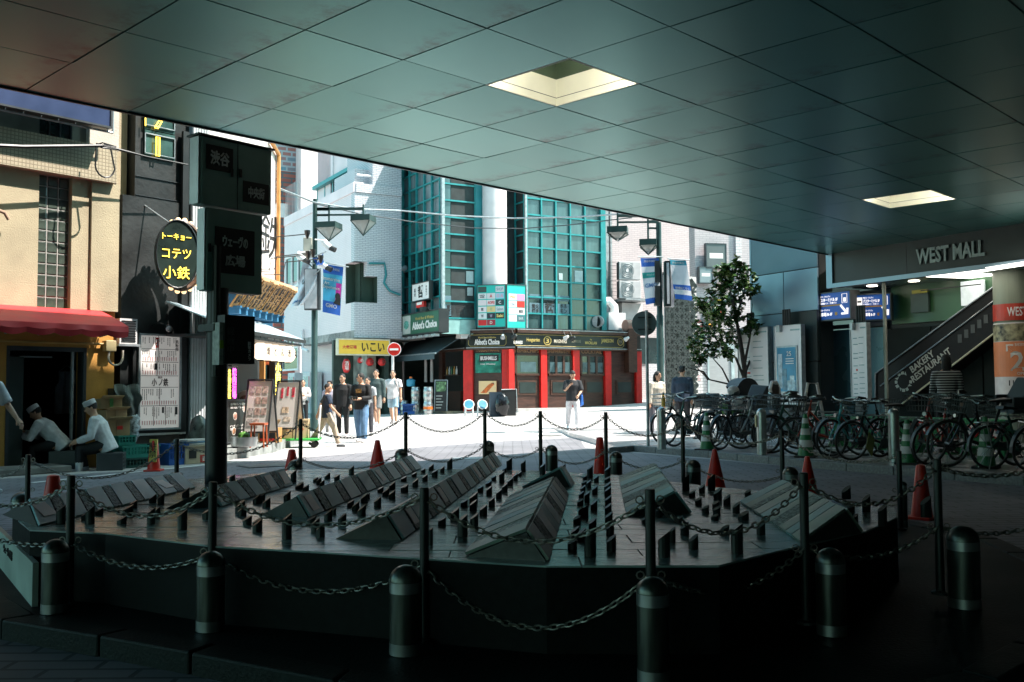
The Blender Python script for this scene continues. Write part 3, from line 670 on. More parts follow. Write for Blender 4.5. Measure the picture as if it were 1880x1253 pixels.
x = MB(); x.box(FL.u(36, .5), FL.u(95, .5), .5, .55, FL.z(60, 657, .5), FL.z(60, 654, .5)); x.build('lamp_tube', mat('dim_tube', (.4, .42, .42), .4), Bd)
# awning
AWN = mat('red_awning_canvas', (.58, .03, .035), .55, noise=.12, scale=3)
ye = -.95; ua, za_ = FL.uz(236, 600, ye); zf = za_
zt_ = FL.z(60, 563, 0); x = MB(); n = 40; u_0 = FL.u(-58); ue = ua
prof = [(0, zt_), (-.35, zt_ - (zt_ - zf) * .33), (-.7, zt_ - (zt_ - zf) * .7), (ye, zf)]
for k in range(n):
    a, b = u_0 + (ue - u_0) * k / n, u_0 + (ue - u_0) * (k + 1) / n
    for (y1_, z1_), (y2_, z2_) in zip(prof, prof[1:]): x.quad((a, y2_, z2_), (b, y2_, z2_), (b, y1_, z1_), (a, y1_, z1_))
aw = x.build('awning', AWN, Bd, smooth=True)
x = MB()
for k in range(n * 4):
    a, b = u_0 + (ue - u_0) * k / n / 4, u_0 + (ue - u_0) * (k + 1) / n / 4
    da, db = [.15 + .045 * abs(math.sin(q * math.pi / .42)) for q in (a, b)]; ya, yb_ = [ye - .01 - .012 * math.sin(q * 11) for q in (a, b)]
    x.quad((a, ya + .02, zf - da), (b, yb_ + .02, zf - db), (b, yb_ - .012, zf - db * .5), (a, ya - .012, zf - da * .5)); x.quad((a, ya - .012, zf - da * .5), (b, yb_ - .012, zf - db * .5), (b, ye, zf), (a, ye, zf))
x.build('valance', AWN, aw, smooth=True)
x = MB(); x.quad((ue, 0, zt_), (ue, 0, zf - .02), (ue, ye, zf - .15), (ue, ye, zf)); x.build('end_flap', AWN, aw)
x = MB()
for k in range(5): x.tube((u_0 + (ue - u_0) * k / 4.02, -.02, zt_ - .45), (u_0 + (ue - u_0) * k / 4.02, ye + .03, zf - .03), .015, 6)
x.tube((u_0, ye + .02, zf - .02), (ue, ye + .02, zf - .02), .018, 6); x.build('awning_frame', GALV, aw)
# conduit, meter box
x = MB(); zc_ = FL.z(100, 629, -.06); x.tube((FL.u(-160), -.06, zc_), (FL.u(194), -.06, zc_), .022, 8); x.build('conduit', mat('ochre_pipe', (.42, .24, .06), .5), Bd, smooth=True)
mb_ = pbo(FL, Bd, 'meter_box', mat('tan_box', (.36, .30, .16), .5), 195, 214, 625, 645, -.14, 0); bevel(mb_, .01)
uh, zh = FL.uz(203, 645, -.1); x = MB(); x.path([(uh - .02, -.1, zh)] + [(uh - .04 + .13 + .13 * math.cos(math.pi + a), -.1, zh - .1 + .14 * math.sin(math.pi + a)) for a in [k * math.pi / 8 for k in range(9)]] + [(uh + .22, -.1, zh + .02)], .018, 7); x.build('cable_loop', mat('pale_hose', (.5, .46, .38), .5), Bd, smooth=True)
x = MB(); u_, z_ = FL.uz(-5, 388, -.1); x.path([(u_ - .1, 0, z_ + .08), (u_, -.1, z_ + .02), (u_ + .1, -.14, z_ - .02), (u_ + .16, -.14, z_ - .12)], .03, 8); x.build('vent_pipe', mat('rusty_pipe', (.35, .24, .16), .6), Bd, smooth=True)
x = MB(); x.box(U0, UR, .45, 8, 3.2, 13); x.build('building_body', GREYW, Bd)
# blue signboard at the top
yS = -.5; t, w, h = signbox(FL, 'blue_signboard', 'wide dark blue signboard over the beige restaurant, just below the ceiling', 'sign', -170, 203, 130, 233, yS, -.2, mat('dark_navy_board', (.008, .03, .10), .5, noise=.1), DGREY, pr=203)
x = MB(); x.tube((-w / 2, .1, -h / 2 - .07), (w / 2 + .1, .1, -h / 2 - .07), .018, 6); x.tube((w / 2 + .1, .1, -h / 2 - .07), (w / 2 + .1, .1, h / 2), .018, 6)
for k in range(12): x.tube((-w / 2 + w * k / 11, .1, -h / 2 - .07), (-w / 2 + w * k / 11, .05, -h / 2), .01, 5)
x.build('sign_rail', GALV, t)
# overhead cable with its knot and loop
cb = MB(); p0 = FL.W(FL.u(-160), -.5, FL.z(-160, 256, -.5)); pk = FL.W(FL.u(190, -.5, 268), -.5, FL.z(190, 268, -.5)); pe = FL.W(FL.u(345, -.4, 300), -.4, FL.z(345, 303, -.4))
cb.path([p0, p0.lerp(pk, .5) - Vector((0, 0, .04)), pk, pk.lerp(pe, .5) - Vector((0, 0, .02)), pe], [.03, .03, .028, .014, .014], 6)
for k in range(7): cb.path([pk + Vector((-.12, 0, .01 * k - .02)), pk + Vector((0, -.03, .05 * math.sin(k * 2.1))), pk + FL.d * .22 + Vector((0, 0, .03 * math.cos(k * 3)))], .011, 5)
lp = FL.W(FL.u(193, -.52, 300), -.52, FL.z(193, 300, -.52)); cb.path([pk - FL.d * .12] + [lp + FL.d * (.17 * math.sin(a)) * -1 + Vector((0, 0, .2 * math.cos(a) - .04 if abs(a) < 9 else 0)) for a in [math.pi * .55 + k * math.pi * .9 / 8 for k in range(9)]] + [pk + FL.d * .12], .014, 6)
o = cb.build('overhead_cable', BLK, smooth=True); tag(o, 'thick black overhead cable with a tangled knot and a hanging loop on the beige wall', 'cable')
# wall air conditioner grille at the corner
t = FL.thing('air_conditioner', 'small white louvred air conditioner under the end of the red awning', 'air conditioner', FL.u(236, -.1, 610), -.1, FL.z(236, 632, -.1))
x = MB(); x.box(-.16, .16, 0, .4, 0, .44); x.build('casing', OFFW, t)
for k in range(9): x = MB(); x.box(-.13, .13, -.012, 0, .04 + k * .043, .06 + k * .043); x.build('louvre', BLK, t)
x = MB(); x.box(-.2, .2, -.05, .45, -.04, 0); x.build('bracket', GALV, t)

# ================================================================ black restaurant building
BLACKW = mat('black_wall', (.016, .02, .02), .5, noise=.35, scale=2, bump=.25, bscale=12)
Bk = FL.thing('black_restaurant', 'black painted narrow building with a lit menu board and neon window', 'building', 0, 0, 0)
y2 = .12; zs = FL.z(250, 362, y2); ub0 = FL.u(248, y2, 300); ub1 = FL.u(347, y2, 500)
x = MB(); x.box(UR + .12, ub1, y2 - .05, 3, FL.z(290, 800, y2), zs); x.build('lower_wall', BLACKW, Bk)
x = MB(); x.box(ub0, ub1, y2, 3, zs, 13); x.build('upper_wall', BLACKW, Bk)
x = MB(); x.box(UR + .02, UR + .12, .3, 3, 0, 13); x.build('gap_wall', BLK, Bk)
x = MB(); x.box(UR + .12, ub0 - .03, .35, .5, zs - .3, 13); x.build('beige_return', BEIGE, Bk)
x = MB(); x.box(UR + .12, ub1, y2, 3, 0, FL.z(290, 800, y2)); x.build('plinth', CONC, Bk)
x = MB(); pb(FL, x, 248, 341, 797, 801, -.02, y2); x.build('ledge', mat('pale_ledge', (.6, .58, .55), .5), Bk)
for yy in (322, 357): x = MB(); pb(FL, x, 250, 340, yy, yy + 1, y2 - .02, y2, 250); x.build('cladding_joint', DGREY, Bk)
x = MB(); pb(FL, x, 334, 345, 240, 800, y2 - .12, y2 - .05); x.build('corner_post', BLK, Bk)
for (yt, yb) in ((205, 241), (243, 292)):
    wdw = pbo(FL, Bk, 'neon_window', mat('greenish_window', (.05, .11, .10), .15, noise=.3), 266, 321, yt, yb, y2 - .04, y2 - .01, 290)
    (ux, zx), (uy, zy) = FL.uz(266, yt, y2 - .06), FL.uz(321, yb, y2 - .06)
    x = MB(); x.box(ux, uy, y2 - .07, y2 - .05, zy, zy + .015); x.box(ux, uy, y2 - .07, y2 - .05, zx - .02, zx); x.box(ux, ux + .015, y2 - .07, y2 - .05, zy, zx); x.box(uy - .015, uy, y2 - .07, y2 - .05, zy, zx); x.build('window_frame', GALV, wdw)
x = MB(); u_, z1 = FL.uz(290, 252, y2 - .1); z2 = FL.z(290, 287, y2 - .1); x.path([(u_ - .03, y2 - .1, z1), (u_ + .03, y2 - .1, z1), (u_ + .03, y2 - .1, z2), (u_ - .03, y2 - .1, z2)], .013, 6, closed=True); x.build('neon_tube', GLOWY, Bk)
x = MB(); u_, z1 = FL.uz(295, 222, y2 - .1); z2 = FL.z(288, 236, y2 - .1); u2 = FL.u(287, y2 - .1, 236); x.path([(u_ - .03, y2 - .1, z1), (u_ + .03, y2 - .1, z1), (u2 + .03, y2 - .1, z2), (u2 - .03, y2 - .1, z2)], .012, 6, closed=True); x.tube((FL.u(267, y2 - .1, 215), y2 - .1, z1), (FL.u(267, y2 - .1, 235), y2 - .1, z2), .01, 6); x.build('neon_tube', GLOWY, Bk)
x = MB(); u_, zz = FL.uz(242, 240, .3); x.box(u_ - .03, u_ + .03, .26, .32, zz - .22, zz); x.tube((u_, .29, zz), (u_ + .03, .29, zz + .35), .008, 5); x.tube((u_, .29, zz - .22), (u_ + .02, .29, zz - .4), .008, 5); x.build('cable_joint', BLK, Bk)
# menu board
t, w, h = signbox(FL, 'menu_board', 'tall lit white menu board in a grey frame on the black restaurant wall', 'menu board', 257, 329, 617, 786, -.03, y2, mat('lit_menu_sheet', (.72, .68, .64), .5, noise=.04, emit=.10), GALV, border=.035, pr=290)
rows = [(0, .145), (.145, .285), (.285, .435), (.435, .56), (.56, .76), (.76, .975)]
for r in rows[1:]: flat(t, 'rule_line', INK, -w * .47, w * .47, h / 2 - h * r[0] - .004, h / 2 - h * r[0] + .004)
for (c, a, b) in ((-.05, 0, .285), (-.08, .285, .435), (0, .56, .76), (-.15, .76, .975), (.15, .76, .975)): flat(t, 'rule_line', INK, w * c - .003, w * c + .003, h / 2 - h * b, h / 2 - h * a)
x = MB()
for (r0_, r1_) in rows:
    if r0_ == .435: continue
    for k in range(17):
        xx = -w * .44 + w * .84 * k / 16; l = random.uniform(.25, .6) * (r1_ - r0_) * h; zt2 = h / 2 - h * r0_ - .03
        if random.random() < .78:
            zz = zt2
            while zz > zt2 - l: d = random.uniform(.008, .02); x.box(xx - .006, xx + .006, -.006, -.002, zz - d, zz); zz -= d + .008
x.build('menu_text', INK, t, kind='stuff')
x = MB()
for (r0_, r1_) in rows:
    if r0_ in (.435, 0): continue
    for k in range(15): xx = -w * .43 + w * .84 * k / 14; x.box(xx - .007, xx + .007, -.006, -.002, h / 2 - h * r1_ + .02, h / 2 - h * r1_ + .09)
x.build('price_text', mat('pink_print', (.65, .3, .3), .6), t, kind='stuff')
text('小 ノ鉄', t, INK, 0, -.006, h / 2 - h * .505, h * .085, w * .42, bold=.015)
text('東京', t, INK, 0, -.006, h / 2 - h * .452, h * .026); 
flat(t, 'red_tab', RED, -w * .12, -w * .04, h / 2 - .13 * h, h / 2 - .02 * h, -.005); flat(t, 'black_tab', INK, -w * .15, -w * .08, h / 2 - .37 * h, h / 2 - .3 * h, -.005); flat(t, 'black_tab', INK, w * .4, w * .46, h / 2 - .86 * h, h / 2 - .775 * h, -.005); flat(t, 'black_tab', INK, w * .06, w * .11, h / 2 - .84 * h, h / 2 - .775 * h, -.005)
vtext('餃子', t, PAPER, -w * .08, -.008, h / 2 - .075 * h, h * .08)
vtext('鉄板焼', t, INK, w * .43, -.006, h / 2 - .1 * h, h * .12)
x = MB(); x.box(-w / 2 - .12, w / 2 + .12, .025, .14, -h / 2 - .1, h / 2 + .1); x.build('surround', BLK, t)
t = FL.thing('wall_lamp', 'small black spotlight with a white shade above the menu board', 'lamp', FL.u(300, -.1, 600), -.1, FL.z(300, 600, -.1))
x = MB(); x.path([(-.15, .2, 0), (-.1, .02, .06), (0, 0, .05), (.06, -.03, 0)], .013, 6); x.build('arm', BLK, t); x = MB(); x.ball((.08, -.05, -.04), .06, .06, .06); x.build('shade', OFFW, t, smooth=True); x = MB(); x.ball((.08, -.02, .0), .065, .06, .04); x.build('cap', BLK, t, smooth=True)
# oval neon sign on its bracket
ux, zx = FL.uz(325, 467, -.55); t = FL.thing('oval_sign', 'black oval sign with yellow neon lettering and a ring of round bulbs', 'sign', ux, -.55, zx, turn=rad(-14))
ry, rz = .37, .60
x = MB(); n = 28
x.add([(ry * math.cos(-2 * math.pi * k / n), -.04, rz * math.sin(-2 * math.pi * k / n)) for k in range(n)] + [(ry * math.cos(-2 * math.pi * k / n), .1, rz * math.sin(-2 * math.pi * k / n)) for k in range(n)],
      [tuple(range(n))] + [tuple(reversed(range(n, 2 * n)))] + [(k, k + n, (k + 1) % n + n, (k + 1) % n) for k in range(n)]); x.build('board', mat('black_sign_face', (.02, .035, .03), .3, noise=.3), t)
x = MB(); x.path([(ry * math.cos(q), -.045, rz * math.sin(q)) for q in [2 * math.pi * k / 28 for k in range(28)]], .015, 6, closed=True); x.build('rim', BLK, t)
bm = MB(); bm.ball((0, 0, 0), .048); bme = bm.mesh('bulb', BULB, True)
for k in range(22):
    q = 2 * math.pi * k / 22
    if -2.2 < math.atan2(math.sin(q), math.cos(q)) < 2.0: o = link('bulb', bme, t); o.location = (.12 + (ry + .03) * math.cos(q), .16, (rz + .04) * math.sin(q))
x = MB(); x.path([(.12 + ry * math.cos(q), .13, rz * math.sin(q)) for q in [2 * math.pi * k / 28 for k in range(28)]], .05, 6, closed=True); x.build('bulb_ring', mat('brown_ring', (.12, .06, .03), .5), t)
for s_, zz, hh, ww in (('トーキョー', .3, .11, .5), ('コテツ', .0, .17, .5), ('小鉄', -.33, .22, .46)): text(s_, t, GLOWY, -.02, -.05, zz, hh, ww)
x = MB(); x.tube((-.12, .05, .55), (-.45, .6, .95), .013, 6); x.tube((0, .1, .1), (0, .62, .1), .02, 6); x.build('bracket', GALV, t)
# tarpaulin, corrugated column
t = FL.thing('tarpaulin', 'grey-green tarpaulin draped on the wall left of the menu board', 'tarpaulin', FL.u(231, -.25, 735), -.25, FL.z(231, 735, -.25))
x = MB(); n = 14
def tp(i, j): return ((i / n - .5) * .42 + .015 * math.sin(j), -.05 * math.sin(i * .8 + j * .3) - .09 * math.sin(math.pi * j / n), (j / n - .5) * .52 + .02 * math.sin(i * .7))
for i in range(n):
    for j in range(n): x.quad(tp(i, j), tp(i + 1, j), tp(i + 1, j + 1), tp(i, j + 1))
o = x.build('sheet', mat('grey_tarpaulin', (.11, .13, .12), .6, noise=.3, scale=6), t, smooth=True)
x = MB(); x.box(-.19, .19, .03, .28, -.26, .2); x.build('covered_box', DGREY, t)
t = FL.thing('corrugated_column', 'pale ribbed metal column between the black restaurant and the corner shop', 'column', FL.u(363, .0, 800), 0, 0)
x = MB(); w = FL.u(378, 0, 700) - FL.u(348, 0, 700); P = []
for k in range(25): P.append((-w / 2 + w * k / 24, -.018 if k % 4 in (1, 2) else 0))
x.prism(P + [(w / 2, .5), (-w / 2, .5)], 0, 11); x.build('ribbed_cladding', mat('pale_blue_cladding', (.58, .62, .63), .45, .1, noise=.1), t)

# ================================================================ corner shop with plank signs
FS = Fr(yp(400, 700, 19.0), 5.0)
Sh = FS.thing('corner_shop', 'corner eatery with white sign wall, blue canopy and red brown door', 'building', 0, 0, 0)
US1 = FS.u(524, 0, 500); us0 = FS.u(366, 0, 500)
WALLS = mat('white_sign_wall', (.72, .66, .63), .55, noise=.05, scale=.7)
zw = FS.z(470, 520); x = MB(); x.box(us0, US1, .25, 4, zw, 7.05); x.build('sign_wall', WALLS, Sh)
x = MB(); x.box(us0, US1, .3, 4, 2.5, zw); x.build('upper_wall', mat('blue_beam_paint', (.02, .2, .38), .5, noise=.2), Sh)
x = MB(); x.box(us0, FS.u(476, .15), .15, .3, .12, 2.5); x.box(FS.u(517, .15), US1, .15, .3, .12, 2.5); x.box(FS.u(476, .15), FS.u(517, .15), .15, .3, 2.2, 2.5); x.box(us0, US1, 2.9, 3, 0.12, 2.5); x.box(us0, US1, .3, 3, 2.42, 2.5); x.box(US1 - .05, US1, .3, 3, .12, 2.42); x.build('shop_front', ROOM, Sh)
x = MB(); u_ = US1 + .0; x.tube((u_, .18, zw - .6), (u_, .18, 6.9), .05, 8); x.tube((u_, .18, 6.9), (u_ - .6, .18, 7.1), .05, 8); x.build('copper_downpipe', mat('orange_copper', (.6, .3, .1), .4, .3), Sh)
x = MB(); x.box(us0, US1, -.3, .25, zw - .02, zw + .1); x.build('cornice', mat('peach_trim', (.65, .42, .26), .5), Sh)
vtext('鉄', Sh, INK, FS.u(497, .25, 430), .245, FS.z(497, 435, .25), 1.05, 1.35, name='brush_lettering')
vtext('株式会社', Sh, mat('faint_print', (.58, .5, .49), .6), FS.u(508, .25, 330), .245, FS.z(508, 330, .25), 1.2, .25)
# plank signs leaning out
top0 = FS.W(0, 0, 0); n = 15
up0, zp0 = FS.uz(421, 505, -.55); up1, zp1 = FS.uz(534, 521, -.55); lo0, zl0 = FS.uz(421, 562, -.15); lo1, zl1 = FS.uz(525, 586, -.15)
words = ['もつ焼', 'つくね', 'たれ', 'かしら', 'しろ', 'とん足', '串焼き', 'ホルモン', 'どて煮', '煮込み', '焼とん', 'にんにく', '鉄板焼', '牛すじ', '玉子']
pl_root = FS.thing('plank_sign', 'row of orange wooden plank signs with black brush lettering over the corner shop', 'sign', 0, 0, 0)
zt1 = (zp0 + zp1) / 2; zl_ = (zl0 + zl1) / 2; ua_, ub_ = lo0, (up1 + lo1) / 2; dw = (ub_ - ua_) / n
tilt = math.atan2(.42, zt1 - zl_); hp = math.hypot(.42, zt1 - zl_)
pm = MB(); pm.box(-dw / 2 + .006, dw / 2 - .006, 0, .03, 0, hp); pme = pm.mesh('plank', PLANK)
for k in range(n):
    o = link('plank', pme, pl_root); o.location = (ua_ + (k + .5) * dw, -.15 + random.uniform(-.008, .008), zl_ + random.uniform(-.02, .02)); o.rotation_euler = (tilt, 0, random.uniform(-.03, .03)); bevel(o, .006)
    vtext(words[k], o, INK, 0, -.006, hp * .52, hp * .78, min(dw * .62, .2), bold=.01)
x = MB(); x.box(ua_, ub_, .03, .25, zl_ - .12, zl_ - .02); x.build('support_beam', mat('blue_beam_paint', (.02, .2, .38), .5), pl_root)
for k in range(8):
    u_ = ua_ + (ub_ - ua_) * (k + .5) / 8; x = MB(); x.box(u_ - .045, u_ + .045, -.3, .2, zl_ - .14, zl_ - .02); x.box(u_ - .05, u_ + .05, -.32, -.1, zl_ - .02, zl_ + .02); x.build('bracket', mat('blue_bracket', (.03, .16, .3), .5), pl_root)
# sign lamps on arms
for i, (p0_, p1_) in enumerate((((490, 500), (514, 452)), ((516, 506), (538, 468)), ((488, 462), (512, 450)), ((500, 496), (580, 484)))):
    a = FS.W(FS.u(p0_[0], -.2, p0_[1]), -.2, FS.z(p0_[0], p0_[1], -.2)); b = FS.W(FS.u(p0_[0], -.2, p0_[1]) + .2, -1.1, FS.z(p0_[0], p0_[1], -.2) + .45)
    t = thing('sign_lamp', f'thin black arm lamp lighting the white sign wall, {ORD[i]} from the plaza side', 'lamp', a, FS.rot, 'arm lamps along the shop sign wall')
    x = MB(); x.path([(0, .4, .02), (0, -.05, .02), (0, -.1, .3), (0, -.9, .36)], .012, 6); x.build('arm', BLK, t); x = MB(); x.lathe([(.02, -.02), (.06, .1), (.065, .16)], 10, (0, -.92, .28)); x.build('lamp_head', BLK, t)
# blue canopy roof
c0 = FS.W(0, 0, 0); e0, ez = FS.uz(469, 608, -.85); e1, ez1 = FS.uz(556, 627, -.85); x = MB(); zt2 = zl_ - .16
u_a = FS.u(418, -.85, 600); zlow = (ez + ez1) / 2
MET = mat('pale_blue_metal_roof', (.45, .55, .6), .4, .3, noise=.12)
nn = 14
for k in range(nn):
    a, b = u_a + (e1 - u_a) * k / nn, u_a + (e1 - u_a) * (k + 1) / nn
    x = MB(); x.slab([(a + .004, -.9, zlow), (b - .004, -.9, zlow), (b - .004 - (.25 if k == nn - 1 else 0), .28, zt2 + .1), (a + .004, .28, zt2 + .1)], .02); x.build('roof_sheet', MET, Sh)
x = MB(); x.box(u_a, e1, -.92, -.88, zlow - .07, zlow); x.box(u_a, e1 - .1, -.86, .28, zlow - .14, zlow - .1); x.build('canopy_soffit', BLK, Sh)
# row of lanterns
lm = MB(); lm.ball((0, 0, 0), .17, .17, .19, 14, 8); lme = lm.mesh('lantern', mat('paper_lantern_glow', (.75, .62, .48), .6, noise=.05, emit=.55, ecol=(1, .82, .62)), True)
for i, px in enumerate((478, 491, 504, 517, 529)):
    u_, z_ = FS.uz(px, 645 + i * 1.5, -.5); t = FS.thing('paper_lantern', f'{ORD[i]} round white paper lantern from the plaza end under the shop canopy', 'lantern', u_, -.5, z_, 'white paper lanterns under the shop canopy')
    link('shade', lme, t); text('焼とん酒場'[i], t, INK, -.03, -.185, 0, .16, rot=0)
    x = MB(); x.lathe([(.06, .165), (.06, .2)], 10); x.build('lantern_ring', BLK, t); x = MB(); x.lathe([(.06, -.2), (.06, -.165)], 10); x.build('lantern_ring', BLK, t); x = MB(); x.tube((0, 0, .2), (0, 0, .4), .006, 5); x.build('hanger', BLK, t)
# door and neon strips
ud0, ud1 = FS.u(479, .2, 720), FS.u(501, .2, 720); zd = FS.z(490, 655, .2)
x = MB(); x.box(ud0, ud1, .16, .21, .13, zd); dr = x.build('door', REDWOOD, Sh)
x = MB(); x.box(ud0 + .1, ud0 + .4, .15, .16, .9, zd - .2); x.build('door_pane', GLASSD, dr)
x = MB(); uh, z1 = FS.uz(491, 706, .05); z2 = FS.z(491, 740, .05); x.path([(uh - .12, .15, z1), (uh, .05, z1), (uh, .05, z2), (uh - .12, .15, z2)], .022, 8); x.build('handle', mat('pale_wood_handle', (.6, .4, .3), .4), dr, smooth=True)
x = MB(); x.box(ud0 - .08, ud0, .1, .3, .13, zd + .06); x.box(ud1, ud1 + .08, .1, .3, .13, zd + .06); x.box(ud0, ud1, .1, .3, zd, zd + .06); x.build('door_frame', PLANK, Sh)
for (a, b, yt, yb, col, word, nm) in ((417, 424, 676, 734, (1, .75, .1), '名物鉄板', 'tall yellow neon sign on the dark shop front'), (425, 434, 674, 734, (1, .12, .75), '焼肉酒場', 'tall magenta neon sign on the dark shop front'), (504, 516, 664, 740, (1, .85, .05), '小鉄酒場', 'tall yellow neon sign right of the red brown door')):
    t, w, h = signbox(FS, 'neon_sign', nm, 'neon sign', a, b, yt, yb, -.02, .1, mat('neon_backing', (.05, .05, .05), .4), BLK)
    vtext(word, t, mat('neon_' + nm.split()[1], col, .5, noise=0, emit=1.1, ecol=col), 0, -.008, 0, h * .94, w * .84, bold=.02)
# poster wall of dishes
t, w, h = signbox(FS, 'dish_poster', 'black poster wall of food pictures below the neon strips', 'poster', 417, 462, 737, 812, -.05, .1, mat('black_poster', (.015, .02, .018), .5), DGREY)
for i, (fx, fz, rr, c) in enumerate(((-.2, .12, .1, (.5, .25, .18)), (.18, .32, .12, (.62, .42, .36)), (.3, .05, .1, (.6, .3, .25)), (.32, -.18, .13, (.25, .4, .5)), (-.25, -.25, .1, (.3, .15, .08)), (.1, -.38, .11, (.1, .25, .06)))):
    d_ = disc(t, 'dish', mat(f'dish_{i}', (.65, .6, .55), .5), fx * w, fz * h, rr * h * 1.25, rr * h * 1.0, -.008); x = disc(t, 'food', mat(f'food_{i}', c, .5, noise=.5, scale=14), fx * w, fz * h, rr * h, rr * h * .75, -.014)
for s_, fz in (('名物もつ鍋', .42), ('鉄板焼き', .34), ('ハイボール', -.12), ('生ビール', -.2)): text(s_, t, PAPER, -w * .12, -.008, fz * h, h * .06, w * .55)
# kerb platform of the shop
a, b, c, d = gp(395, 850), gp(500, 832), gp(575, 806), FS.W(US1, .1, 0)
x = MB(); x.prism([(a.x, a.y), (b.x, b.y), (c.x, c.y), (d.x + .4, d.y + 1.4), (FS.W(us0, 1, 0).x, FS.W(us0, 1, 0).y), (FS.W(us0, -.6, 0).x, FS.W(us0, -.6, 0).y)], -.02, .2); x.build('pavement', mat('ribbed_concrete', (.22, .24, .23), .8, noise=.3, scale=4, bump=.3, bscale=15), kind='structure')

# ================================================================ far red tower and pink wall beyond the shop
FR2 = Fr(yp(535, 400, 58), 60)
t = FR2.thing('red_brick_tower', 'distant red tiled tower with a blue patterned band between the shop and the white building', 'building', 0, 0, 0)
x = MB(); pb(FR2, x, 480, 552, 310, 720, 0, 5); x.build('wall', brickmat('red_tiles', (.34, .10, .07), (.22, .06, .05), (.08, .10, .11), 1.1, .28, .05, .3, .6), t)
x = MB(); pb(FR2, x, 480, 552, 170, 310, 0, 5); x.build('upper_wall', brickmat('blue_red_tiles', (.10, .22, .28), (.34, .10, .07), (.3, .34, .36), .6, .3, .06, .3, .6), t)
x = MB(); pb(FR2, x, 500, 552, 372, 398, -.1, 0); x.build('white_band', OFFW, t)
PINKW = mat('pinkish_render', (.66, .58, .58), .7, noise=.06, scale=1)
t = FR2.thing('pink_building', 'distant plain pinkish building behind the white tiled one', 'building', 0, 0, 0)
x = MB(); pb(FR2, x, 552, 640, 180, 700, -1, 6); x.build('wall', PINKW, t)
# ================================================================ white tiled building
WT = brickmat('white_wall_tiles', (.62, .60, .62), (.55, .55, .58), (.33, .34, .37), .24, .075, .014, .5, .45, 'xz', .5, .15)
WL = brickmat('bounce_pink_tiles', (.78, .66, .67), (.755, .64, .65), (.64, .55, .56), .24, .075, .008, .35, .5, 'xz', .5, .08)  # left face tiles made paler and pinker in place of warm bounced light
PINKP = mat('bounce_pink_render', (.78, .66, .67), .65, noise=.06, scale=1)  # render carries the same warm bounce in its colour
Cw = (-6.46, 39.97)
WLf, WFf = Fr(Cw, 150), Fr(Cw, 60)
tw = WLf.thing('white_tiled_building', 'pinkish white tiled corner building with a dark square opening at its corner', 'building', 0, 0, 0)
twf = WFf
zc0 = WLf.z(650, 607); zc1 = WLf.z(650, 353); uL = WLf.u(522, 0, 500); uR = WFf.u(737, 0, 500)
hz0, hz1 = WFf.z(651, 555), WFf.z(651, 506); hz2 = WFf.z(651, 480); hl = WLf.u(634, 0, 530); hr = WFf.u(693, 0, 530); hr2 = WFf.u(674, 0, 495)
# children of the building are given in the left-face frame; the front face parts carry their own matrix
def front(o):
    o.matrix_local = Matrix.Rotation(WFf.rot - WLf.rot, 4, 'Z'); return o
x = MB(); x.box(uL, hl, 0, 3, zc0, zc1); x.box(hl, -.003, .003, .4, zc0, hz0); x.box(hl, -.003, .003, .4, hz2, zc1); x.build('left_wall', WL, tw)
x = MB(); x.box(.002, hr, .0, .38, zc0, hz0); x.box(hr, uR, 0, 3, zc0, zc1); x.box(.002, hr, 0, .38, hz2, zc1); x.box(hr2, hr, 0, .38, hz1, hz2); front(x.build('front_wall', WT, tw))
x = MB(); x.box(hl - .3, -.465, .41, .46, hz0 - .1, hz2 + .1); x.build('dark_recess', mat('dark_green_recess', (.015, .035, .022), .8, noise=.1), tw)
x = MB(); x.box(hl + .004, hl + .02, .02, .405, hz0, hz2); x.build('recess_lining', mat('dark_green_recess', (.015, .035, .022), .8, noise=.1), tw)
x = MB(); x.box(hr - .02, hr - .004, .02, .405, hz0, hz1); front(x.build('recess_lining', mat('dark_green_recess', (.015, .035, .022), .8, noise=.1), tw))
x = MB(); x.box(.47, hr + .3, .41, .46, hz0 - .1, hz2 + .1); front(x.build('dark_recess', mat('dark_green_recess', (.015, .035, .022), .8, noise=.1), tw))
x = MB(); x.box(uL, 0, -.04, .4, zc1, zc1 + .42); x.build('parapet', PINKP, tw)
x = MB(); x.box(.05, uR, -.05, .4, zc1, zc1 + .38); front(x.build('parapet', WT, tw))
# set back upper storey with teal windows and a balcony
y4 = 1.6; z5 = WLf.z(600, 300, y4)
zz0 = WLf.z(590, 420, y4); u5, u6 = WLf.u(583, y4, 360), WLf.u(657, y4, 330)
zwl, zwt = WLf.z(620, 375, y4), WLf.z(620, 330, y4)
x = MB(); x.box(uL + 2.2, u5, y4, 6, zc1 - 1, 20); x.box(u5, u6, y4, 6, zwt, 20); x.box(u5, u6, y4, 6, zc1 - 1, zwl); x.box(u6, 0, y4, 6, zwt + .3, 20); x.box(u6, 2.0, y4 + 1.8, 6, zc1 - 1, zwt + .3); x.build('upper_storey', PINKP, tw)
wn_ = MB(); wn_.box(u5, u6, y4 + .12, y4 + .16, zwl, zwt); wo = wn_.build('strip_window', GLASSD, tw)
for k in range(6): x = MB(); uu = u5 + (u6 - u5) * k / 5; x.box(uu - .05, uu + .05, y4 - .02, y4 + .1, zwl, zwt); x.build('window_post', TEAL, wo)
x = MB(); x.box(u5 - .1, u6 + .2, y4 - .25, y4 + .1, zwt, zwt + .18); x.box(u5 - .1, u6, y4 - .05, y4 + .1, zwl - .1, zwl); x.build('window_hood', TEAL, wo)
x = MB(); x.box(uL - .6, uL + 2.2, 2.6, 6, zc1 - 2, zwl + .6); x.build('side_block', mat('pale_lilac_render', (.56, .5, .54), .65, noise=.05), tw)
x = MB(); pb(WLf, x, 524, 545, 345, 410, 2.5, 2.6); x.build('side_window', GLASSL, tw)
x = MB()
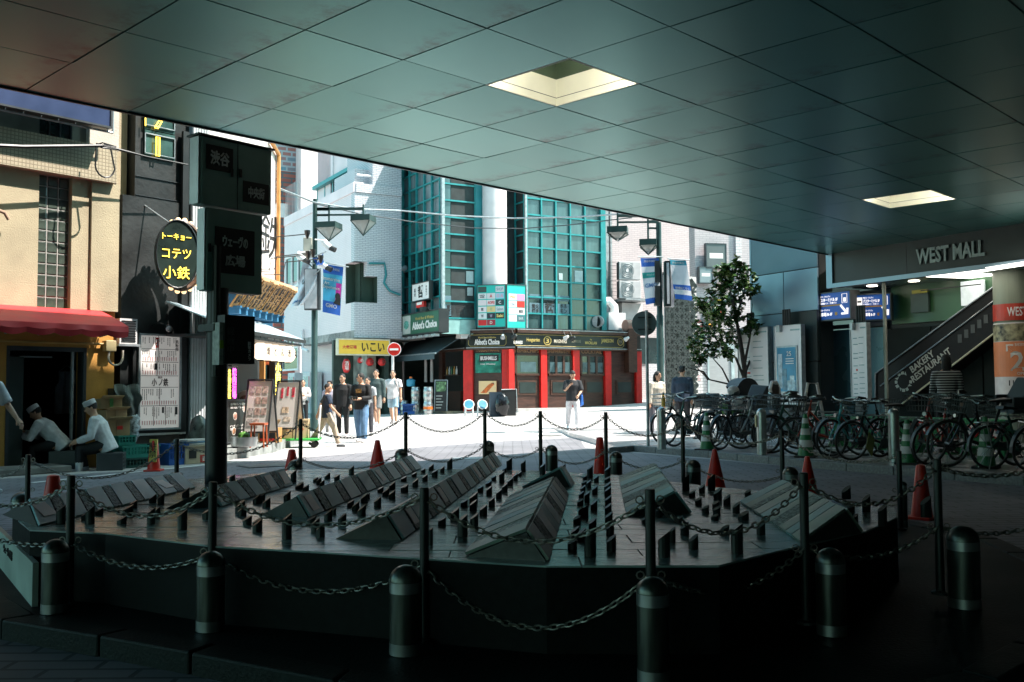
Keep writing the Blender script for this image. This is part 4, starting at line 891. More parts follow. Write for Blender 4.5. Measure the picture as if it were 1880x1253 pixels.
for k in range(5): x.tube((.1, -.0, zc1 + .45 + k * .1), (0.1 + .0, 0, zc1 + .45 + k * .1 + .01), .02, 5)
x = MB(); P = [WFf.uz(px, py, .1) for px, py in ((655, 340), (705, 345), (706, 318))]
x.path([(P[0][0], .1, zc1 + .75), (P[1][0], .1, zc1 + .75), (P[1][0] + .1, .1, zc1 + 1.0), (P[2][0], .1, zc1 + 2.4)], .045, 7); front(x.build('drain_pipe', WHITE, tw, smooth=True))
x = MB(); x.box(hr * .2, uR, .5, 3, zc1 + .38, zc1 + 1.1); x.box(uR - 1.3, uR, -.0, 3, zc1 + .38, 20); front(x.build('front_upper_wall', WT, tw))
x = MB(); x.tube((WLf.u(612, y4 - .05, 300), y4 - .06, zwl - 2), (WLf.u(612, y4 - .05, 300), y4 - .06, 19), .02, 6); x.build('lightning_cable', GALV, tw)
# overhang soffit and recessed ground floor
x = MB(); x.prism([(uL + 2.3, 0), (0, 0), (0, 3.2), (uL + 2.3, 3.2)], zc0 - .32, zc0); x.build('overhang_edge', mat('weathered_overhang', (.34, .33, .31), .8, noise=.3, scale=3), tw)
x = MB(); x.box(.0, uR, -.02, 3, zc0 - .3, zc0 - .002); front(x.build('overhang_front', WT, tw))
x = MB(); x.box(-.1, uR + 1, 2.2, 2.4, -.2, zc0 - .3); x.box(uR - .6, uR - .4, .4, 2.2, -.2, zc0 - .3); front(x.build('ground_floor_wall', mat('dark_green_tiles', (.03, .05, .04), .6, noise=.3), tw))
x = MB(); x.box(uL, -2.3, .9, 3.2, -.2, zc0); x.build('rear_wall', WL, tw)
x = MB(); x.box(-2.3, -.6, .8, 1.2, -.2, zc0 - .32); x.build('concrete_pier', mat('stained_concrete', (.24, .25, .22), .8, noise=.4, scale=2), tw)
for (a, b, yt, yb, off, n) in ((528, 541, 600, 640, .84, 2), (526, 560, 474, 522, -.06, 3), (520, 548, 640, 680, .84, 1)):
    wd_ = pbo(WLf, tw, 'window', GLASSD, a, b, yt, yb, off, off + .03)
    (ux, zx), (uy, zy) = WLf.uz(a, yt, off), WLf.uz(b, yb, off); x = MB(); t_ = .09
    for k in range(n + 1): uu = ux + (uy - ux) * k / n; x.box(uu - t_ / 2, uu + t_ / 2, off - .06, off + .02, min(zx, zy), max(zx, zy))
    x.box(ux, uy, off - .05, off + .02, min(zx, zy), min(zx, zy) + t_); x.box(ux, uy, off - .05, off + .02, max(zx, zy) - t_, max(zx, zy)); x.build('window_frame', WHITE, wd_)
x = MB()
for (pts) in (((555, 605), (555, 640), (566, 645)),): x.path([(WLf.u(a, -.1, b), -.1, WLf.z(a, b, -.1)) for a, b in pts], .07, 8)
x.build('white_pipe', WHITE, tw, smooth=True)
x = MB(); P = [(678, 484), (706, 484), (709, 505), (705, 520), (716, 535), (735, 542)]; x.path([(WFf.u(a, -.06, b), -.06, WFf.z(a, b, -.06)) for a, b in P], .05, 6); front(x.build('green_cable', TEALD, tw, smooth=True))
# yellow signboard, red lanterns
t, w, h = signbox(WFf, 'yellow_signboard', 'long yellow signboard with black brush lettering under the white tiled overhang', 'sign', 622, 714, 624, 650, -.25, -.02, mat('yellow_sign_face', (.8, .50, .05), .5, noise=.1, scale=1), mat('pale_sign_frame', (.6, .55, .4), .5), border=.05)
text('いこい', t, INK, w * .18, -.008, 0, h * .62, w * .46, bold=.02); text('大衆酒場', t, mat('red_print', (.55, .06, .03), .6), -w * .29, -.008, 0, h * .26, w * .28, bold=.02)
LAN = mat('red_lantern_paper', (.55, .02, .02), .5, noise=.15)
for i, (px, py, rx, rz, lb) in enumerate(((636, 672, .17, .31, 'tall red paper lantern below the left end of the yellow signboard'), (661, 662, .12, .13, 'small dark red lantern in the middle below the yellow signboard'), (679, 665, .17, .17, 'round red lantern with a dark mark below the yellow signboard'), (701, 665, .17, .17, 'round red lantern at the right end below the yellow signboard'))):
    u_, z_ = WFf.uz(px, py, .1); t = WFf.thing('red_lantern', lb, 'lantern', u_, .1, z_, 'red lanterns under the yellow signboard')
    x = MB(); x.ball((0, 0, 0), rx, rx, rz, 14, 9); x.build('shade', LAN, t, smooth=True)
    x = MB(); x.lathe([(rx * .5, rz * .92), (rx * .5, rz * 1.05)], 10); x.build('lantern_ring', BLK, t); x = MB(); x.lathe([(rx * .5, -rz * 1.05), (rx * .5, -rz * .92)], 10); x.build('lantern_ring', BLK, t); x = MB(); x.tube((0, 0, rz), (0, 0, rz + .5), .008, 5); x.build('hanger', BLK, t)
    (vtext('酒場', t, PAPER, -rx * .3, -rx - .005, 0, rz * 1.2) if i == 0 else text('祭', t, INK if i > 1 else PAPER, .03, -rx - .005, 0, rz * 1.0))
# vending machines against the white wall
for i, (a, b, lb) in enumerate(((522, 546, 'white drinks vending machine nearer the corner shop'), (549, 574, 'white drinks vending machine behind the woman in the white cardigan'))):
    t = WLf.thing('vending_machine', lb, 'vending machine', WLf.u((a + b) / 2, .2, 740), .2, terr(-8.5, 46) - .02, 'vending machines beside the white building')
    x = MB(); x.box(-.55, .55, 0, .6, 0, 1.95); bevel(x.build('cabinet', OFFW, t), .03); x = MB(); x.box(-.4, .35, -.012, 0, 1.0, 1.75); x.build('display_pane', mat('vending_pane', (.35, .45, .5), .2, noise=.3, scale=4), t)
    x = MB(); x.box(-.4, .2, -.02, 0, .25, .45); x.build('delivery_flap', DGREY, t); x = MB(); x.box(.4, .5, -.012, 0, .5, 1.75); x.build('red_strip', mat('faded_red', (.6, .2, .2), .5), t)

# ================================================================ teal glass building over the pub
W0 = Vector((1.337, 40, 0)); e1 = azd(60); e2 = azd(-30)
WG = Fr(W0, 60)                       # right wing front
P1 = W0 + e2 * .9; F1 = Fr(P1, 60)    # left bay front (set back .9)
C1 = Vector((-2.76, 38.68, 0)); LFc = Fr(C1, 150)
tb = WG.thing('teal_glass_building', 'teal framed glass building with a white round column above the pub', 'building', 0, 0, 0)
def onf(o, fr):   # place a mesh built in frame fr under the building whose empty sits in frame WG
    o.matrix_local = (Matrix.Translation(WG.O) @ Matrix.Rotation(WG.rot, 4, 'Z')).inverted() @ (Matrix.Translation(fr.O) @ Matrix.Rotation(fr.rot, 4, 'Z')); return o
ROWH = .675
def curtain(fr, us, z0, z1, name, depth=.22, dark=lambda i, j: 0, bar=.062, skip=()):
    """grid of panes between the column edges us and rows from z0 up"""
    rows = []; z = z0
    while z < z1: rows.append(z); z += ROWH
    rows.append(z)
    for i in range(len(us) - 1):
        for j in range(len(rows) - 1):
            if (i, j) in skip: continue
            x = MB(); x.box(us[i] + bar / 2, us[i + 1] - bar / 2, .03 + random.uniform(0, .01), .05, rows[j] + bar / 2, rows[j + 1] - bar / 2)
            pq = x.build('pane', (GLASSD, GLASSM, GLASSL)[dark(i, j)], tb); onf(pq, fr); a_ = random.gauss(0, .012)
            for v in pq.data.vertices: v.co.y += (v.co.x - (us[i] + us[i + 1]) / 2) * a_ + (v.co.z - rows[j] - ROWH / 2) * random.choice((-.012, .006, .012)) * .5
    for u_ in us: x = MB(); x.box(u_ - bar / 2, u_ + bar / 2, -.06, .06, rows[0], rows[-1]); onf(x.build('mullion', TEAL, tb), fr)
    for z in rows:
        for i in range(len(us) - 1): x = MB(); x.box(us[i] + bar / 2, us[i + 1] - bar / 2, -.045, .055, z - bar / 2, z + bar / 2); onf(x.build('transom', TEAL, tb), fr)
    return rows
zb = WG.z(970, 606); ZT = 12.6
zrow = zb
usW = [WG.u(px, 0, 520) for px in (967, 994, 1020.5, 1047, 1074, 1104)]
def dkW(i, j): return 0 if j in (1, 2, 3, 4) and not (i < 3 and j == 1) else (1 if j < 7 or i == 4 else 1)
rw = curtain(WG, usW, zb, ZT, 'w', dark=lambda i, j: (1 if j in (0, 5, 6) else 0) if j < 7 else 1)
usL = [LFc.u(px, 0, 460) for px in (740.5, 752.5, 766, 780, 794, 809)]
zbL = LFc.z(808, 575)
curtain(LFc, usL, zbL, ZT, 'l', dark=lambda i, j: 0 if j in (1, 2, 3) or random.random() < .25 else random.choice((1, 2, 2)))
usF = [F1.u(814, 0, 500), F1.u(872, 0, 500)]; zbF = F1.z(815, 584)
curtain(F1, usF, zbF, ZT, 'f', dark=lambda i, j: 1 if j > 4 else 0)
x = MB(); x.box(F1.u(812), F1.u(874), -.02, .1, F1.z(815, 613), zbF - .05); onf(x.build('spandrel_panel', mat('pale_teal_spandrel', (.25, .42, .40), .35, .3, noise=.15), tb), F1)
x = MB(); x.box(F1.u(872, 0, 450), F1.u(886, 0, 450), -.08, .8, F1.z(880, 600), ZT); onf(x.build('bay_pier', TEALD, tb), F1)
x = MB(); uc = F1.u(813, 0, 450); x.box(uc - .07, uc + .05, -.09, .05, zbL - .4, ZT); onf(x.build('corner_post', GALV, tb), F1)
x = MB(); x.box(usW[0] - .1, usW[0] - .02, -.1, .0, zb - .1, ZT); onf(x.build('corner_post', GALV, tb), WG)
# side return of the right wing, round column in the recess
RW = Fr(WG.W(usW[0], 0, 0), 150)
usR = [-.85, -.12]; curtain(RW, usR, WG.z(970, 551), ZT, 'r', dark=lambda i, j: 0 if j < 4 else 1)
ck = F1.W(F1.u(907, -.25, 450), -.3, 0)
x = MB(); rc = .5; zc_b = yp(907, 520, ck.y).z
for k, (a, b) in enumerate(((zc_b - .6, zc_b + 2.55), (zc_b + 2.56, zc_b + 5.4), (zc_b + 5.41, ZT))): q = MB(); q.lathe([(rc, a), (rc, b)], 28); o = q.build('column_segment', mat('column_white', (.70, .64, .63), .45, noise=.05), tb, smooth=True); o.matrix_local = (Matrix.Translation(WG.O) @ Matrix.Rotation(WG.rot, 4, 'Z')).inverted() @ Matrix.Translation((ck.x, ck.y, 0))
x = MB(); x.box(F1.u(884), F1.u(950, .9, 450), .85, 1.0, zb - .3, ZT); x.box(F1.u(931, .2, 450), F1.u(952, .2, 450), .2, .9, zb, ZT); onf(x.build('recess_wall', TEALD, tb), F1)
x = MB(); x.box(usW[0], usW[-1] + .25, .3, 5, zb - .4, ZT); onf(x.build('interior_core', mat('dim_interior', (.02, .03, .03), .8, noise=.3), tb), WG)
x = MB(); x.box(usL[0], 0, .4, 4, zbL - .6, ZT); onf(x.build('interior_core', mat('dim_interior', (.02, .03, .03), .8, noise=.3), tb), LFc)
x = MB(); x.box(usW[-1], usW[-1] + .22, -.05, .4, zb, ZT); onf(x.build('end_pier', TEAL, tb), WG)
for fr, a, b, yt, yb in ((WG, 1055, 1070, 497, 518), (WG, 1026, 1033, 502, 514), (F1, 856, 869, 498, 519), (F1, 858, 868, 528, 543)):
    x = MB(); pb(fr, x, a, b, yt, yb, .005, .02); onf(x.build('window_notice', mat('pale_notice', (.34, .42, .43), .5), tb), fr)
# frosted band and lettering of the grill restaurant on the glass
for fr, a, b, yt, yb in ((WG, 972, 993, 540, 549), (WG, 998, 1019, 542, 551), (WG, 1024, 1045, 543, 553), (F1, 816, 872, 543, 554), (WG, 972, 993, 556, 577), (WG, 998, 1019, 557, 578), (WG, 1024, 1045, 558, 579), (F1, 816, 872, 559, 580)):
    x = MB(); pb(fr, x, a, b, yt, yb, .012, .026); onf(x.build('frosted_film', mat('frosted_film', (.10, .17, .20), .5, noise=.1), tb), fr)
def wtext(fr, s_, px, py, h, w=None, m_=INK, vert=False, y=.004, bold=.02):
    o = (vtext if vert else text)(s_, None, m_, fr.u(px, y, py), y, fr.z(px, py, y), h, w, bold=bold, name='window_lettering'); o.parent = tb; return onf(o, fr)
for fr, xs in ((WG, (983, 1009, 1035)), (F1, (827, 845, 863))):
    yy = 567 if fr is WG else 569
    wtext(fr, '炭火\n焼き', xs[0], yy, .4, .34); wtext(fr, '哲', xs[1], yy, .52, .44, bold=.03); wtext(fr, 'ホル\nモン', xs[2], yy, .4, .34)
# teal rain duct at its left
DU = Fr(LFc.W(usL[0], 0, 0), 60)
t = thing('rain_duct', 'big teal square downpipe between the white building and the teal glass building', 'duct', LFc.W(usL[0] + .0, -.35, 0), DU.rot)
for a, b in ((311, 390), (394, 478)): x = MB(); x.box(-.22, .22, -.2, .2, yp(728, b, 42).z, yp(728, a, 42).z); bevel(x.build('duct_section', TEAL, t), .03)
x = MB(); z_ = yp(728, 490, 42).z; x.box(-.3, .25, -.25, .25, z_ - .45, z_ + .2); x.build('duct_box', TEALD, t); x = MB(); x.tube((0, -.1, z_ - .15), (.65, -.15, z_ - .1), .17, 12); x.build('exhaust_pipe', GALV, t, smooth=True)
# projecting 哲 sign and the big pub sign on the left face
t, w, h = signbox(LFc, 'white_grill_sign', 'white projecting sign with black brush characters on the teal left face', 'sign', 757, 788, 524, 554, -.35, -.2, mat('white_sign_face', (.75, .72, .70), .5, noise=.03), BLK, border=.04)
text('哲', t, INK, 0, -.008, 0, h * .75, w * .3, bold=.035); vtext('炭火', t, INK, -w * .33, -.008, 0, h * .5, w * .1); vtext('ホルモン', t, INK, w * .34, -.008, 0, h * .6, w * .09)
x = MB(); x.box(-w * .25, w * .2, -.02, .1, -h / 2 - .3, -h / 2 - .08); x.build('lower_strip', RED, t); x = MB(); x.box(-w * .2, w * .1, -.03, -.02, -h / 2 - .2, -h / 2 - .09); x.build('strip_plate', PAPER, t)
t, w, h = signbox(LFc, 'green_pub_sign', 'large green pub signboard with white blackletter on the left face above the awning', 'sign', 739, 806, 575, 612, -.4, 0, mat('dark_green_sign', (.012, .10, .05), .4, noise=.08), BLK, border=.06, pr=772)
flat(t, 'crest_panel', mat('pale_crest_panel', (.45, .47, .42), .5, noise=.1), -w / 2, -w * .27, -h * .46, h * .46); disc(t, 'crest', mat('crest_green', (.1, .35, .28), .5, noise=.5, scale=9), -w * .385, 0, w * .07, h * .22, -.012)
text("Abbot's Choice", t, PAPER, w * .12, -.008, -h * .1, h * .4, w * .66, bold=.035); text('World Beer & Whiskies', t, mat('gold_print', (.5, .38, .12), .5), w * .12, -.008, h * .24, h * .15, w * .5)
x = MB()
for k in range(6): x.box(-w / 2 + w * k / 6 + .05, -w / 2 + w * (k + .7) / 6, -.1, .1, -h / 2 - .2, -h / 2 - .1)
x.build('lower_rail', GALV, t)
for i, (px, py) in enumerate(((733, 568), (779, 567))):
    o = LFc.thing('flood_lamp', ('dark floodlamp left of the green pub sign', 'dark floodlamp on top of the green pub sign')[i], 'lamp', LFc.u(px, -.5, py), -.5, LFc.z(px, py, -.5)); x = MB(); x.box(-.1, .1, -.15, .05, -.1, .06); x.build('lamp_head', DARK, o); x = MB(); x.tube((0, .05, 0), (.05, .3, -.1), .02, 6); x.build('arm', DARK, o)
# tenant directory on the corner
DIRM = mat('bright_teal_board', (.015, .42, .36), .45, noise=.05)
pubC2 = Vector((.15, 38.94, 0))
Dl = Fr(yp(929, 600, 38.75), 105); Dr = Fr(yp(929, 600, 38.75), 60)
TILES = {(0, 0): ((.03, .06, .05), '', None), (2, 0): ((.6, .6, .6), 'SHOP', (.2, .3, .35)), (0, 1): ((.6, .58, .58), 'HO\nME', (.02, .02, .02)), (1, 1): ((.6, .56, .56), 'A', (.5, .03, .03)), (2, 1): ((.3, .5, .6), 'O A', (.7, .3, .35)), (0, 2): ((.68, .58, .58), '', None), (1, 2): ((.66, .58, .58), 'AOPEI', (.6, .05, .05)),
         (2, 2): ((.02, .05, .05), 'C', (.7, .7, .7)), (0, 3): ((.68, .62, .62), '哲', (.02, .02, .02)), (1, 3): ((.65, .48, .22), '花', (.35, .4, .2)), (2, 3): ((.6, .6, .6), 'Salon', (.2, .3, .3)), (0, 4): ((.6, .62, .62), 'W', (.02, .03, .03)), (1, 4): ((.02, .02, .03), 'W', (.4, .35, .45)), (2, 4): ((.03, .03, .02), 'Saki', (.75, .6, .2)), (0, 5): ((.55, .02, .02), '', None), (1, 5): ((.3, .02, .04), 'D', (.7, .6, .5))}
t, w, h = signbox(Dl, 'tenant_board', 'bright teal tenant board with a grid of small shop logos, wider left leaf', 'sign', 877, 928, 524, 601, -.06, .1, DIRM, DGREY, border=.03, pr=900)
for (i, j), (c, s_, c2) in TILES.items():
    cw, chh = w * .30, h * .135; px_ = -w * .33 + i * w * .315; pz = h * .40 - j * h * .158
    o = flat(t, 'logo_tile', mat('tile_%d%d' % (i, j), c, .5, noise=.02), px_ - cw / 2, px_ + cw / 2, pz - chh / 2, pz + chh / 2)
    if s_: text(s_, o, mat('print_%d%d' % (i, j), c2, .5, noise=0), px_, -.008, pz, chh * .55, min(cw * .8, chh * .45 * max(1, len(s_.split('\n')[0]))), bold=.02)
t, w, h = signbox(Dr, 'tenant_board', 'narrow right leaf of the teal tenant board, with a pink tile near its top', 'sign', 931, 965, 523, 602, -.06, .1, DIRM, DGREY, border=.03)
for k, (c, s_, c2) in enumerate((((.68, .62, .6), 'PIG', (.5, .3, .1)), ((.6, .25, .5), '', None), ((.6, .6, .62), 'Chic', (.3, .35, .4)), ((.45, .02, .01), '', None), ((.64, .6, .6), '', None), ((.66, .63, .62), '哲', (.02, .02, .02)), ((.68, .6, .6), '', None), ((.05, .12, .14), 'BAR', (.3, .4, .4)))):
    i, j = k % 2, k // 2; cw, chh = w * .42, h * .15; px_ = -w * .2 + i * w * .44; pz = h * .22 - j * h * .165
    o = flat(t, 'logo_tile', mat('tile_r%d' % k, c, .5, noise=.02), px_ - cw / 2, px_ + cw / 2, pz - chh / 2, pz + chh / 2)
    if s_: text(s_, o, mat('print_r%d' % k, c2, .5, noise=0), px_, -.008, pz, chh * .45, cw * .6, bold=.02)

# ================================================================ pub
PC2 = pubC2; PC1 = Vector((-1.82, 39.47, 0)); PC3 = Vector((5.5, 42.0, 0))
PF = Fr(PC2, 60); PCh = Fr(PC1, 105); PL = Fr(PC1, 150)
BROWN = mat('dark_brown_panelling', (.055, .022, .014), .45, noise=.3, scale=3, stretch=(1, 1, 5), bump=.1)
FASC = mat('black_fascia', (.008, .012, .01), .35, noise=.2)
pub = PF.thing('pub', 'corner pub with red columns, brown panels and a black fascia of drink names', 'pub', 0, 0, 0)
def onp(o, fr):
    o.matrix_local = (Matrix.Translation(PF.O) @ Matrix.Rotation(PF.rot, 4, 'Z')).inverted() @ (Matrix.Translation(fr.O) @ Matrix.Rotation(fr.rot, 4, 'Z')); return o
zf1, zf0 = PF.z(942, 611), PF.z(942, 637); Lc = (PC2 - PC1).length; Lf = (PC3 - PC2).length; zg = .15
x = MB(); x.prism([(0, 0), (Lf, 0), (Lf, 6), (-2, 8), (-4.5, 6.5)], zf1 - .02, zf1 + .2); x.build('flat_roof', BLK, pub)
for fr, a, b in ((PF, 0, Lf), (PCh, 0, Lc), (PL, -6.7, 0)):
    x = MB(); x.box(a, b, -.06, .3, zf0, zf1); onp(x.build('fascia', FASC, pub), fr)
    x = MB(); x.box(a, b, -.16, .3, zf1, zf1 + .12); x.box(a, b, -.12, .2, zf0 - .1, zf0); onp(x.build('cornice', WOODB, pub), fr)
    x = MB(); x.box(a, b, -.165, -.13, zf1 + .12, zf1 + .15); x.box(a, b, -.125, -.1, zf0 - .03, zf0 - .0); onp(x.build('cornice_edge', GALV, pub), fr)
    if fr is not PL: x = MB(); x.box(a, b, .12, .4, zg, zf0 - .1); onp(x.build('panel_wall', BROWN, pub), fr)
zw0, zw1 = PF.z(960, 686), PF.z(960, 652); zt0 = zf0 - .34
def colm(fr, px0, px1): x = MB(); x.box(fr.u(px0, 0, 700), fr.u(px1, 0, 700), -.03, .16, zg, zf0 - .1); o = onp(x.build('red_column', REDP, pub), fr); return o
for fr, a, b in ((PCh, 851, 868), (PCh, 922, 933), (PF, 934, 944), (PF, 993, 1004), (PF, 1052, 1064), (PF, 1111, 1122), (PF, 1168, 1178)): colm(fr, a, b)
x = MB(); x.box(Lf - .02, Lf + .0, .1, 4, zg, zf0); x.build('end_wall', BROWN, pub)
for (a, b, s_) in ((946, 990, 'FISH&CHIPS'), (1006, 1048, "SHEPHERD'S PIE"), (1066, 1108, 'COCKTAIL')):
    ux, uy = PF.u(a, .1, 680), PF.u(b, .1, 680); x = MB(); x.box(ux, uy, .08, .115, zw0, zt0); wo = x.build('window', GLASSD, pub)
    x = MB(); x.box(ux, uy, .02, .12, zw0 - .08, zw0); x.box(ux, uy, .05, .12, zt0, zt0 + .05); n_ = 1 if s_[0] == 'F' else 3
    for k in range(n_ + 1): uu = ux + (uy - ux) * k / n_; x.box(uu - .05, uu + .05, .04, .12, zw0, zt0)
    x.build('window_frame', WOODB, wo)
    for k in range(n_): x = MB(); a1, b1 = ux + (uy - ux) * (k + .2) / n_, ux + (uy - ux) * (k + .85) / n_; x.box(a1, b1, .072, .08, zw0 + .06, zt0 - .25); x.build('blind', mat('blue_grey_blind', (.06, .11, .12), .3, noise=.25), wo)
    text(s_, pub, mat('gold_lettering', (.30, .17, .08), .5), (ux + uy) / 2, .115, zt0 + .2, .17, min(uy - ux, .13 * len(s_)), bold=.015, name='panel_lettering')
for a, b in ((953, 983), (1014, 1044), (1077, 1104), (1134, 1158)):
    ux, uy = PF.u(a, .1, 712), PF.u(b, .1, 712); z0_, z1_ = PF.z(960, 722, .1), PF.z(960, 702, .1); x = MB(); x.box(ux - .08, uy + .08, .085, .12, z0_ - .08, z1_ + .08); x.build('panel_moulding', WOODB, pub); x = MB(); x.box(ux, uy, .07, .12, z0_, z1_); x.build('black_board', mat('dark_green_board', (.015, .026, .024), .4), pub)
x = MB(); x.box(PCh.u(873, .1, 670), PCh.u(920, .1, 670), .06, .12, PCh.z(895, 685, .1), PCh.z(895, 649, .1)); onp(x.build('green_window', mat('green_window_poster', (.02, .2, .14), .25, noise=.4, scale=3), pub), PCh)
def ptext(fr, s_, px, py, h, w=None, m_=PAPER, y=-.066, bold=.02, **k):
    o = text(s_, None, m_, fr.u(px, y, py), y, fr.z(px, py, y), h, w, bold=bold, **k); o.parent = pub; return onp(o, fr)
GOLD = mat('gold_sign_lettering', (.45, .34, .10), .45); CRM = mat('cream_lettering', (.6, .54, .42), .5)
ptext(PCh, 'PUBLIC HOUSE', 896, 642, .17, .95, mat('gold_lettering', (.30, .17, .08), .5), .11)
x = MB(); x.box(PCh.u(880, .04, 658), PCh.u(915, .04, 658), .04, .06, PCh.z(895, 664, .04), PCh.z(895, 652, .04)); onp(x.build('name_plate', INK, pub), PCh); ptext(PCh, 'BUSHMILLS', 897, 658, .16, .68, PAPER, .034, .03); ptext(PCh, 'Irish Whiskey', 896, 669, .07, .62, PAPER, .054)
ptext(PCh, "Abbot's Choice", 894, 628, .24, 1.05, PAPER, bold=.04); ptext(PCh, 'World Beer & Whiskies', 894, 620, .07, .75, GOLD)
for s_, px, py, h_, w_, m_ in (('GUINNESS', 951, 629, .13, .42, PAPER), ('Hoegaarden', 979, 625, .2, .62, GOLD), ('3', 1005, 626, .2, .16, GOLD), ("MAGNERS", 1029, 627, .15, .62, CRM), ('BOWMORE', 1058, 627, .12, .45, mat('dim_gold', (.18, .17, .12), .5)), ('MACALLAN', 1085, 630, .12, .58, GOLD), ('The', 1085, 624, .06, .1, GOLD), ('JAMESON', 1115, 627, .2, .62, GOLD), ('IPA', 1139, 628, .14, .2, mat('dim_gold', (.18, .17, .12), .5))): ptext(PF, s_, px, py, h_, w_, m_)
x = MB(); u_, z_ = PF.uz(1005, 626, -.066); x.path([(u_ + .17 * math.cos(q), -.066, z_ + .17 * math.sin(q)) for q in [2 * math.pi * k / 18 for k in range(18)]], .02, 5, closed=True); u_, z_ = PF.uz(1139, 628, -.066); x.path([(u_ + .15 * math.cos(q), -.066, z_ + .15 * math.sin(q)) for q in [2 * math.pi * k / 16 for k in range(16)]], .012, 5, closed=True); x.build('round_logo', GOLD, pub)
for fr, a, b in ((PCh, 860, 929), (PF, 944, 1145)):
    x = MB(); (ux, z1), (uy, _) = fr.uz(a, 615, -.065), fr.uz(b, 615, -.065); z0_ = zf0 + .05; z1 = zf1 - .06
    x.path([(ux, -.065, z0_ + .08), (ux + .08, -.065, z0_), (uy - .08, -.065, z0_), (uy, -.065, z0_ + .08), (uy, -.065, z1 - .08), (uy - .08, -.065, z1), (ux + .08, -.065, z1), (ux, -.065, z1 - .08)], .01, 4, closed=True); onp(x.build('gilt_line', GOLD, pub), fr)
# open left bay: dark doorway wall, shelves
x = MB(); x.box(-6.7, 0, 1.2, 1.4, zg, zf0); x.box(-6.7, -6.5, .1, 1.3, zg, zf0); onp(x.build('doorway_wall', mat('dark_green_boarding', (.016, .03, .024), .6, noise=.3, stretch=(1, 1, 12)), pub), PL)
x = MB(); x.box(PL.u(823, .0, 700), PL.u(845, 0, 700), .0, .15, zg, zf0 - 1.75); x.box(PL.u(806, 0, 700), PL.u(812, 0, 700), .0, .15, zg, zf0); x.box(-.1, 0, 0, .3, zg, zf0); onp(x.build('bay_panel', BROWN, pub), PL)
x = MB(); x.box(-6.7, Lc * 0, -.9, 1.2, -.1, .42); onp(x.build('entrance_step', brickmat('step_bricks', (.26, .22, .14), (.2, .17, .12), (.1, .09, .08), .25, .09, .012, .4, .7), pub), PL)
LEDGE = mat('pale_ledge_stone', (.45, .44, .42), .7, noise=.2, scale=3)
x = MB(); x.box(-.1, Lf + .1, -.32, .12, -.1, .53); x.build('ledge', LEDGE, pub); x = MB(); x.box(-.05, Lc + .12, -.3, .12, -.1, .42); onp(x.build('ledge', LEDGE, pub), PCh)
# awning over the bay
t = PL.thing('pub_awning', 'blue-grey folding awning over the pub entrance', 'awning', 0, 0, 0)
(a0, za0), (a1, za1) = PL.uz(733, 656, -1.3), PL.uz(800, 640, -1.3); zt_ = zf1 - .05; zfr = za0 + .02
AWB = mat('blue_grey_canvas', (.055, .09, .105), .7, noise=.15, scale=3); ee = -.2
x = MB(); x.slab([(-5.6, -1.35, zfr), (ee, -1.35, zfr), (ee, -.05, zt_), (-5.6, -.05, zt_)], .02); x.build('canvas', AWB, t); x = MB(); x.box(-5.6, ee, -1.38, -1.36, zfr - .22, zfr); x.build('valance', AWB, t)
x = MB(); x.tube((-5.7, -1.35, zfr + .02), (ee + .1, -1.35, zfr + .02), .04, 8); x.tube((-5.7, -.02, zt_ + .1), (ee + .1, -.02, zt_ + .1), .06, 8); x.tube((-.6, -.05, zt_ - .1), (-1.0, -1.33, zfr), .03, 6); x.tube((-5, -.05, zt_ - .1), (-4.6, -1.33, zfr), .03, 6); x.build('awning_frame', GALV, t)
x = MB(); x.box(ee - .1, ee + .35, -.35, .05, zt_ - .15, zt_ + .3); x.build('end_cover', OFFW, t)
# poster with an orange figure is replaced by plain orange shapes
t, w, h = signbox(PCh, 'orange_poster', 'small orange poster screwed to the brown panel left of a red column', 'poster', 879, 911, 700, 724, -.02, .1, mat('cream_poster', (.72, .5, .26), .5, noise=.05), None)
x = MB(); x.add([(-w * .4, -.006, -h * .42), (-w * .05, -.006, -h * .42), (w * .4, -.006, h * .25), (w * .25, -.006, h * .36), (w * .05, -.006, h * .2)], [(0, 1, 2, 3, 4)]); x.build('orange_shape', mat('orange_print', (.55, .12, .02), .5, noise=.4, scale=8), t); disc(t, 'dark_dot', INK, w * .32, h * .3, w * .06, w * .05)
# spot lamps on the fascia
for i, (fr, px, py, m_) in enumerate(((PCh, 862, 619, DARK), (PCh, 923, 618, GALV), (PF, 945, 618, DARK), (PF, 1040, 620, OFFW), (PF, 1052, 621, DARK), (PF, 1151, 622, OFFW))):
    o = fr.thing('spot_lamp', f'small spotlight above the black pub fascia, {ORD[i]} from the awning', 'lamp', fr.u(px, -.45, py), -.45, fr.z(px, py, -.45), 'spotlights along the pub fascia'); x = MB(); x.lathe([(.05, -.1), (.1, .1)], 10, axis='y'); oo = x.build('lamp_head', m_, o); oo.rotation_euler = (-.5, 0, .3); x = MB(); x.path([(0, .05, .02), (0, .2, .25), (0, .4, .22)], .015, 5); x.build('arm', BLK, o)
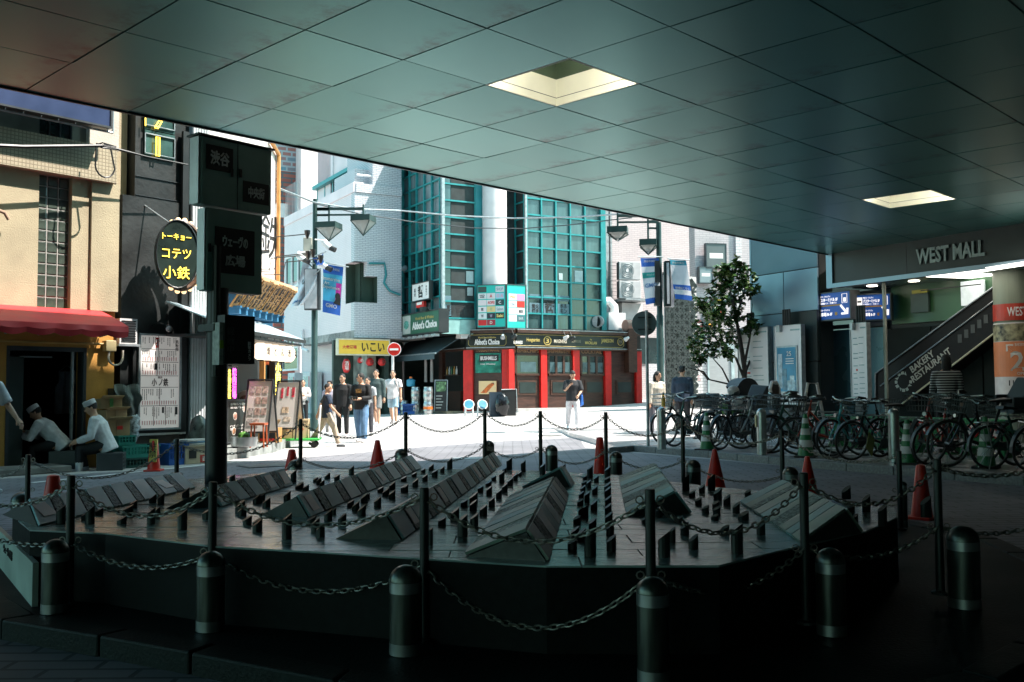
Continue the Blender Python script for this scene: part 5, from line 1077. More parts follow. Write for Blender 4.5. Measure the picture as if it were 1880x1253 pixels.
# exhaust fan boxes on the pub roof
t = PF.thing('exhaust_fan', 'white exhaust fan box with round outlet hood on the pub roof', 'fan', PF.u(1130, .3, 600), .3, zf1 + .2)
x = MB(); x.box(-.35, .55, 0, .7, .05, .8); x.build('box', OFFW, t); x = MB(); x.path([(-.35, .3, .4), (-.7, .2, .42), (-1.0, -.1, .38)], [.2, .24, .25], 14); x.build('outlet_hood', GALV, t, smooth=True); x = MB(); x.lathe([(.2, 0), (.2, .01)], 14, (-1.01, -.12, .375), 'x'); x.build('opening', BLK, t)
x = MB(); x.path([(.3, .5, .8), (.3, .5, 1.1), (.1, .6, 1.35), (-.3, .7, 1.3)], .19, 12); x.build('elbow_duct', WHITE, t, smooth=True)
t = PF.thing('brown_duct', 'brown kitchen duct climbing over the pub fascia at its right end', 'duct', PF.u(1162, -.2, 640), -.2, zf0 - 1.0)
x = MB(); x.box(-.22, .22, 0, .3, 0, 1.9); x.build('riser', WOODB, t); x = MB(); x.tube((-.25, .2, 2.0), (.3, .2, 2.0), .25, 12); x.build('elbow_duct', mat('rusty_duct', (.25, .15, .12), .4, .4), t, smooth=True)

# ================================================================ pale brick buildings at the right
RB = brickmat('pale_pink_bricks', (.52, .455, .455), (.48, .42, .425), (.36, .31, .32), .30, .09, .01, .35, .6, 'xz', .5, .1)
RB2 = brickmat('white_glazed_bricks', (.66, .62, .61), (.62, .58, .575), (.38, .35, .35), .36, .12, .014, .4, .5, 'xz', .5, .1)
R1 = Fr(yp(1106, 600, 43.5), 62)
t1 = R1.thing('pale_brick_building', 'tall pale pink brick building behind the pub with air conditioners', 'building', 0, 0, 0)
x = MB(); x.box(-.2, R1.u(1290, 0, 500), 0, 4, 0, 16); x.build('wall', RB, t1)
x = MB(); x.box(R1.u(1110, -.15, 480), R1.u(1118, -.15, 480), -.15, 0, 3, 16); x.box(R1.u(1121, -.1, 480), R1.u(1124, -.1, 480), -.1, 0, 3, 16); x.build('service_pipe', GALV, t1)
x = MB(); pb(R1, x, 1172, 1222, 620, 668, -.05, 0); x.build('dark_window', GLASSD, t1); x = MB(); pb(R1, x, 1190, 1220, 668, 760, -.05, 0); x.build('lower_tiles', WT, t1)
x = MB(); pb(R1, x, 1218, 1232, 500, 550, -.05, 0); x.build('slot_window', GLASSD, t1)
ACF = Fr(R1.W(R1.u(1157, -.9, 515), -.9, 0), 80)
for i, (yt, yb) in enumerate(((480, 514), (515, 548))):
    t = ACF.thing('air_conditioner', ('upper outdoor unit of the two stacked on the pale brick wall', 'lower outdoor unit of the two stacked on the pale brick wall')[i], 'air conditioner', ACF.u(1157, 0, 515), 0, ACF.z(1155, yb), 'stacked outdoor units')
    w = ACF.u(1178, 0, 500) - ACF.u(1138, 0, 500); h = ACF.z(1155, yt) - ACF.z(1155, yb) - .01
    x = MB(); x.box(-w / 2, w / 2, 0, .4, 0, h); bevel(x.build('casing', OFFW, t), .02)
    x = MB(); x.box(-w * .38, w * .12, -.012, 0, h * .08, h * .92); x.build('fan_panel', mat('grey_fan_panel', (.3, .33, .33), .5), t)
    x = MB()
    for k in range(4): r_ = .08 + k * .075; x.path([(-w * .13 + r_ * math.cos(q), -.02, h / 2 + r_ * math.sin(q)) for q in [2 * math.pi * j / 18 for j in range(18)]], .012, 4, closed=True)
    x.build('fan_guard', GALV, t); disc(t, 'fan_hub', WHITE, -w * .13, h / 2, .07, y=-.03)
    x = MB()
    for k in range(8): x.box(-w / 2 - .015, -w / 2, .03 + k * .045, .05 + k * .045, .03, h - .03)
    for k in range(5): x.box(-w / 2 - .4, -w / 2 - .38, .02 + k * .09, .03 + k * .09, 0, h)
    for k in range(6): x.box(-w / 2 - .4, -w / 2 - .02, .4, .41, h * k / 5, h * k / 5 + .015)
    x.build('side_grille', DGREY, t)
x = MB(); ua_ = R1.u(1130, -.5, 551); x.box(ua_, R1.u(1178, -.5, 551), -1.3, 0, R1.z(1155, 553, -.9), R1.z(1155, 549.5, -.9)); x.build('unit_bracket', GALV, t1)
x = MB(); pb(R1, x, 1142, 1180, 556, 600, -.5, 0); x.build('meter_cabinet', OFFW, t1)
R2 = Fr(yp(1286, 700, 39), 78)
t2 = R2.thing('white_brick_building', 'low white brick building with metal shutters behind the tree', 'building', 0, 0, 0)
x = MB(); x.box(-.1, 7.5, 0, 1.2, -.2, R2.z(1300, 640)); x.build('lower_wall', RB2, t2)
x = MB(); x.box(.1, 7.5, .6, 1.2, R2.z(1300, 640), 14); x.build('upper_wall', RB, t2); x = MB(); x.box(R2.u(1352, .5, 500), R2.u(1362, .5, 500), .5, .6, 4.5, 14); x.build('pilaster', RB2, t2)
for a, b in ((1301, 1344), (1347, 1386)):
    ux, uy = R2.u(a, -.05, 690), R2.u(b, -.05, 690); z1 = R2.z(1301, 637, -.05); x = MB(); x.box(ux, uy, -.03, 0, .2, z1); sh = x.build('shutter', mat('grey_shutter', (.36, .36, .36), .5, .3, noise=.1, stretch=(1, 1, 20)), t2)
    x = MB(); x.box(ux - .04, ux + .03, -.07, 0, .2, z1 + .05); x.box(uy - .03, uy + .04, -.07, 0, .2, z1 + .05); x.box(ux, uy, -.07, 0, z1, z1 + .14); x.build('shutter_frame', mat('pale_blue_steel', (.42, .5, .5), .45, .3), sh)
t, w, h = signbox(R2, 'wall_poster', 'black framed notice sheet on the white brick wall beside the shutter', 'poster', 1269, 1286, 638, 675, -.06, -.02, mat('black_notice', (.02, .015, .018), .5), None); flat(t, 'sheet', mat('pink_sheet', (.65, .45, .48), .6), -w * .35, -.02, h * .1, h * .42); flat(t, 'sheet', PAPER, -w * .4, -w * .05, -h * .3, 0); flat(t, 'sheet', PAPER, w * .05, w * .4, -h * .3, 0)
x = MB(); x.box(-.4, -.1, 0, .8, -.2, R2.z(1300, 640)); x.build('side_pier', RB2, t2)
text('手', t2, mat('pink_print', (.65, .3, .3), .6), R2.u(1280, -.01, 695), -.01, R2.z(1280, 697), .3)
# colourful shop signs behind the leaves
for i, (px, py, s, c) in enumerate(((1315, 470, 22, (.1, .12, .12)), (1320, 560, 10, (.6, .4, .02)), (1307, 592, 9, (.75, .35, .02)), (1272, 578, 7, (.6, .05, .04)), (1322, 577, 6, (.6, .1, .04)), (1296, 505, 14, (.2, .25, .26)), (1335, 520, 8, (.35, .35, .35)), (1283, 596, 8, (.35, .05, .04)))):
    t, w, h = signbox(R2, 'shop_sign', ['dark square shop sign high on the wall behind the tree top', 'small yellow shop sign behind the middle branches', 'bright orange yellow shop sign low behind the branches', 'small red shop sign above the black lattice edge', 'small orange red shop sign behind the trunk fork', 'grey green shop sign beside the black lattice', 'pale grey shop sign behind the leaves', 'dark red shop sign low behind the leaves'][i], 'sign', px - s * .8, px + s * .8, py - s, py + s, .3, .5, mat(f'shop_sign_{i}', c, .5, noise=.05), DGREY); flat(t, 'sign_band', PAPER, -w * .35, w * .35, -h * .1, h * .12)
# black lattice screen
LT = Fr(yp(1226, 700, 37), 62)
t = LT.thing('lattice_screen', 'tall black screen of triangular cut-outs beside the lamp post', 'screen', 0, 0, .2)
wl = LT.u(1284, 0, 600); zt_ = LT.z(1230, 505) - .2; x = MB(); x.box(0, wl, .15, .2, 0, zt_); x.build('backing', mat('screen_backing', (.46, .43, .41), .7, noise=.05), t)
x = MB(); cs = .24; nxx = int(wl / cs); nzz = int(zt_ / cs)
for i in range(nxx):
    for j in range(nzz):
        a, b = i * cs, j * cs; jit = lambda: random.uniform(-.03, .03)
        for (p, q) in (((a, b), (a + cs, b)), ((a, b), (a, b + cs)), ((a, b), (a + cs, b + cs)) if (i + j) % 2 else ((a + cs, b), (a, b + cs))):
            p = Vector((p[0] + jit(), 0, p[1] + jit())); q = Vector((q[0] + jit(), 0, q[1] + jit())); d_ = (q - p); nrm = Vector((-d_.z, 0, d_.x)).normalized() * random.uniform(.042, .068); x.slab([p - nrm, q - nrm, q + nrm, p + nrm], .03)
x.build('lattice', BLK, t, kind='stuff')
# ================================================================ the mall at the right
MW = Fr(yp(1383, 700, 26), MAZ)
fO = AB(fcA, fcB, 0); MF = Fr(fO, MAZ)
mall = MF.thing('mall', 'shopping mall entrance with a dark WEST MALL fascia and blue-grey panel wall', 'building', 0, 0, 0)
def onm(o, fr):
    o.matrix_local = (Matrix.Translation(MF.O) @ Matrix.Rotation(MF.rot, 4, 'Z')).inverted() @ (Matrix.Translation(fr.O) @ Matrix.Rotation(fr.rot, 4, 'Z')); return o
MPAN = mat('blue_grey_metal_panel', (.20, .29, .35), .35, .45, noise=.08, scale=.8)
MDK = mat('dark_green_metal', (.016, .026, .024), .5, .1, noise=.15, scale=2)
INT = mat('dark_interior', (.012, .018, .016), .7, noise=.2, spec=.2)
GREENW = mat('green_glazed_wall', (.03, .10, .04), .35, noise=.2, scale=.8)
zs0 = MF.z(1527, 527); zft = ZC
# wall panels left of the door recess
ys = [5.5, MW.z(1383, 508), MW.z(1383, 581), MW.z(1383, 668), .12]
us = [0, MW.u(1440, 0, 600), MW.u(1503, 0, 600)]
x = MB(); x.box(0, us[-1], .06, .5, .12, 5.5); onm(x.build('panel_backing', BLK, mall), MW)
for j in range(4):
    for i in range(2 if j < 2 else 1):
        a, b = (us[0], us[2]) if j == 0 else (us[i], us[i + 1])
        x = MB(); x.box(a + .012, b - .012, 0, .05, ys[j + 1] + .012, ys[j] - .012); onm(x.build('wall_panel', MPAN, mall), MW)
for j in (2, 3):
    x = MB(); x.box(us[1] + .3, us[2] - .01, -.05, .05, ys[j + 1] + .012, ys[j] - .012); onm(x.build('wall_panel', MDK, mall), MW)
x = MB(); x.box(0, us[2], .5, 8, 4.6, 5.5); x.box(-.06, -.003, .0, 8, .12, 5.5); onm(x.build('upper_block', MPAN, mall), MW)
# fascia, soffit
x = MB(); x.box(0, 9.5, 0, .35, zs0, zft + .1); x.build('fascia', MDK, mall)
for px in (1664,): u_ = MF.u(px, 0, 490); x = MB(); x.box(u_ - .01, u_ + .01, -.004, 0, zs0 + .06, zft - .04); x.build('fascia_joint', BLK, mall)
x = MB(); x.box(-.02, 9.5, -.05, 0, zs0 - .03, zs0 + .07); x.box(-.02, .16, -.05, 0, zs0 + .07, zft + .05); x.build('fascia_edge', MPAN, mall)
text('WEST MALL', mall, mat('dull_steel_letters', (.30, .39, .37), .5, .1), MF.u(1743, -.03, 464), -.03, MF.z(1743, 464, -.03), .34, MF.u(1807, -.03, 460) - MF.u(1681, -.03, 470), bold=.03, thick=.025)
SOF = mat('soffit_aluminium', (.22, .30, .28), .3, .6, noise=.1)
x = MB(); x.box(.05, 9.5, .35, 9, zs0, zs0 + .05); x.build('soffit', SOF, mall)
for px, py in ((1601, 525), (1658, 529), (1678, 516), (1737, 519)):
    d = ray(px, py); t_ = (zs0 - HC) / d.z; p = CAM + d * t_; l_ = p - MF.O; u_, y_ = l_.dot(MF.d), l_.dot(MF.n); x = MB(); x.lathe([(.12, zs0 - .012), (.12, zs0 - .002)], 18, (u_, y_, 0)); x.build('downlight', mat('downlight_glow', (1, .9, .8), .5, noise=0, emit=4, ecol=(1, .88, .74)), mall)
def sof(px, py): d = ray(px, py); t_ = (zs0 - HC) / d.z; p = CAM + d * t_; l_ = p - MF.O; return l_.dot(MF.d), l_.dot(MF.n)
q = [sof(*c) for c in ((1700, 508), (1752, 499), (1832, 504), (1832, 513))]
x = MB(); x.prism(list(reversed([(a, b) for a, b in q])), zs0 - .012, zs0 - .002); x.build('light_panel', GLOWW, mall)
q = [sof(*c) for c in ((1762, 499), (1900, 477), (1900, 484), (1775, 503))]
x = MB(); x.prism(list(reversed([(a, b) for a, b in q])), zs0 - .014, zs0 - .003); x.build('light_panel', GLOWW, mall)
# recessed entrance: doors, green wall above, far wall
yD = 1.15
x = MB(); x.box(us[2], us[2] + 9, yD + .06, yD + .3, .12, zs0); onm(x.build('entrance_wall', MDK, mall), MW)
za, zb_ = MW.z(1560, 603, yD), .14
ua, ub_, uc = MW.u(1507, yD, 680), MW.u(1568, yD, 680), MW.u(1626, yD, 680)
DOORM = mat('frosted_teal_door', (.10, .22, .25), .3, .2, noise=.08, scale=.7)
for a, b in ((ua, ub_), (ub_, uc)): x = MB(); x.box(a + .015, b - .015, yD - .02, yD + .04, zb_, za - .03); onm(x.build('door', DOORM, mall), MW)
x = MB(); x.box(ua - .08, ua, yD - .06, yD + .06, .12, za); x.box(uc, uc + .08, yD - .06, yD + .06, .12, za); x.box(ua - .08, uc + .08, yD - .06, yD + .06, za, za + .1); onm(x.build('door_frame', DGREY, mall), MW)
x = MB(); x.box(uc + .3, uc + 6, yD - .1, yD + .05, MW.z(1700, 592, yD), zs0); onm(x.build('green_wall', GREENW, mall), MW)
for a, b in ((uc + .1, uc + 1.3), (uc + 1.34, uc + 2.6), (uc + 2.64, uc + 4)): x = MB(); x.box(a, b, yD - .03, yD + .03, .14, MW.z(1700, 600, yD)); onm(x.build('lower_wall_panel', INT, mall), MW)
for a, b, yt, yb, m_, nm in ((1672, 1704, 540, 575, mat('dim_board', (.04, .07, .06), .5), 'notice_board'), (1674, 1702, 534, 541, mat('small_sign_yellow', (.45, .4, .05), .5), 'hanging_sign'), (1764, 1806, 518, 562, mat('back_lit_map', (.5, .56, .55), .5, noise=.15, scale=6, emit=.25), 'lit_map')):
    x = MB(); pb(MW, x, a, b, yt, yb, yD - .2, yD - .14); onm(x.build(nm, m_, mall), MW)
x = MB(); pb(MW, x, 1690, 1800, 533, 535, yD - .35, yD - .32); onm(x.build('ceiling_rail', BLK, mall), MW)
x = MB(); u_, _ = MW.uz(1626, 650, .15); x.tube((u_, .15, .12), (u_, .15, zs0), .045, 10); onm(x.build('slim_column', mat('pale_column_steel', (.4, .42, .36), .4, .4), mall, smooth=True), MW)
# mall goes on to the right, towards and past the camera
x = MB(); x.box(8.2, 40, .3, .8, .0, zs0 + 1); x.box(8.2, 40, 1.5, 9, 0, zs0); x.build('side_wall', INT, mall)
# blue direction signs
SB = mat('lit_blue_sign', (.012, .07, .30), .4, noise=.03, emit=.12); WP = mat('lit_white_print', (.8, .78, .76), .5, noise=0, emit=.3, ecol=(1, .93, .9))
def dirsign(fr, px0, px1, yt, yb, y, lb, pr):
    t, w, h = signbox(fr, 'direction_sign', lb, 'sign', px0, px1, yt, yb, y, y + .3, SB, DGREY, 'blue direction signs over the mall doors', pr=pr)
    for k, zz in enumerate((.22, -.25)): flat(t, 'icon_panel', WP, -w * .47, -w * .30, h * (zz - .19), h * (zz + .19), -.006)
    flat(t, 'bus_icon', INK, -w * .44, -w * .33, h * .2, h * .27, -.012); text('P', t, INK, -w * .385, -.008, -h * .25, h * .28, bold=.02)
    text('渋谷マークシティ', t, WP, -w * .275, -.006, h * .38, h * .08, w * .3, anchor='l', bold=.01); text('バスターミナル 5F', t, WP, -w * .275, -.006, h * .25, h * .14, w * .48, anchor='l', bold=.03); text('高速路線バス・空港バス', t, WP, -w * .275, -.006, h * .12, h * .07, w * .45, anchor='l')
    text('渋谷マークシティ', t, WP, -w * .275, -.006, -h * .14, h * .08, w * .28, anchor='l', bold=.01); text('駐車場 B-1F', t, WP, -w * .275, -.006, -h * .3, h * .15, w * .34, anchor='l', bold=.03)
    flat(t, 'orange_strip', mat('orange_strip', (.55, .28, .06), .5), -w * .27, w * .27, h * .0, h * .055, -.007); flat(t, 'small_icon', mat('orange_strip', (.55, .28, .06), .5), w * .13, w * .19, -h * .36, -h * .24, -.007)
    x = MB(); x.path([(w * .28, -.006, 0), (w * .42, -.006, -h * .3)], .03, 6); x.path([(w * .44, -.006, -h * .12), (w * .44, -.006, -h * .32), (w * .3, -.006, -h * .32)], .03, 6); x.build('arrow', WP, t)
    x = MB(); x.path([(w * .31, -.006, h * .08), (w * .31, -.006, h * .42), (w * .43, -.006, h * .42), (w * .43, -.006, h * .08)], .008, 5, closed=True); x.build('lift_icon', WP, t); flat(t, 'lift_figure', WP, w * .34, w * .4, h * .12, h * .28)
dirsign(MW, 1487, 1561, 543, 590, .1, 'blue parking and bus terminal sign facing the street, with an orange strip', 1487)
M2 = Fr(MW.W(MW.u(1565, .25, 565), .25, 0), 120); dirsign(M2, 1571, 1634, 543, 588, 0, 'second blue parking sign, partly behind the slim column', 1571)
# white sign boards with clip lamps
BOARD = mat('white_board', (.66, .63, .62), .45, noise=.03)
def board(fr, px0, px1, yt, yb, y, lb, pr):
    t, w, h = signbox(fr, 'notice_board', lb, 'notice board', px0, px1, yt, yb, y, y + .12, BOARD, GALV, 'white boards along the mall wall', pr=pr, border=.012)
    x = MB(); x.box(-w * .32, -w * .2, -.1, .0, h / 2 - .15, h / 2 + .02); x.build('lamp_clip', GALV, t); x = MB()
    for k in range(4): x.tube((-w * .26 + k * .07, .1, h / 2 + .0), (-w * .26 + k * .07, .1, h / 2 + .42), .028, 8)
    x.build('fluted_post', DARK, t); x = MB(); x.box(-w * .35, w * .1, .03, .1, -h / 2 - .9, -h / 2); x.build('stand', DGREY, t)
    return t, w, h
DPR = mat('grey_green_print', (.22, .32, .31), .6, noise=.2); 
for (a, b, yt, yb, lb, pr, pic) in ((1356, 1411, 605, 738, 'white notice board of printed lines left of the blue poster board', 1356, 0), (1423, 1472, 600, 742, 'white notice board holding a framed blue poster', 1423, 1), (1563, 1592, 595, 735, 'narrow white notice board in front of the teal doors', 1563, 0)):
    t, w, h = board(MW, a, b, yt, yb, -.35 if pic < 2 else .6, lb, pr)
    flat(t, 'heading', DPR, w * .1, w * .45, h * .43, h * .45)
    if pic:
        p_ = flat(t, 'poster_frame', GALV, -w * .42, w * .36, -h * .36, h * .24, -.03, .03); pf = flat(t, 'poster', mat('blue_poster', (.03, .22, .36), .4, noise=.3, scale=1.2), -w * .38, w * .32, -h * .34, h * .22, -.036, .006)
        for k, (a_, b_, c_, d_, m_) in enumerate(((-.34, -.18, -.3, .14, (.35, .45, .5)), (-.16, -.02, -.32, -.05, (.12, .25, .32)), (.0, .3, -.33, -.2, (.4, .55, .6)), (.1, .26, -.2, -.14, (.5, .6, .62)))): x = MB(); x.prism([(w * a_, -.042), (w * b_, -.042), (w * b_, -.036), (w * a_, -.036)], h * c_, h * d_); x.build('poster_shape', mat(f'poster_tone_{k}', m_, .5, noise=.3, scale=9), t)
        text('25', t, PAPER, w * .08, -.045, h * .14, h * .06)
        for k in range(3): flat(t, 'poster_line', PAPER, -w * .05, w * .25, h * (.07 - k * .03), h * (.08 - k * .03), -.042)
    else:
        for k, zz in enumerate((.3, .22, .1, .04, -.06, -.16, -.22, -.3, -.36, -.42)):
            flat(t, 'print_line', DPR, -w * .36, -w * (.36 - random.uniform(.2, .3)), h * zz, h * (zz + .012)); flat(t, 'print_line', DPR, -w * .0, w * random.uniform(.25, .36), h * (zz + .01), h * (zz + .02))
        flat(t, 'red_mark', mat('red_print', (.55, .06, .03), .6), -w * .2, -w * .1, -h * .12, -h * .095)
# escalator side with lettering
ES = Fr(MF.W(0, .9, 0), MAZ); ESM = mat('brown_black_cladding', (.007, .005, .0045), .5, noise=.2, spec=.2)
t = MF.thing('escalator', 'dark clad escalator side rising to the right with bakery lettering', 'escalator', 0, 0, 0); yE = .9
P = [MF.uz(px, py, yE) for px, py in ((1607, 742), (1607, 686), (1832, 521), (1900, 471), (1900, 557), (1652, 745))]
x = MB(); P = [(a, max(b, .13)) for a, b in P]; x.add([(a, yE, b) for a, b in P] + [(a, yE + 1.3, b) for a, b in P], [tuple(range(6))[::-1], tuple(range(6, 12))] + [(i, (i + 1) % 6, (i + 1) % 6 + 6, i + 6) for i in range(6)]); x.build('side_cladding', ESM, t)
def es(px, py, y): a, b = MF.uz(px, py, y); return (a, y, b)
for pts, r_, m_ in ((((1607, 686), (1835, 519)), .018, GALV), (((1616, 709), (1835, 545)), .016, STEEL), (((1652, 745), (1835, 605)), .02, CREAM), (((1607, 686), (1607, 742)), .018, GALV)): x = MB(); x.tube(es(*pts[0], yE - .03), es(*pts[1], yE - .03), r_, 6); x.build('handrail_trim', m_, t)
a = es(1690, 690, 0); b = es(1740, 655, 0); ang = math.atan2(MF.z(1741, 656, yE) - MF.z(1692, 694, yE), MF.u(1741, yE, 656) - MF.u(1692, yE, 694))
EL = mat('pale_escalator_lettering', (.45, .44, .38), .5, noise=.05)
ul, zl_ = MF.uz(1697, 670, yE - .01); text('BAKERY', t, EL, MF.u(1693, yE, 664), yE - .008, MF.z(1693, 664, yE), .16, .72, rot=ang, bold=.02)
text('RESTAURANT', t, EL, MF.u(1709, yE, 668), yE - .008, MF.z(1709, 671, yE), .16, 1.2, rot=ang, bold=.02)
uc_, zc_ = MF.uz(1659, 701, yE)
for k in range(11):
    q = rad(35 + 290 * k / 10) + ang; c = (uc_ + (.2) * math.cos(q), zc_ + .2 * math.sin(q)); s_ = .05; x = MB(); w_ = [(c[0] + s_ * math.cos(q + e) * (1.25 if k % 2 else 1), yE - .01, c[1] + s_ * math.sin(q + e) * 1.0) for e in (.7, 2.3, 3.9, 5.5)][: 4 if k % 3 else 3]; x.add(w_, [tuple(reversed(range(len(w_))))]); x.build('logo_piece', EL, t)
for k in range(5): x = MB(); c = es(1762 + k * 12, 622 - k * 9, yE - .01); x.box(c[0] - .05, c[0] + .05, c[1], c[1] + .01, c[2] - .09, c[2] + .09); x.build('dim_character', mat('dim_lettering', (.05, .05, .045), .5), t)
# red stair risers beneath
t = MF.thing('red_stairs', 'short flight of stairs with red risers under the escalator', 'stairs', 0, 0, .12); RIS = mat('red_riser', (.34, .06, .03), .5, noise=.15)
u0_, u1_ = MF.u(1628, 1.6, 780), MF.u(1735, 1.6, 780)
for k in range(5): x = MB(); x.box(u0_ + .2 * k, u1_ + .3, 1.2 + .3 * k, 1.5 + .3 * k, 0, .17 * (k + 1)); st_ = x.build('riser', RIS, t); x = MB(); x.box(u0_ + .2 * k, u1_ + .3, 1.17 + .3 * k, 1.5 + .3 * k, .17 * (k + 1), .17 * (k + 1) + .02); x.build('tread', OFFW, st_)
# round column with poster
cp = yp(1872, 800, 20.3); t = thing('poster_column', 'round column wrapped in a red banded restaurant poster at the mall entrance', 'column', (cp.x, cp.y, .12), 0); RC = .42
def arc(r_, z0_, z1_, m_, nm, a0_=150, a1_=330, n=20, par=None):
    x = MB(); v = []
    for k in range(n + 1): q = rad(a0_ + (a1_ - a0_) * k / n); v.append((r_ * math.cos(q), r_ * math.sin(q)))
    for k in range(n): x.quad((*v[k], z0_), (*v[k + 1], z0_), (*v[k + 1], z1_), (*v[k], z1_))
    return x.build(nm, m_, par or t, smooth=True)
zat = lambda py: yp(1850, py, 19.9).z - .12
x = MB(); x.lathe([(RC, 0), (RC, zs0)], 28); x.build('shaft', mat('pale_green_column', (.2, .23, .17), .5, .1, noise=.06, stretch=(20, 20, .2)), t, smooth=True)
arc(RC + .012, zat(588), zat(557), mat('column_red_band', (.45, .04, .02), .4), 'red_band'); arc(RC + .01, zat(750), zat(592), mat('column_poster', (.6, .55, .53), .5, emit=.03), 'poster'); arc(RC + .014, zat(692), zat(627), mat('column_orange_print', (.62, .2, .08), .5, noise=.08, emit=.03), 'orange_print'); arc(RC + .014, zat(626), zat(594), mat('food_photo', (.3, .27, .16), .5, noise=.7, scale=9), 'food_photo')  # faint glow put into the poster and its orange print
def coltext(s_, py, px, h_, m_, r_=RC + .02, w=None):
    o = text(s_, None, m_, 0, 0, 0, h_, w, bold=.02); me = o.data; q0 = rad(238) + (px - 1852) / 42
    for v in me.vertices: q = q0 + v.co.x / r_; rr = r_ - v.co.y; v.co = (rr * math.cos(q), rr * math.sin(q), v.co.z + zat(py))
    o.parent = t
coltext('WEST MALL', 572, 1876, .19, PAPER, w=.75); coltext('2F', 663, 1868, .4, PAPER); coltext('110 席', 703, 1858, .15, INK); coltext('BAKERY RESTAURANT', 633, 1876, .06, PAPER, w=.5); coltext('OPEN 8:00', 686, 1872, .06, PAPER); coltext('↖', 640, 1844, .17, PAPER)
# pavement with kerb in front of the mall
K = [zp(1118, 822, .12), zp(1160, 818.5, .12), zp(1300, 829, .12), zp(1475, 845, .12), zp(1640, 858, .12), zp(1880, 876, .12)]
k0 = [(p.x, p.y) for p in K]; d_ = Vector((k0[-1][0] - k0[-2][0], k0[-1][1] - k0[-2][1])).normalized(); k0.append((k0[-1][0] + d_.x * 25, k0[-1][1] + d_.y * 25))
back = [MF.W(40, 6, 0), MW.W(-.2, 4, 0), MW.W(-4, .6, 0), MW.W(-7.2, -2.2, 0), Vector((k0[0][0] + .1, k0[0][1] + 2.5, 0))]
k1 = [(x_ + .16, y_ + .1) for x_, y_ in k0]
MPV = mat('mall_pavement', (.46, .45, .45), .26, noise=.15, scale=1.2)
x = MB(); x.prism(k1 + [(p.x, p.y) for p in back], -.03, .118); pvm = x.build('mall_pavement', MPV, kind='structure')
for i in range(len(k0) - 1):
    a, b = Vector(k0[i]), Vector(k0[i + 1]); c, d = Vector(k1[i]), Vector(k1[i + 1]); n = max(1, min(14, round((b - a).length / .8)))
    for k in range(n): g0, g1 = (k + .006) / n, (k + .994) / n; P = [a.lerp(b, g0), a.lerp(b, g1), c.lerp(d, g1), c.lerp(d, g0)]; x = MB(); x.prism([(p.x, p.y) for p in P], -.03, .122 + random.uniform(0, .003)); bevel(x.build('kerb_stone', STONE, pvm), .012)
# ================================================================ street lamps with banners
LAMPG = mat('lamp_post_green', (.03, .06, .055), .4, .3, noise=.15); LGLASS = mat('lamp_glass', (.45, .47, .44), .12, noise=.1, alpha=.55)
def lampposts(px, d, lamps, ytop, label, pw, group='pyramid lantern street lamps'):
    b = yp(px, 700, d); zb = terr(b.x, b.y); t = thing('street_lamp', label, 'street lamp', (b.x, b.y, zb), 0, group)
    zt = yp(px, ytop, d).z - zb; x = MB(); x.lathe([(pw * 1.3, 0), (pw * 1.3, .5), (pw, .55), (pw, zt * .55), (pw * .8, zt * .56), (pw * .75, zt)], 14); x.build('pole', LAMPG, t, smooth=True)
    for (cx_, ytopl, yap, wpx, yarm) in lamps:
        c = yp(cx_, ytopl, d); zl = c.z - zb; c -= b; c.z = 0; w = wpx / 2 / FPX * d; za = yp(cx_, yap, d).z - zb; za_ = yp(cx_, yarm, d).z - zb
        x = MB(); x.box(0, c.x, -.035, .035, za_ - .05, za_ + .03); x.box(0, c.x, -.03, .03, za_ - .22, za_ - .17); x.tube((c.x, 0, za_ + .12), (c.x, 0, zl), .03, 6); x.build('arm', LAMPG, t)
        q = 0.6; cs = [Vector((c.x + w * 1.0 * math.cos(q + k * math.pi / 2), w * 1.0 * math.sin(q + k * math.pi / 2), zl)) for k in range(4)]; hh = .17
        x = MB(); x.hexa([p - Vector((0, 0, hh)) for p in cs], cs); hd = x.build('lamp_hood', LAMPG, t)
        ap = Vector((c.x, 0, za)); lo = [p - Vector((0, 0, hh)) for p in cs]; x = MB()
        for k in range(4): x.tube(lo[k], ap, .018, 5)
        x.build('lantern_frame', LAMPG, hd); x = MB(); x.add([p.lerp(ap, .02) for p in lo] + [ap + Vector((0, 0, .02))], [(0, 1, 4), (1, 2, 4), (2, 3, 4), (3, 0, 4)]); x.build('lantern_glass', LGLASS, hd); x = MB(); x.ball((c.x, 0, zl - hh - .12), .07, .07, .12); x.build('lamp_bulb', OFFW, hd)
    return t, b, zb
tl, bl, zbl = lampposts(577, 29.5, [(604, 410, 443, 54, 384), (667, 397, 433, 52, 383)], 366, 'green lamp post near the corner shop with two pyramid lanterns and a blue banner', .095)
tr_, br_, zbr = lampposts(1213, 27.5, [(1134, 418, 443, 52, 396), (1190, 441, 468, 44, 407)], 409, 'green lamp post behind the bicycles with two pyramid lanterns and white banners', .1)
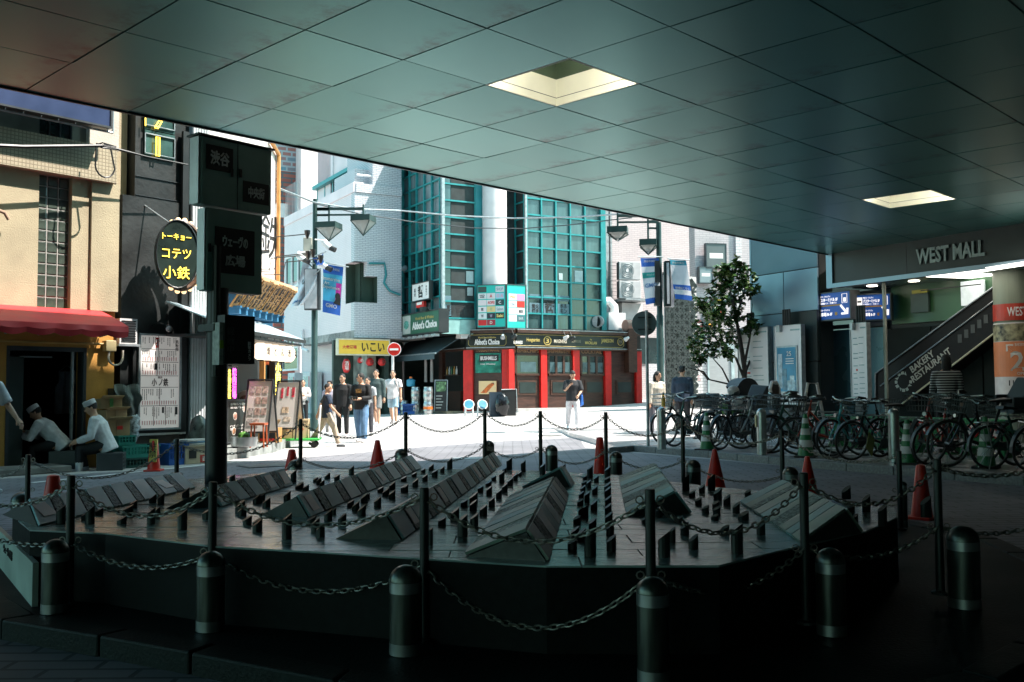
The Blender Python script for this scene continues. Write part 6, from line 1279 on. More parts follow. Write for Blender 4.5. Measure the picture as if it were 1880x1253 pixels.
def banner(pts, d, label, m_, texts, bands=(), name='banner', group='street banners', wave=.05):
    """pts: four picture corners (tl, tr, br, bl) at distance d"""
    P = [yp(px, py, d) for px, py in pts]; c = sum(P, Vector()) / 4; t = thing(name, label, 'banner', c, 0, group); n = 10; x = MB(); mm_ = [m_] + [b[2] for b in bands]
    def at(u, v, off=0): p = P[0].lerp(P[1], u).lerp(P[3].lerp(P[2], u), v) - c; p.y += wave * math.sin(u * 4 + v * 3) - off; return p
    for i in range(n):
        for j in range(16):
            v_ = (j + .5) / 16; x.mi = 0
            for bi, (v0, v1, _) in enumerate(bands):
                if v0 <= v_ < v1: x.mi = bi + 1
            x.quad(at(i / n, (j + 1) / 16), at((i + 1) / n, (j + 1) / 16), at((i + 1) / n, j / 16), at(i / n, j / 16))
    x.build('cloth', mm_, t, smooth=True)
    for s_, u, v, h, w, col in texts:
        o = text(s_, None, col, 0, 0, 0, h, w, bold=.02); W_ = (P[1] - P[0]).length; H_ = (P[3] - P[0]).length
        for vv in o.data.vertices: vv.co = at(u + vv.co.x / W_, v - vv.co.z / H_, .015)
        o.parent = t
    x = MB(); x.tube(at(-.12, -.02), at(1.25, -.02), .018, 6); x.build('banner_rod', GALV, t); return t, at
t, at = banner(((593, 484), (631, 491), (624, 580), (592, 573)), 29.2, 'blue art event banner with white wording hanging from the left lamp post', mat('banner_blue', (.015, .10, .42), .6, noise=.1), [('渋谷中央街', .5, .08, .09, .42, PAPER), ('Immersive', .44, .29, .11, .56, PAPER), ('Art', .2, .38, .1, .17, PAPER), ('Experience', .44, .47, .12, .58, PAPER), ('GMO', .5, .84, .12, .4, PAPER)], [(.2, .75, mat('banner_teal', (.05, .32, .5), .6, noise=.4, scale=2))])
x = MB(); x.quad(at(.7, .72, .008), at(.98, .72, .008), at(.98, .35, .008), at(.7, .35, .008)); x.build('magenta_patch', mat('magenta_print', (.4, .02, .25), .6, noise=.3), t)
x = MB(); hd = [at(.82 + .14 * math.cos(q), .62 + .07 * math.sin(q), .012) for q in [k * math.pi / 5 for k in range(10)]]; x.add(hd, [tuple(range(10))]); x.add([at(.6, .78, .012), at(.98, .8, .012), at(.98, .64, .012), at(.78, .66, .012)], [(0, 1, 2, 3)]); x.build('dark_figure', INK, t)
WB = mat('banner_white', (.62, .64, .68), .6, noise=.08)
banner(((556, 478), (575, 486), (560, 560), (533, 566)), 29.6, 'pale banner blowing sideways on the shop side of the left lamp post', WB, [('GMO', .45, .9, .09, .3, mat('banner_blue_print', (.1, .25, .5), .6)), ('∿', .5, .45, .2, .15, INK)], wave=.25)
banner(((572, 515), (588, 500), (575, 548), (540, 572)), 29.4, 'crumpled pale lower banner twisted round the left lamp post', WB, [], wave=.3)
banner(((574, 474), (596, 466), (594, 486), (580, 490)), 29.0, 'small blue flag corner folded over the lamp post top bracket', mat('banner_blue', (.015, .10, .42), .6), [], wave=.2)
bb = mat('banner_blue', (.015, .10, .42), .6)
banner(((1176, 474), (1209, 474), (1213, 555), (1186, 560)), 27.2, 'white banner with blue ends and a teal label left of the right lamp post', WB, [('渋谷中央街', .5, .07, .07, .34, PAPER), ('キャッシュレス', .55, .37, .06, .3, PAPER), ('GMO', .45, .6, .12, .36, mat('banner_blue_print', (.1, .25, .5), .6))], [(0, .18, bb), (.3, .46, mat('banner_green', (.02, .3, .28), .6)), (.9, 1, bb)])
banner(((1229, 477), (1259, 479), (1272, 553), (1240, 549)), 27.2, 'white banner with a blue hem and teal header right of the right lamp post', WB, [('渋谷中央街', .5, .07, .07, .34, PAPER), ('詳細はこちら', .5, .71, .07, .36, PAPER)], [(0, .14, mat('banner_teal2', (.03, .3, .42), .6)), (.62, .76, bb), (.88, 1, bb)])
def at_lamp(o, px, py, d): p = yp(px, py, d); o.location = p; return o
t = at_lamp(thing('light_box', 'narrow white light box panel fixed on the left lamp post', 'sign'), 577, 532, 29.3); x = MB(); x.box(-.28, .18, -.1, .1, -.62, .62); x.build('case', DGREY, t); x = MB(); x.box(-.26, .1, -.115, -.1, -.58, .6); x.build('face', mat('pale_panel_face', (.5, .5, .52), .4), t)
t = at_lamp(thing('junction_box', 'beige junction box strapped high on the left lamp post', 'box'), 565, 455, 29.3); x = MB(); x.box(-.12, .14, -.1, .1, -.3, .3); bevel(x.build('case', mat('beige_box', (.4, .38, .32), .5), t), .02); x = MB(); x.path([(0, 0, -.3), (.05, -.1, -.5), (.15, 0, -.6)], .02, 5); x.build('cable', BLK, t)
for i, (px, py, lb) in enumerate(((594, 448, 'white dome camera on the right side of the left lamp post'), (546, 470, 'white and black camera pointing at the shop from the left lamp post'), (587, 484, 'white camera on the bracket beside the blue banner'))):
    t = at_lamp(thing('security_camera', lb, 'camera', group='cameras on the left lamp post'), px, py, 29.1); x = MB(); x.path([(0, 0, .1), (.05, 0, 0), (.2, 0, -.12)], [.09, .1, .09], 10); x.build('body', WHITE, t, smooth=True); x = MB(); x.path([(.2, 0, -.12), (.36, -.05, -.2)], .08, 10); x.build('lens', BLK, t); x = MB(); x.tube((0, 0, .1), ((577 - px) * .016, .1, .15), .025, 6); x.build('bracket', WHITE, t)
t = at_lamp(thing('pole_sign_case', 'dark double sided sign case strapped to the right lamp post', 'sign'), 1214, 523, 27.3); x = MB(); x.box(-.2, -.06, -.2, .1, .05, .65); x.box(-.2, -.06, -.2, .1, -.6, -.05); x.build('left_case', DARK, t); x = MB(); x.box(.1, .25, -.1, .2, -.62, .66); x.build('right_case', DARK, t); x = MB(); x.box(.14, .21, -.115, -.1, -.55, .6); x.box(.25, .36, .05, .2, -.62, .66); x.build('face', mat('pale_panel_face', (.5, .5, .52), .4), t)
# wires
def wire(pts, r_, label):
    P = [yp(*p) for p in pts]; o = P[0].copy(); x = MB(); Q = []
    for a, b in zip(P, P[1:]):
        for k in range(6): Q.append(a.lerp(b, k / 6) - o)
    Q.append(P[-1] - o); x.path(Q, r_, 6); ob = x.build('overhead_wire', GALV if r_ > .02 else DGREY, smooth=True); ob.location = o; tag(ob, label, 'wire', 'wires over the street')
wire([(496, 340, 24), (577, 372, 29), (650, 384, 31), (735, 387, 33), (830, 396, 33), (940, 401, 33), (1050, 399, 32), (1160, 392, 30)], .028, 'thick upper overhead wire crossing in front of the teal glass building')
wire([(577, 374, 29), (660, 393, 31), (760, 408, 33), (870, 419, 33), (960, 420, 33), (1040, 414, 32), (1160, 400, 30)], .018, 'thin lower overhead wire crossing in front of the teal glass building')
# ================================================================ plaza sign on its pole
SG = mat('dark_green_sign_metal', (.25, .42, .385), .45, .1, noise=.12); SGS = mat('lit_sign_side', (.82, .84, .84), .45, .2)  # light on the left sides of the boxes put into a paler colour
D0 = 8.28; PS = Fr(yp(398, 700, D0), 40); t = thing('plaza_sign', 'tall dark post carrying stacked green metal sign boxes with plaza lettering', 'sign post', PS.W(0, 0, ZM), PS.rot); Z_ = -ZM
def pbox(nm, m_, px0, px1, yt, yb, y0_, y1_, pr=None, par=None):
    pr = pr or px0; x = MB(); x.box(PS.u(px0, y0_), PS.u(px1, y0_), y0_, y1_, PS.z(pr, yb, y0_) + Z_, PS.z(pr, yt, y0_) + Z_); return x.build(nm, m_, par or t)
x = MB(); x.tube((0, 0, 0), (0, 0, PS.z(398, 530) + Z_), .092, 16); x.build('post', BLK, t, smooth=True); x = MB(); x.tube((-.06, -.075, .9), (-.06, -.075, 2.0), .035, 10); x.box(-.12, .03, -.13, .1, 1.28, 1.34); x.build('conduit', DARK, t)
u1 = pbox('upper_box', SG, 366, 496, 248, 374, -.07, .07); bevel(u1, .008); l1 = pbox('lower_box', SG, 377, 480, 380, 533, -.06, .06); bevel(l1, .008)
for bx_, a, b, yt, yb, y_ in ((u1, 366, 496, 248, 374, .07), (l1, 377, 480, 380, 533, .06)):
    x = MB(); ux, zt_ = PS.uz(a, yt, -y_); zb_ = PS.z(a, yb, -y_); x.box(ux - .004, ux, -y_ + .006, y_ - .006, zb_ + Z_ + .006, zt_ + Z_ - .006); x.build('lit_side_plate', SGS, bx_)
x = MB(); ux = PS.u(433, -.07); x.box(ux - .003, ux + .003, -.0725, -.07, PS.z(366, 374, -.07) + Z_, PS.z(366, 248, -.07) + Z_); x.build('door_gap', BLK, u1)
for px, py in ((425, 318), (441, 319)): x = MB(); a, b = PS.uz(px, py, -.07); x.box(a - .01, a + .01, -.085, -.07, b + Z_ - .035, b + Z_ + .035); x.build('latch', BLK, u1)
x = MB(); a, b = PS.uz(384, 455, -.06); x.box(a - .01, a + .01, -.075, -.06, b + Z_ - .035, b + Z_ + .035); x.build('latch', BLK, l1)
x = MB(); a, zt_ = PS.uz(364, 247, -.07); x.box(a - .01, PS.u(498, -.07) + .01, -.09, .09, zt_ + Z_, zt_ + Z_ + .015); x.build('lid', BLK, u1)
LTR = mat('sign_letter_grey', (.92, .97, .97), .5)
def pan(bx_, c, a0, a1, yt, yb, y_, s_, h_, w_, m_=LTR):
    ux, uy = PS.u(a0, y_), PS.u(a1, y_); zt_, zb_ = PS.z(a0, yt, y_) + Z_, PS.z(a0, yb, y_) + Z_; o = flat(bx_, 'name_panel', BLK, ux, uy, zb_, zt_, y_ - .004, .004); 
    for i, q in enumerate(s_.split('/')): text(q, t, m_ if i == 0 else mat('sign_letter_dim', (.5, .6, .6), .5), (ux + uy) / 2, y_ - .008, zt_ + (zb_ - zt_) * ((i + .5) / len(s_.split('/')) * .84 + .08), h_, w_ if i == 0 else w_ * .8, bold=.025)
pan(u1, 0, 374, 424, 263, 309, -.07, '渋谷', .12, .185); pan(u1, 0, 443, 491, 331, 370, -.07, '中央街', .10, .165); pan(l1, 0, 392, 465, 415, 500, -.06, 'ウェーヴの/広場', .1, .25, mat('sign_letter_dim', (.5, .6, .6), .5))
sb = pbox('notice_box', BLK, 412, 467, 578, 668, -.22, -.08); pbox('side_sticker_panel', mat('sticker_panel', (.45, .48, .44), .5, noise=.25, scale=20), 402, 410, 592, 670, -.2, -.1)
a, b = PS.uz(458, 645, -.225); vtext('防犯カメラ', sb, LTR, a, -.225, b + Z_, .16, .03); a, b = PS.uz(424, 625, -.225); vtext('録画中', sb, mat('faint_letters', (.05, .06, .06), .5), a, -.225, b + Z_, .22, .07)
flat(sb, 'green_sticker', mat('green_sticker', (.35, .6, .05), .5), PS.u(403, -.2), PS.u(409, -.2), PS.z(405, 640, -.2) + Z_, PS.z(405, 625, -.2) + Z_, -.204)
# ================================================================ cones
CONE = mat('red_cone_plastic', (.60, .025, .012), .4, noise=.15, scale=6); CG = mat('green_cone_plastic', (.012, .16, .05), .4, noise=.1); CWH = mat('reflective_band', (.55, .56, .55), .4)
def cone(px, ytop, d, label, r_=.13, top=.045, h=None, m_=CONE, bands=None, z=0.0, name='traffic_cone', base=CONE, group='red traffic cones', flat_base=True):
    p = yp(px, ytop, d); h = p.z - z; t = thing(name, label, 'traffic cone', (p.x, p.y, z), random.uniform(0, 1.5), group)
    x = MB(); x.lathe([(r_, .03), (top, h - .03), (top * .9, h - .008), (top * .5, h)], 18); x.build('cone', m_, t, smooth=True)
    if flat_base: x = MB(); x.box(-r_ * 1.3, r_ * 1.3, -r_ * 1.3, r_ * 1.3, 0, .03); bevel(x.build('base', base, t), .008)
    for (a, b) in (bands or ()):
        x = MB(); f_ = lambda q: r_ + (top - r_) * (q * h - .03) / (h - .06) + .003; x.lathe([(f_(a), a * h), (f_(b), b * h)], 18); x.build('reflective_band', CWH, t, smooth=True)
    return t
cone(98, 872, 8.9, 'red cone with a rounded top standing near the seated cooks', .125, .055); cone(536, 825, 12.3, 'red cone beside the dome bollard below the green cart', .14); cone(693, 808, 13.0, 'red cone in the street behind the long third ridge', .15, .035)
cone(1101, 803, 12.4, 'slim red cone with a wrapped top beside a far fence post', .10, .045); cone(1312, 825, 11.3, 'red cone in shade below the bicycle kerb, beside a dome bollard', .14, .03); cone(1482, 838, 10.4, 'half shaded red cone partly behind a near fence post', .13, .03); cone(1690, 853, 9.4, 'dark red cone in the deep shade at the right', .1, .045)
BLB = mat('black_rubber_base', (.015, .015, .015), .7)
for px, yt, d, lb in ((1297, 757, 18.2, 'green and white banded cone between the two leftmost steel bollards'), (1478, 760, 16.2, 'green and white banded cone in front of the black bicycles'), (1665, 770, 14.6, 'dim green banded cone behind the striped shirt person'), (1808, 765, 13.8, 'dark green banded cone near the poster column')): cone(px, yt, d, lb, .13, .035, m_=CG, bands=((.24, .40), (.52, .66), (.78, .9)), z=.12, base=BLB, group='green banded cones by the bicycles')
t = cone(283, 808, 15.6, 'red and yellow lettered pylon beside the teal crates', .1, .06, m_=CONE, group='red traffic cones'); x = MB(); x.box(-.055, .06, -.11, -.05, .14, .5); o = x.build('yellow_label', mat('yellow_label', (.7, .55, .1), .5), t); o.rotation_euler = (-.12, 0, 0); vtext('駐禁', o, INK, 0, -.112, .33, .24); t.rotation_euler = (0, 0, .1)
# tall steel bollards on the mall pavement
for px, yt, yb, lb in ((1215, 747, 823, 'tall steel bollard at the left end of the bicycle row'), (1399, 750, 834, 'tall steel bollard with a yellow tag in the middle of the bicycle row'), (1642, 750, 848, 'tall worn steel bollard nearest the escalator foot')):
    d = FPX * 1.13 / (yb - 713.5); p = yp(px, yb, d); r_ = .082; h = yp(px, yt, d).z - .12; t = thing('steel_bollard', lb, 'bollard', (p.x, p.y, .12), 0, 'tall steel bollards on the mall pavement')
    x = MB(); x.lathe([(r_, 0), (r_, h - r_)], 20); x.build('body', STEEL, t, smooth=True); x = MB(); x.lathe([(r_ * math.cos(k * math.pi / 12) + .001, h - r_ + r_ * math.sin(k * math.pi / 12)) for k in range(7)], 20); x.build('dome', STEEL, t, smooth=True)
    if px == 1399: x = MB(); x.box(-r_ - .02, -r_ - .005, -.03, .05, h - .32, h - .12); x.build('yellow_tag', mat('yellow_tag', (.6, .5, .25), .5), t)
# round sign seen from behind, no entry sign
d = 19.6; p = yp(1190, 818, d); t = thing('round_sign', 'back of a round traffic sign on a thin pale pole among the bicycles', 'traffic sign', (p.x, p.y, .12)); zt_ = yp(1190, 570, d).z - .12; x = MB(); x.tube((0, 0, 0), (0, 0, zt_), .032, 10); x.build('pole', GALV, t, smooth=True); zc_ = yp(1186, 594, d).z - .12; x = MB(); x.lathe([(.25, .04), (.25, .055)], 28, (-.04, 0, zc_), 'y'); x.build('disc', mat('sign_back_grey', (.22, .28, .28), .45, .5, noise=.1), t)
for dz in (.12, -.12): x = MB(); x.box(-.17, .1, .02, .04, zc_ + dz - .012, zc_ + dz + .012); x.build('clamp_rail', DGREY, t)
d = 34; p = yp(721, 690, d); zt_ = yp(721, 629, d).z; zb_ = terr(p.x, p.y); t = thing('no_entry_sign', 'round red no entry sign with white bar on a pale pole', 'traffic sign', (p.x, p.y, zb_)); x = MB(); x.tube((0, 0, 0), (0, 0, zt_ - zb_), .045, 8); x.build('pole', OFFW, t); zc_ = yp(724, 642, d).z - zb_
x = MB(); x.lathe([(.24, -.08), (.24, -.06)], 24, (.06, 0, zc_), 'y'); x.build('disc', WHITE, t); x = MB(); x.lathe([(.215, -.09), (.215, -.08)], 24, (.06, 0, zc_), 'y'); x.build('red_face', RED, t); flat(t, 'white_bar', WHITE, -.09, .21, zc_ - .035, zc_ + .035, -.1)
# ================================================================ bicycles
FB = mat('bike_black', (.012, .013, .014), .35, .3, noise=.1); FS_ = mat('bike_silver', (.4, .42, .42), .35, .7); FT = mat('bike_teal', (.05, .3, .33), .35, .2); FRD = mat('bike_red', (.35, .03, .01), .35, .2); FG_ = mat('bike_dark_green', (.012, .07, .05), .35, .2); SAD = mat('saddle_black', (.012, .011, .011), .5); WIRE = mat('basket_wire', (.10, .11, .11), .4, .6)
WIRES = mat('basket_wire_silver', (.45, .46, .46), .35, .8)
RIMM = mat('dull_rim', (.16, .17, .17), .4, .7)
def make_bike(frame_m, label, basket=True, rack=True, wire_m=WIRE, r_=.33, seat=False, box=False):
    t = thing('bicycle', label, 'bicycle', (0, 0, 0), 0, 'bicycles parked along the mall kerb'); F, R_ = Vector((.54, 0, r_)), Vector((-.52, 0, r_)); BBk = Vector((-.06, 0, .28)); ST = Vector((-.20, 0, .74)); HT, HB = Vector((.33, 0, .80)), Vector((.38, 0, .62))
    x = MB(); x.path([HB, Vector((.2, 0, .36)), BBk], .024, 8); x.tube(BBk, ST + Vector((-.02, 0, .06)), .018, 8); x.path([HT - Vector((0, 0, .05)), Vector((.1, 0, .5)), ST - Vector((-.03, 0, .16))], .016, 7)
    for s in (-.05, .05): x.path([BBk + Vector((0, s * .6, 0)), R_ + Vector((0, s, 0))], .010, 6); x.path([ST - Vector((0, 0, .12)) + Vector((0, s * .5, 0)), R_ + Vector((0, s, 0))], .009, 6)
    x.tube(HB - Vector((-.01, 0, .03)), HT + Vector((-.01, 0, .02)), .024, 8); x.build('frame', frame_m, t, smooth=True)
    for nm, c in (('front', F), ('rear', R_)):
        x = MB(); x.path([(c.x + (r_ - .035) * math.cos(q), 0, c.z + (r_ - .035) * math.sin(q)) for q in [2 * math.pi * k / 24 for k in range(24)]], .010, 5, closed=True, sx=1)
        for k in range(16): q = 2 * math.pi * k / 16 + (.3 if k % 2 else 0); x.tube((c.x, .025 * (1 if k % 2 else -1), c.z), (c.x + (r_ - .04) * math.cos(q), 0, c.z + (r_ - .04) * math.sin(q)), .0022, 3)
        x.tube((c.x, -.05, c.z), (c.x, .05, c.z), .022, 8); wh = x.build('wheel', RIMM, t); x = MB(); x.path([(c.x + (r_ - .018) * math.cos(q), 0, c.z + (r_ - .018) * math.sin(q)) for q in [2 * math.pi * k / 26 for k in range(26)]], .019, 7, closed=True); x.build('tyre', RUBBER, wh, smooth=True)
        x = MB(); a0_, a1_ = (20, 150) if nm == 'front' else (20, 190); P = [(c.x + (r_ + .022) * math.cos(rad(a0_ + (a1_ - a0_) * k / 12)), c.z + (r_ + .022) * math.sin(rad(a0_ + (a1_ - a0_) * k / 12))) for k in range(13)]
        for (xa, za), (xb, zb_) in zip(P, P[1:]): x.quad((xa, -.028, za), (xb, -.028, zb_), (xb, .028, zb_), (xa, .028, za))
        x.build('mudguard', DGREY if frame_m is not FS_ else FS_, t, smooth=True)
    x = MB(); x.path([F + Vector((0, .05, 0)), Vector((.40, .045, .6)), Vector((.385, 0, .63)), Vector((.40, -.045, .6)), F + Vector((0, -.05, 0))], .012, 6); x.tube((.335, 0, .78), (.30, 0, .95), .013, 7); x.build('fork', frame_m, t, smooth=True)
    x = MB(); x.path([(.12, .29, 1.0), (.24, .27, 1.02), (.33, .12, .99), (.31, 0, .95), (.33, -.12, .99), (.24, -.27, 1.02), (.12, -.29, 1.0)], .011, 7); hb = x.build('handlebar', STEEL, t, smooth=True)
    for s in (1, -1):
        x = MB(); x.tube((.10, .29 * s, 1.0), (.22, .275 * s, 1.017), .017, 7); x.build('grip', RUBBER, hb); x = MB(); x.path([(.24, .26 * s, 1.01), (.3, .24 * s, .97), (.36, .15 * s, .96)], .006, 4); x.build('brake_lever', DGREY, hb)
    x = MB(); x.path([(.34, .1, .98), (.46, .1, .9), (.42, .03, .7)], .005, 4); x.build('brake_cable', RUBBER, hb)
    x = MB(); x.tube(ST, ST + Vector((-.04, 0, .15)), .013, 7); x.build('seat_post', STEEL, t); x = MB()
    x.add([(-.36, -.1, .89), (-.36, .1, .89), (-.16, .05, .9), (-.05, .02, .89), (-.05, -.02, .89), (-.16, -.05, .9), (-.34, -.1, .95), (-.34, .1, .95), (-.16, .045, .93), (-.05, .018, .915), (-.05, -.018, .915), (-.16, -.045, .93)], [(5, 4, 3, 2, 1, 0), (6, 7, 8, 9, 10, 11)] + [(i, (i + 1) % 6, (i + 1) % 6 + 6, i + 6) for i in range(6)]); bevel(x.build('saddle', SAD, t, smooth=True), .012)
    x = MB(); x.box(-.34, .02, .045, .055, .27, .35); x.lathe([(.09, .05), (.09, .056)], 16, (-.06, 0, .28), 'y'); x.build('chain_guard', DGREY, t); x = MB(); x.tube((-.06, .07, .28), (.06, .075, .17), .009, 5); x.box(.02, .1, .075, .15, .155, .18); x.build('pedal', DARK, t); x = MB(); x.tube((-.06, -.07, .28), (-.18, -.075, .39), .009, 5); x.box(-.22, -.14, -.15, -.075, .38, .405); x.build('pedal', DARK, t)
    x = MB(); x.path([(-.5, .06, .3), (-.62, .14, .02)], .009, 5); x.path([(-.5, -.06, .3), (-.62, -.14, .02)], .009, 5); x.build('kickstand', STEEL, t)
    if rack: x = MB(); x.path([(-.25, .06, .70), (-.72, .06, .70), (-.72, -.06, .70), (-.25, -.06, .70)], .007, 5); x.tube((-.6, .06, .7), (-.52, .06, .33), .007, 5); x.tube((-.6, -.06, .7), (-.52, -.06, .33), .007, 5); x.tube((-.45, -.06, .7), (-.45, .06, .7), .006, 4); x.build('rear_rack', STEEL, t)
    if basket:
        x = MB(); a = (.37, .70, -.19, .19, .76, 1.0)
        def rg(f_, z_): k_ = .8 + .2 * f_; cx_ = .52; return [(cx_ - .15 * k_, -.19 * k_, z_), (cx_ + .17 * k_, -.19 * k_, z_), (cx_ + .17 * k_, .19 * k_, z_), (cx_ - .15 * k_, .19 * k_, z_)]
        for f_ in (0, .33, .66, 1): x.path(rg(f_, .76 + .24 * f_), .0055 if f_ < 1 else .008, 4, closed=True)
        lo, hi = rg(0, .76), rg(1, 1.0)
        for k in range(4):
            for m__ in range(7): f_ = m__ / 7; x.tube(Vector(lo[k]).lerp(Vector(lo[(k + 1) % 4]), f_), Vector(hi[k]).lerp(Vector(hi[(k + 1) % 4]), f_), .0035, 4)
        for m__ in range(6): f_ = m__ / 5; x.tube(Vector(lo[0]).lerp(Vector(lo[1]), f_), Vector(lo[3]).lerp(Vector(lo[2]), f_), .0035, 4)
        x.build('basket', wire_m, t)
    if box: x = MB(); x.hexa([(-.72, -.15, .72), (-.38, -.15, .72), (-.38, .15, .72), (-.72, .15, .72)], [(-.76, -.19, 1.0), (-.34, -.19, 1.0), (-.34, .19, 1.0), (-.76, .19, 1.0)]); bevel(x.build('rear_box', mat('dark_rear_box', (.025, .04, .04), .5), t), .02)
    if seat:
        x = MB(); x.hexa([(-.62, -.16, .74), (-.3, -.16, .74), (-.3, .16, .74), (-.62, .16, .74)], [(-.7, -.19, 1.22), (-.6, -.19, 1.22), (-.6, .19, 1.22), (-.7, .19, 1.22)]); x.box(-.62, -.28, -.2, -.16, .8, .98); x.box(-.62, -.28, .16, .2, .8, .98); bevel(x.build('rear_seat', mat('dark_child_seat', (.03, .035, .04), .5), t), .03)
    x = MB(); x.lathe([(.02, -.03), (.032, .03)], 10, (.43, .0, .72), 'x'); x.build('headlamp', STEEL, t)
    return t
protos = [make_bike(FB, 'x'), make_bike(FB, 'x', seat=True, basket=True), make_bike(FS_, 'x', basket=True, wire_m=WIRES), make_bike(FG_, 'x', basket=False), make_bike(FRD, 'x', basket=True), make_bike(FT, 'x', basket=False, rack=True), make_bike(FB, 'x', box=True, wire_m=WIRES)]
used = set()
KB = [Vector(p) for p in k0[1:]]
def along(s):
    for a, b in zip(KB, KB[1:]):
        l = (b - a).length
        if s <= l: d = (b - a).normalized(); return a + d * s, d
        s -= l
    return KB[-1], d
BK = [(6, .30, 'black bicycle with a dark box behind and a silver basket, leftmost in the row'), (3, .75, 'dark green bicycle leaning beside the round sign pole'), (1, 1.2, 'black bicycle with a child seat right behind the first steel bollard'), (0, 1.6, 'black basket bicycle between the first steel bollard and the green cone'), (1, 2.0, 'black bicycle with child seat beside the left green banded cone'), (2, 2.45, 'silver bicycle with a shiny basket near the white helmet'), (0, 2.9, 'black bicycle just left of the middle steel bollard'), (0, 3.3, 'black bicycle right of the middle steel bollard'), (3, 3.75, 'dark green bicycle without a basket near the second green cone'), (4, 4.2, 'red framed bicycle with a basket in front of the teal doors'), (0, 4.65, 'black basket bicycle in front of the narrow white board'), (5, 5.1, 'teal framed bicycle without a basket left of the escalator'), (0, 5.5, 'black bicycle just left of the worn steel bollard'), (4, 6.2, 'dark red bicycle in front of the red stairs'), (0, 6.8, 'black bicycle beside the striped shirt person'), (1, 7.3, 'black child seat bicycle in the shade right of the striped shirt person'), (3, 7.8, 'dark bicycle without basket in the deep shade before the column'), (0, 8.25, 'black bicycle with basket in front of the poster column'), (2, 8.7, 'silver basket bicycle at the far right of the row')]
for k, s, lb in BK:
    c, dr = along(s); inn_ = Vector((-dr.y, dr.x)); inn_ = inn_ if inn_.x > 0 else -inn_; pos = c + inn_ * (1.1 + random.uniform(-.22, .3)) + dr * random.uniform(-.1, .1); hd_ = math.atan2(-inn_.y, -inn_.x) + (math.pi if k in (0, 3, 4) and (s * 7) % 1 > .55 else 0) + rad(random.uniform(-38, 26)) + rad(-8)
    o = protos[k] if k not in used else dup(protos[k]); used.add(k); o.location = (pos.x, pos.y, .122); o.rotation_euler = (rad(random.uniform(-8, 8)), 0, hd_); sc_ = random.uniform(.9, 1.04); o.scale = (sc_, sc_, sc_); o['label'] = lb
    for ch in o.children:
        if ch.name.startswith(('fork', 'handlebar', 'basket', 'headlamp')): pass
# things on and behind the bicycles
def on_bike(s, inw, z): c, dr = along(s); inn_ = Vector((-dr.y, dr.x)); inn_ = inn_ if inn_.x > 0 else -inn_; p = c + inn_ * inw; return Vector((p.x, p.y, z))
t = thing('helmet', 'white and grey cycling helmet hung on a handlebar', 'helmet', on_bike(2.15, .75, 1.22), .5); x = MB(); x.ball((0, 0, 0), .125, .1, .1, 14, 8); x.build('shell', OFFW, t, smooth=True); x = MB(); x.ball((.02, 0, -.03), .12, .103, .085, 12, 6); x.build('liner', DGREY, t, smooth=True)
t = thing('helmet', 'smaller pale helmet hanging lower under the white one', 'helmet', on_bike(2.2, .8, 1.02), .2); x = MB(); x.ball((0, 0, 0), .11, .09, .09, 14, 8); x.build('shell', WHITE, t, smooth=True); x = MB(); x.path([(0, .08, -.05), (.02, 0, -.16), (0, -.08, -.05)], .006, 4); x.build('strap', BLK, t)
t = thing('child_seat_hood', 'grey rounded hood of a child seat rising above the bicycles', 'hood', on_bike(1.35, 1.75, .95), .4); x = MB(); n = 10
for i in range(n):
    a, b = math.pi * i / n * .8, math.pi * (i + 1) / n * .8; x.quad((.32 * math.cos(a), -.2, .1 + .42 * math.sin(a)), (.32 * math.cos(b), -.2, .1 + .42 * math.sin(b)), (.32 * math.cos(b), .2, .1 + .42 * math.sin(b)), (.32 * math.cos(a), .2, .1 + .42 * math.sin(a)))
x.build('hood', mat('grey_hood_fabric', (.14, .16, .18), .7, noise=.15), t, smooth=True)
for s in (-.2, .2): x = MB(); x.add([(.32 * math.cos(math.pi * i / n * .8), s, .1 + .42 * math.sin(math.pi * i / n * .8)) for i in range(n + 1)] + [(0, s, -.05)], [tuple(range(n + 2))]); x.build('hood_side', mat('dark_hood_fabric', (.03, .035, .04), .7), t)
x = MB(); x.box(-.2, .2, -.17, .17, -.1, .0); x.build('seat_shell', BLK, t)
t = thing('infant_carrier', 'white framed child seat back standing out above the bicycles', 'child seat', on_bike(2.35, 1.5, .95), .9); x = MB(); x.path([(-.17, 0, 0), (-.2, .02, .3), (-.1, .03, .42), (.1, .03, .42), (.2, .02, .3), (.17, 0, 0)], .035, 8); x.build('back_frame', WHITE, t, smooth=True); x = MB(); x.box(-.16, .16, .0, .04, .0, .38); x.build('cushion', BLK, t); x = MB(); x.box(-.17, .17, -.25, .0, -.06, 0); x.build('seat', BLK, t)
t = thing('folding_frame', 'pale metal folding frame leaning behind the bicycles', 'frame', on_bike(2.9, 1.9, .6), .7); x = MB(); x.path([(-.25, .1, 0), (-.15, 0, .75), (.15, 0, .75), (.22, -.1, 0)], .03, 7); x.build('tube', OFFW, t, smooth=True); x = MB(); x.tube((-.2, .05, .38), (.19, -.05, .38), .02, 6); x.build('cross_bar', OFFW, t)
t = thing('drink_bottle', 'orange drink bottle standing in the leftmost silver basket', 'bottle', on_bike(.34, .55, .9), 0); x = MB(); x.lathe([(.04, 0), (.042, .16), (.02, .22), (.02, .26)], 12); x.build('body', mat('orange_drink', (.6, .35, .05), .2), t, smooth=True); x = MB(); x.lathe([(.022, .26), (.022, .29)], 10); x.build('cap', WHITE, t)
GRB = mat('green_barrier', (.012, .20, .06), .45, noise=.12)
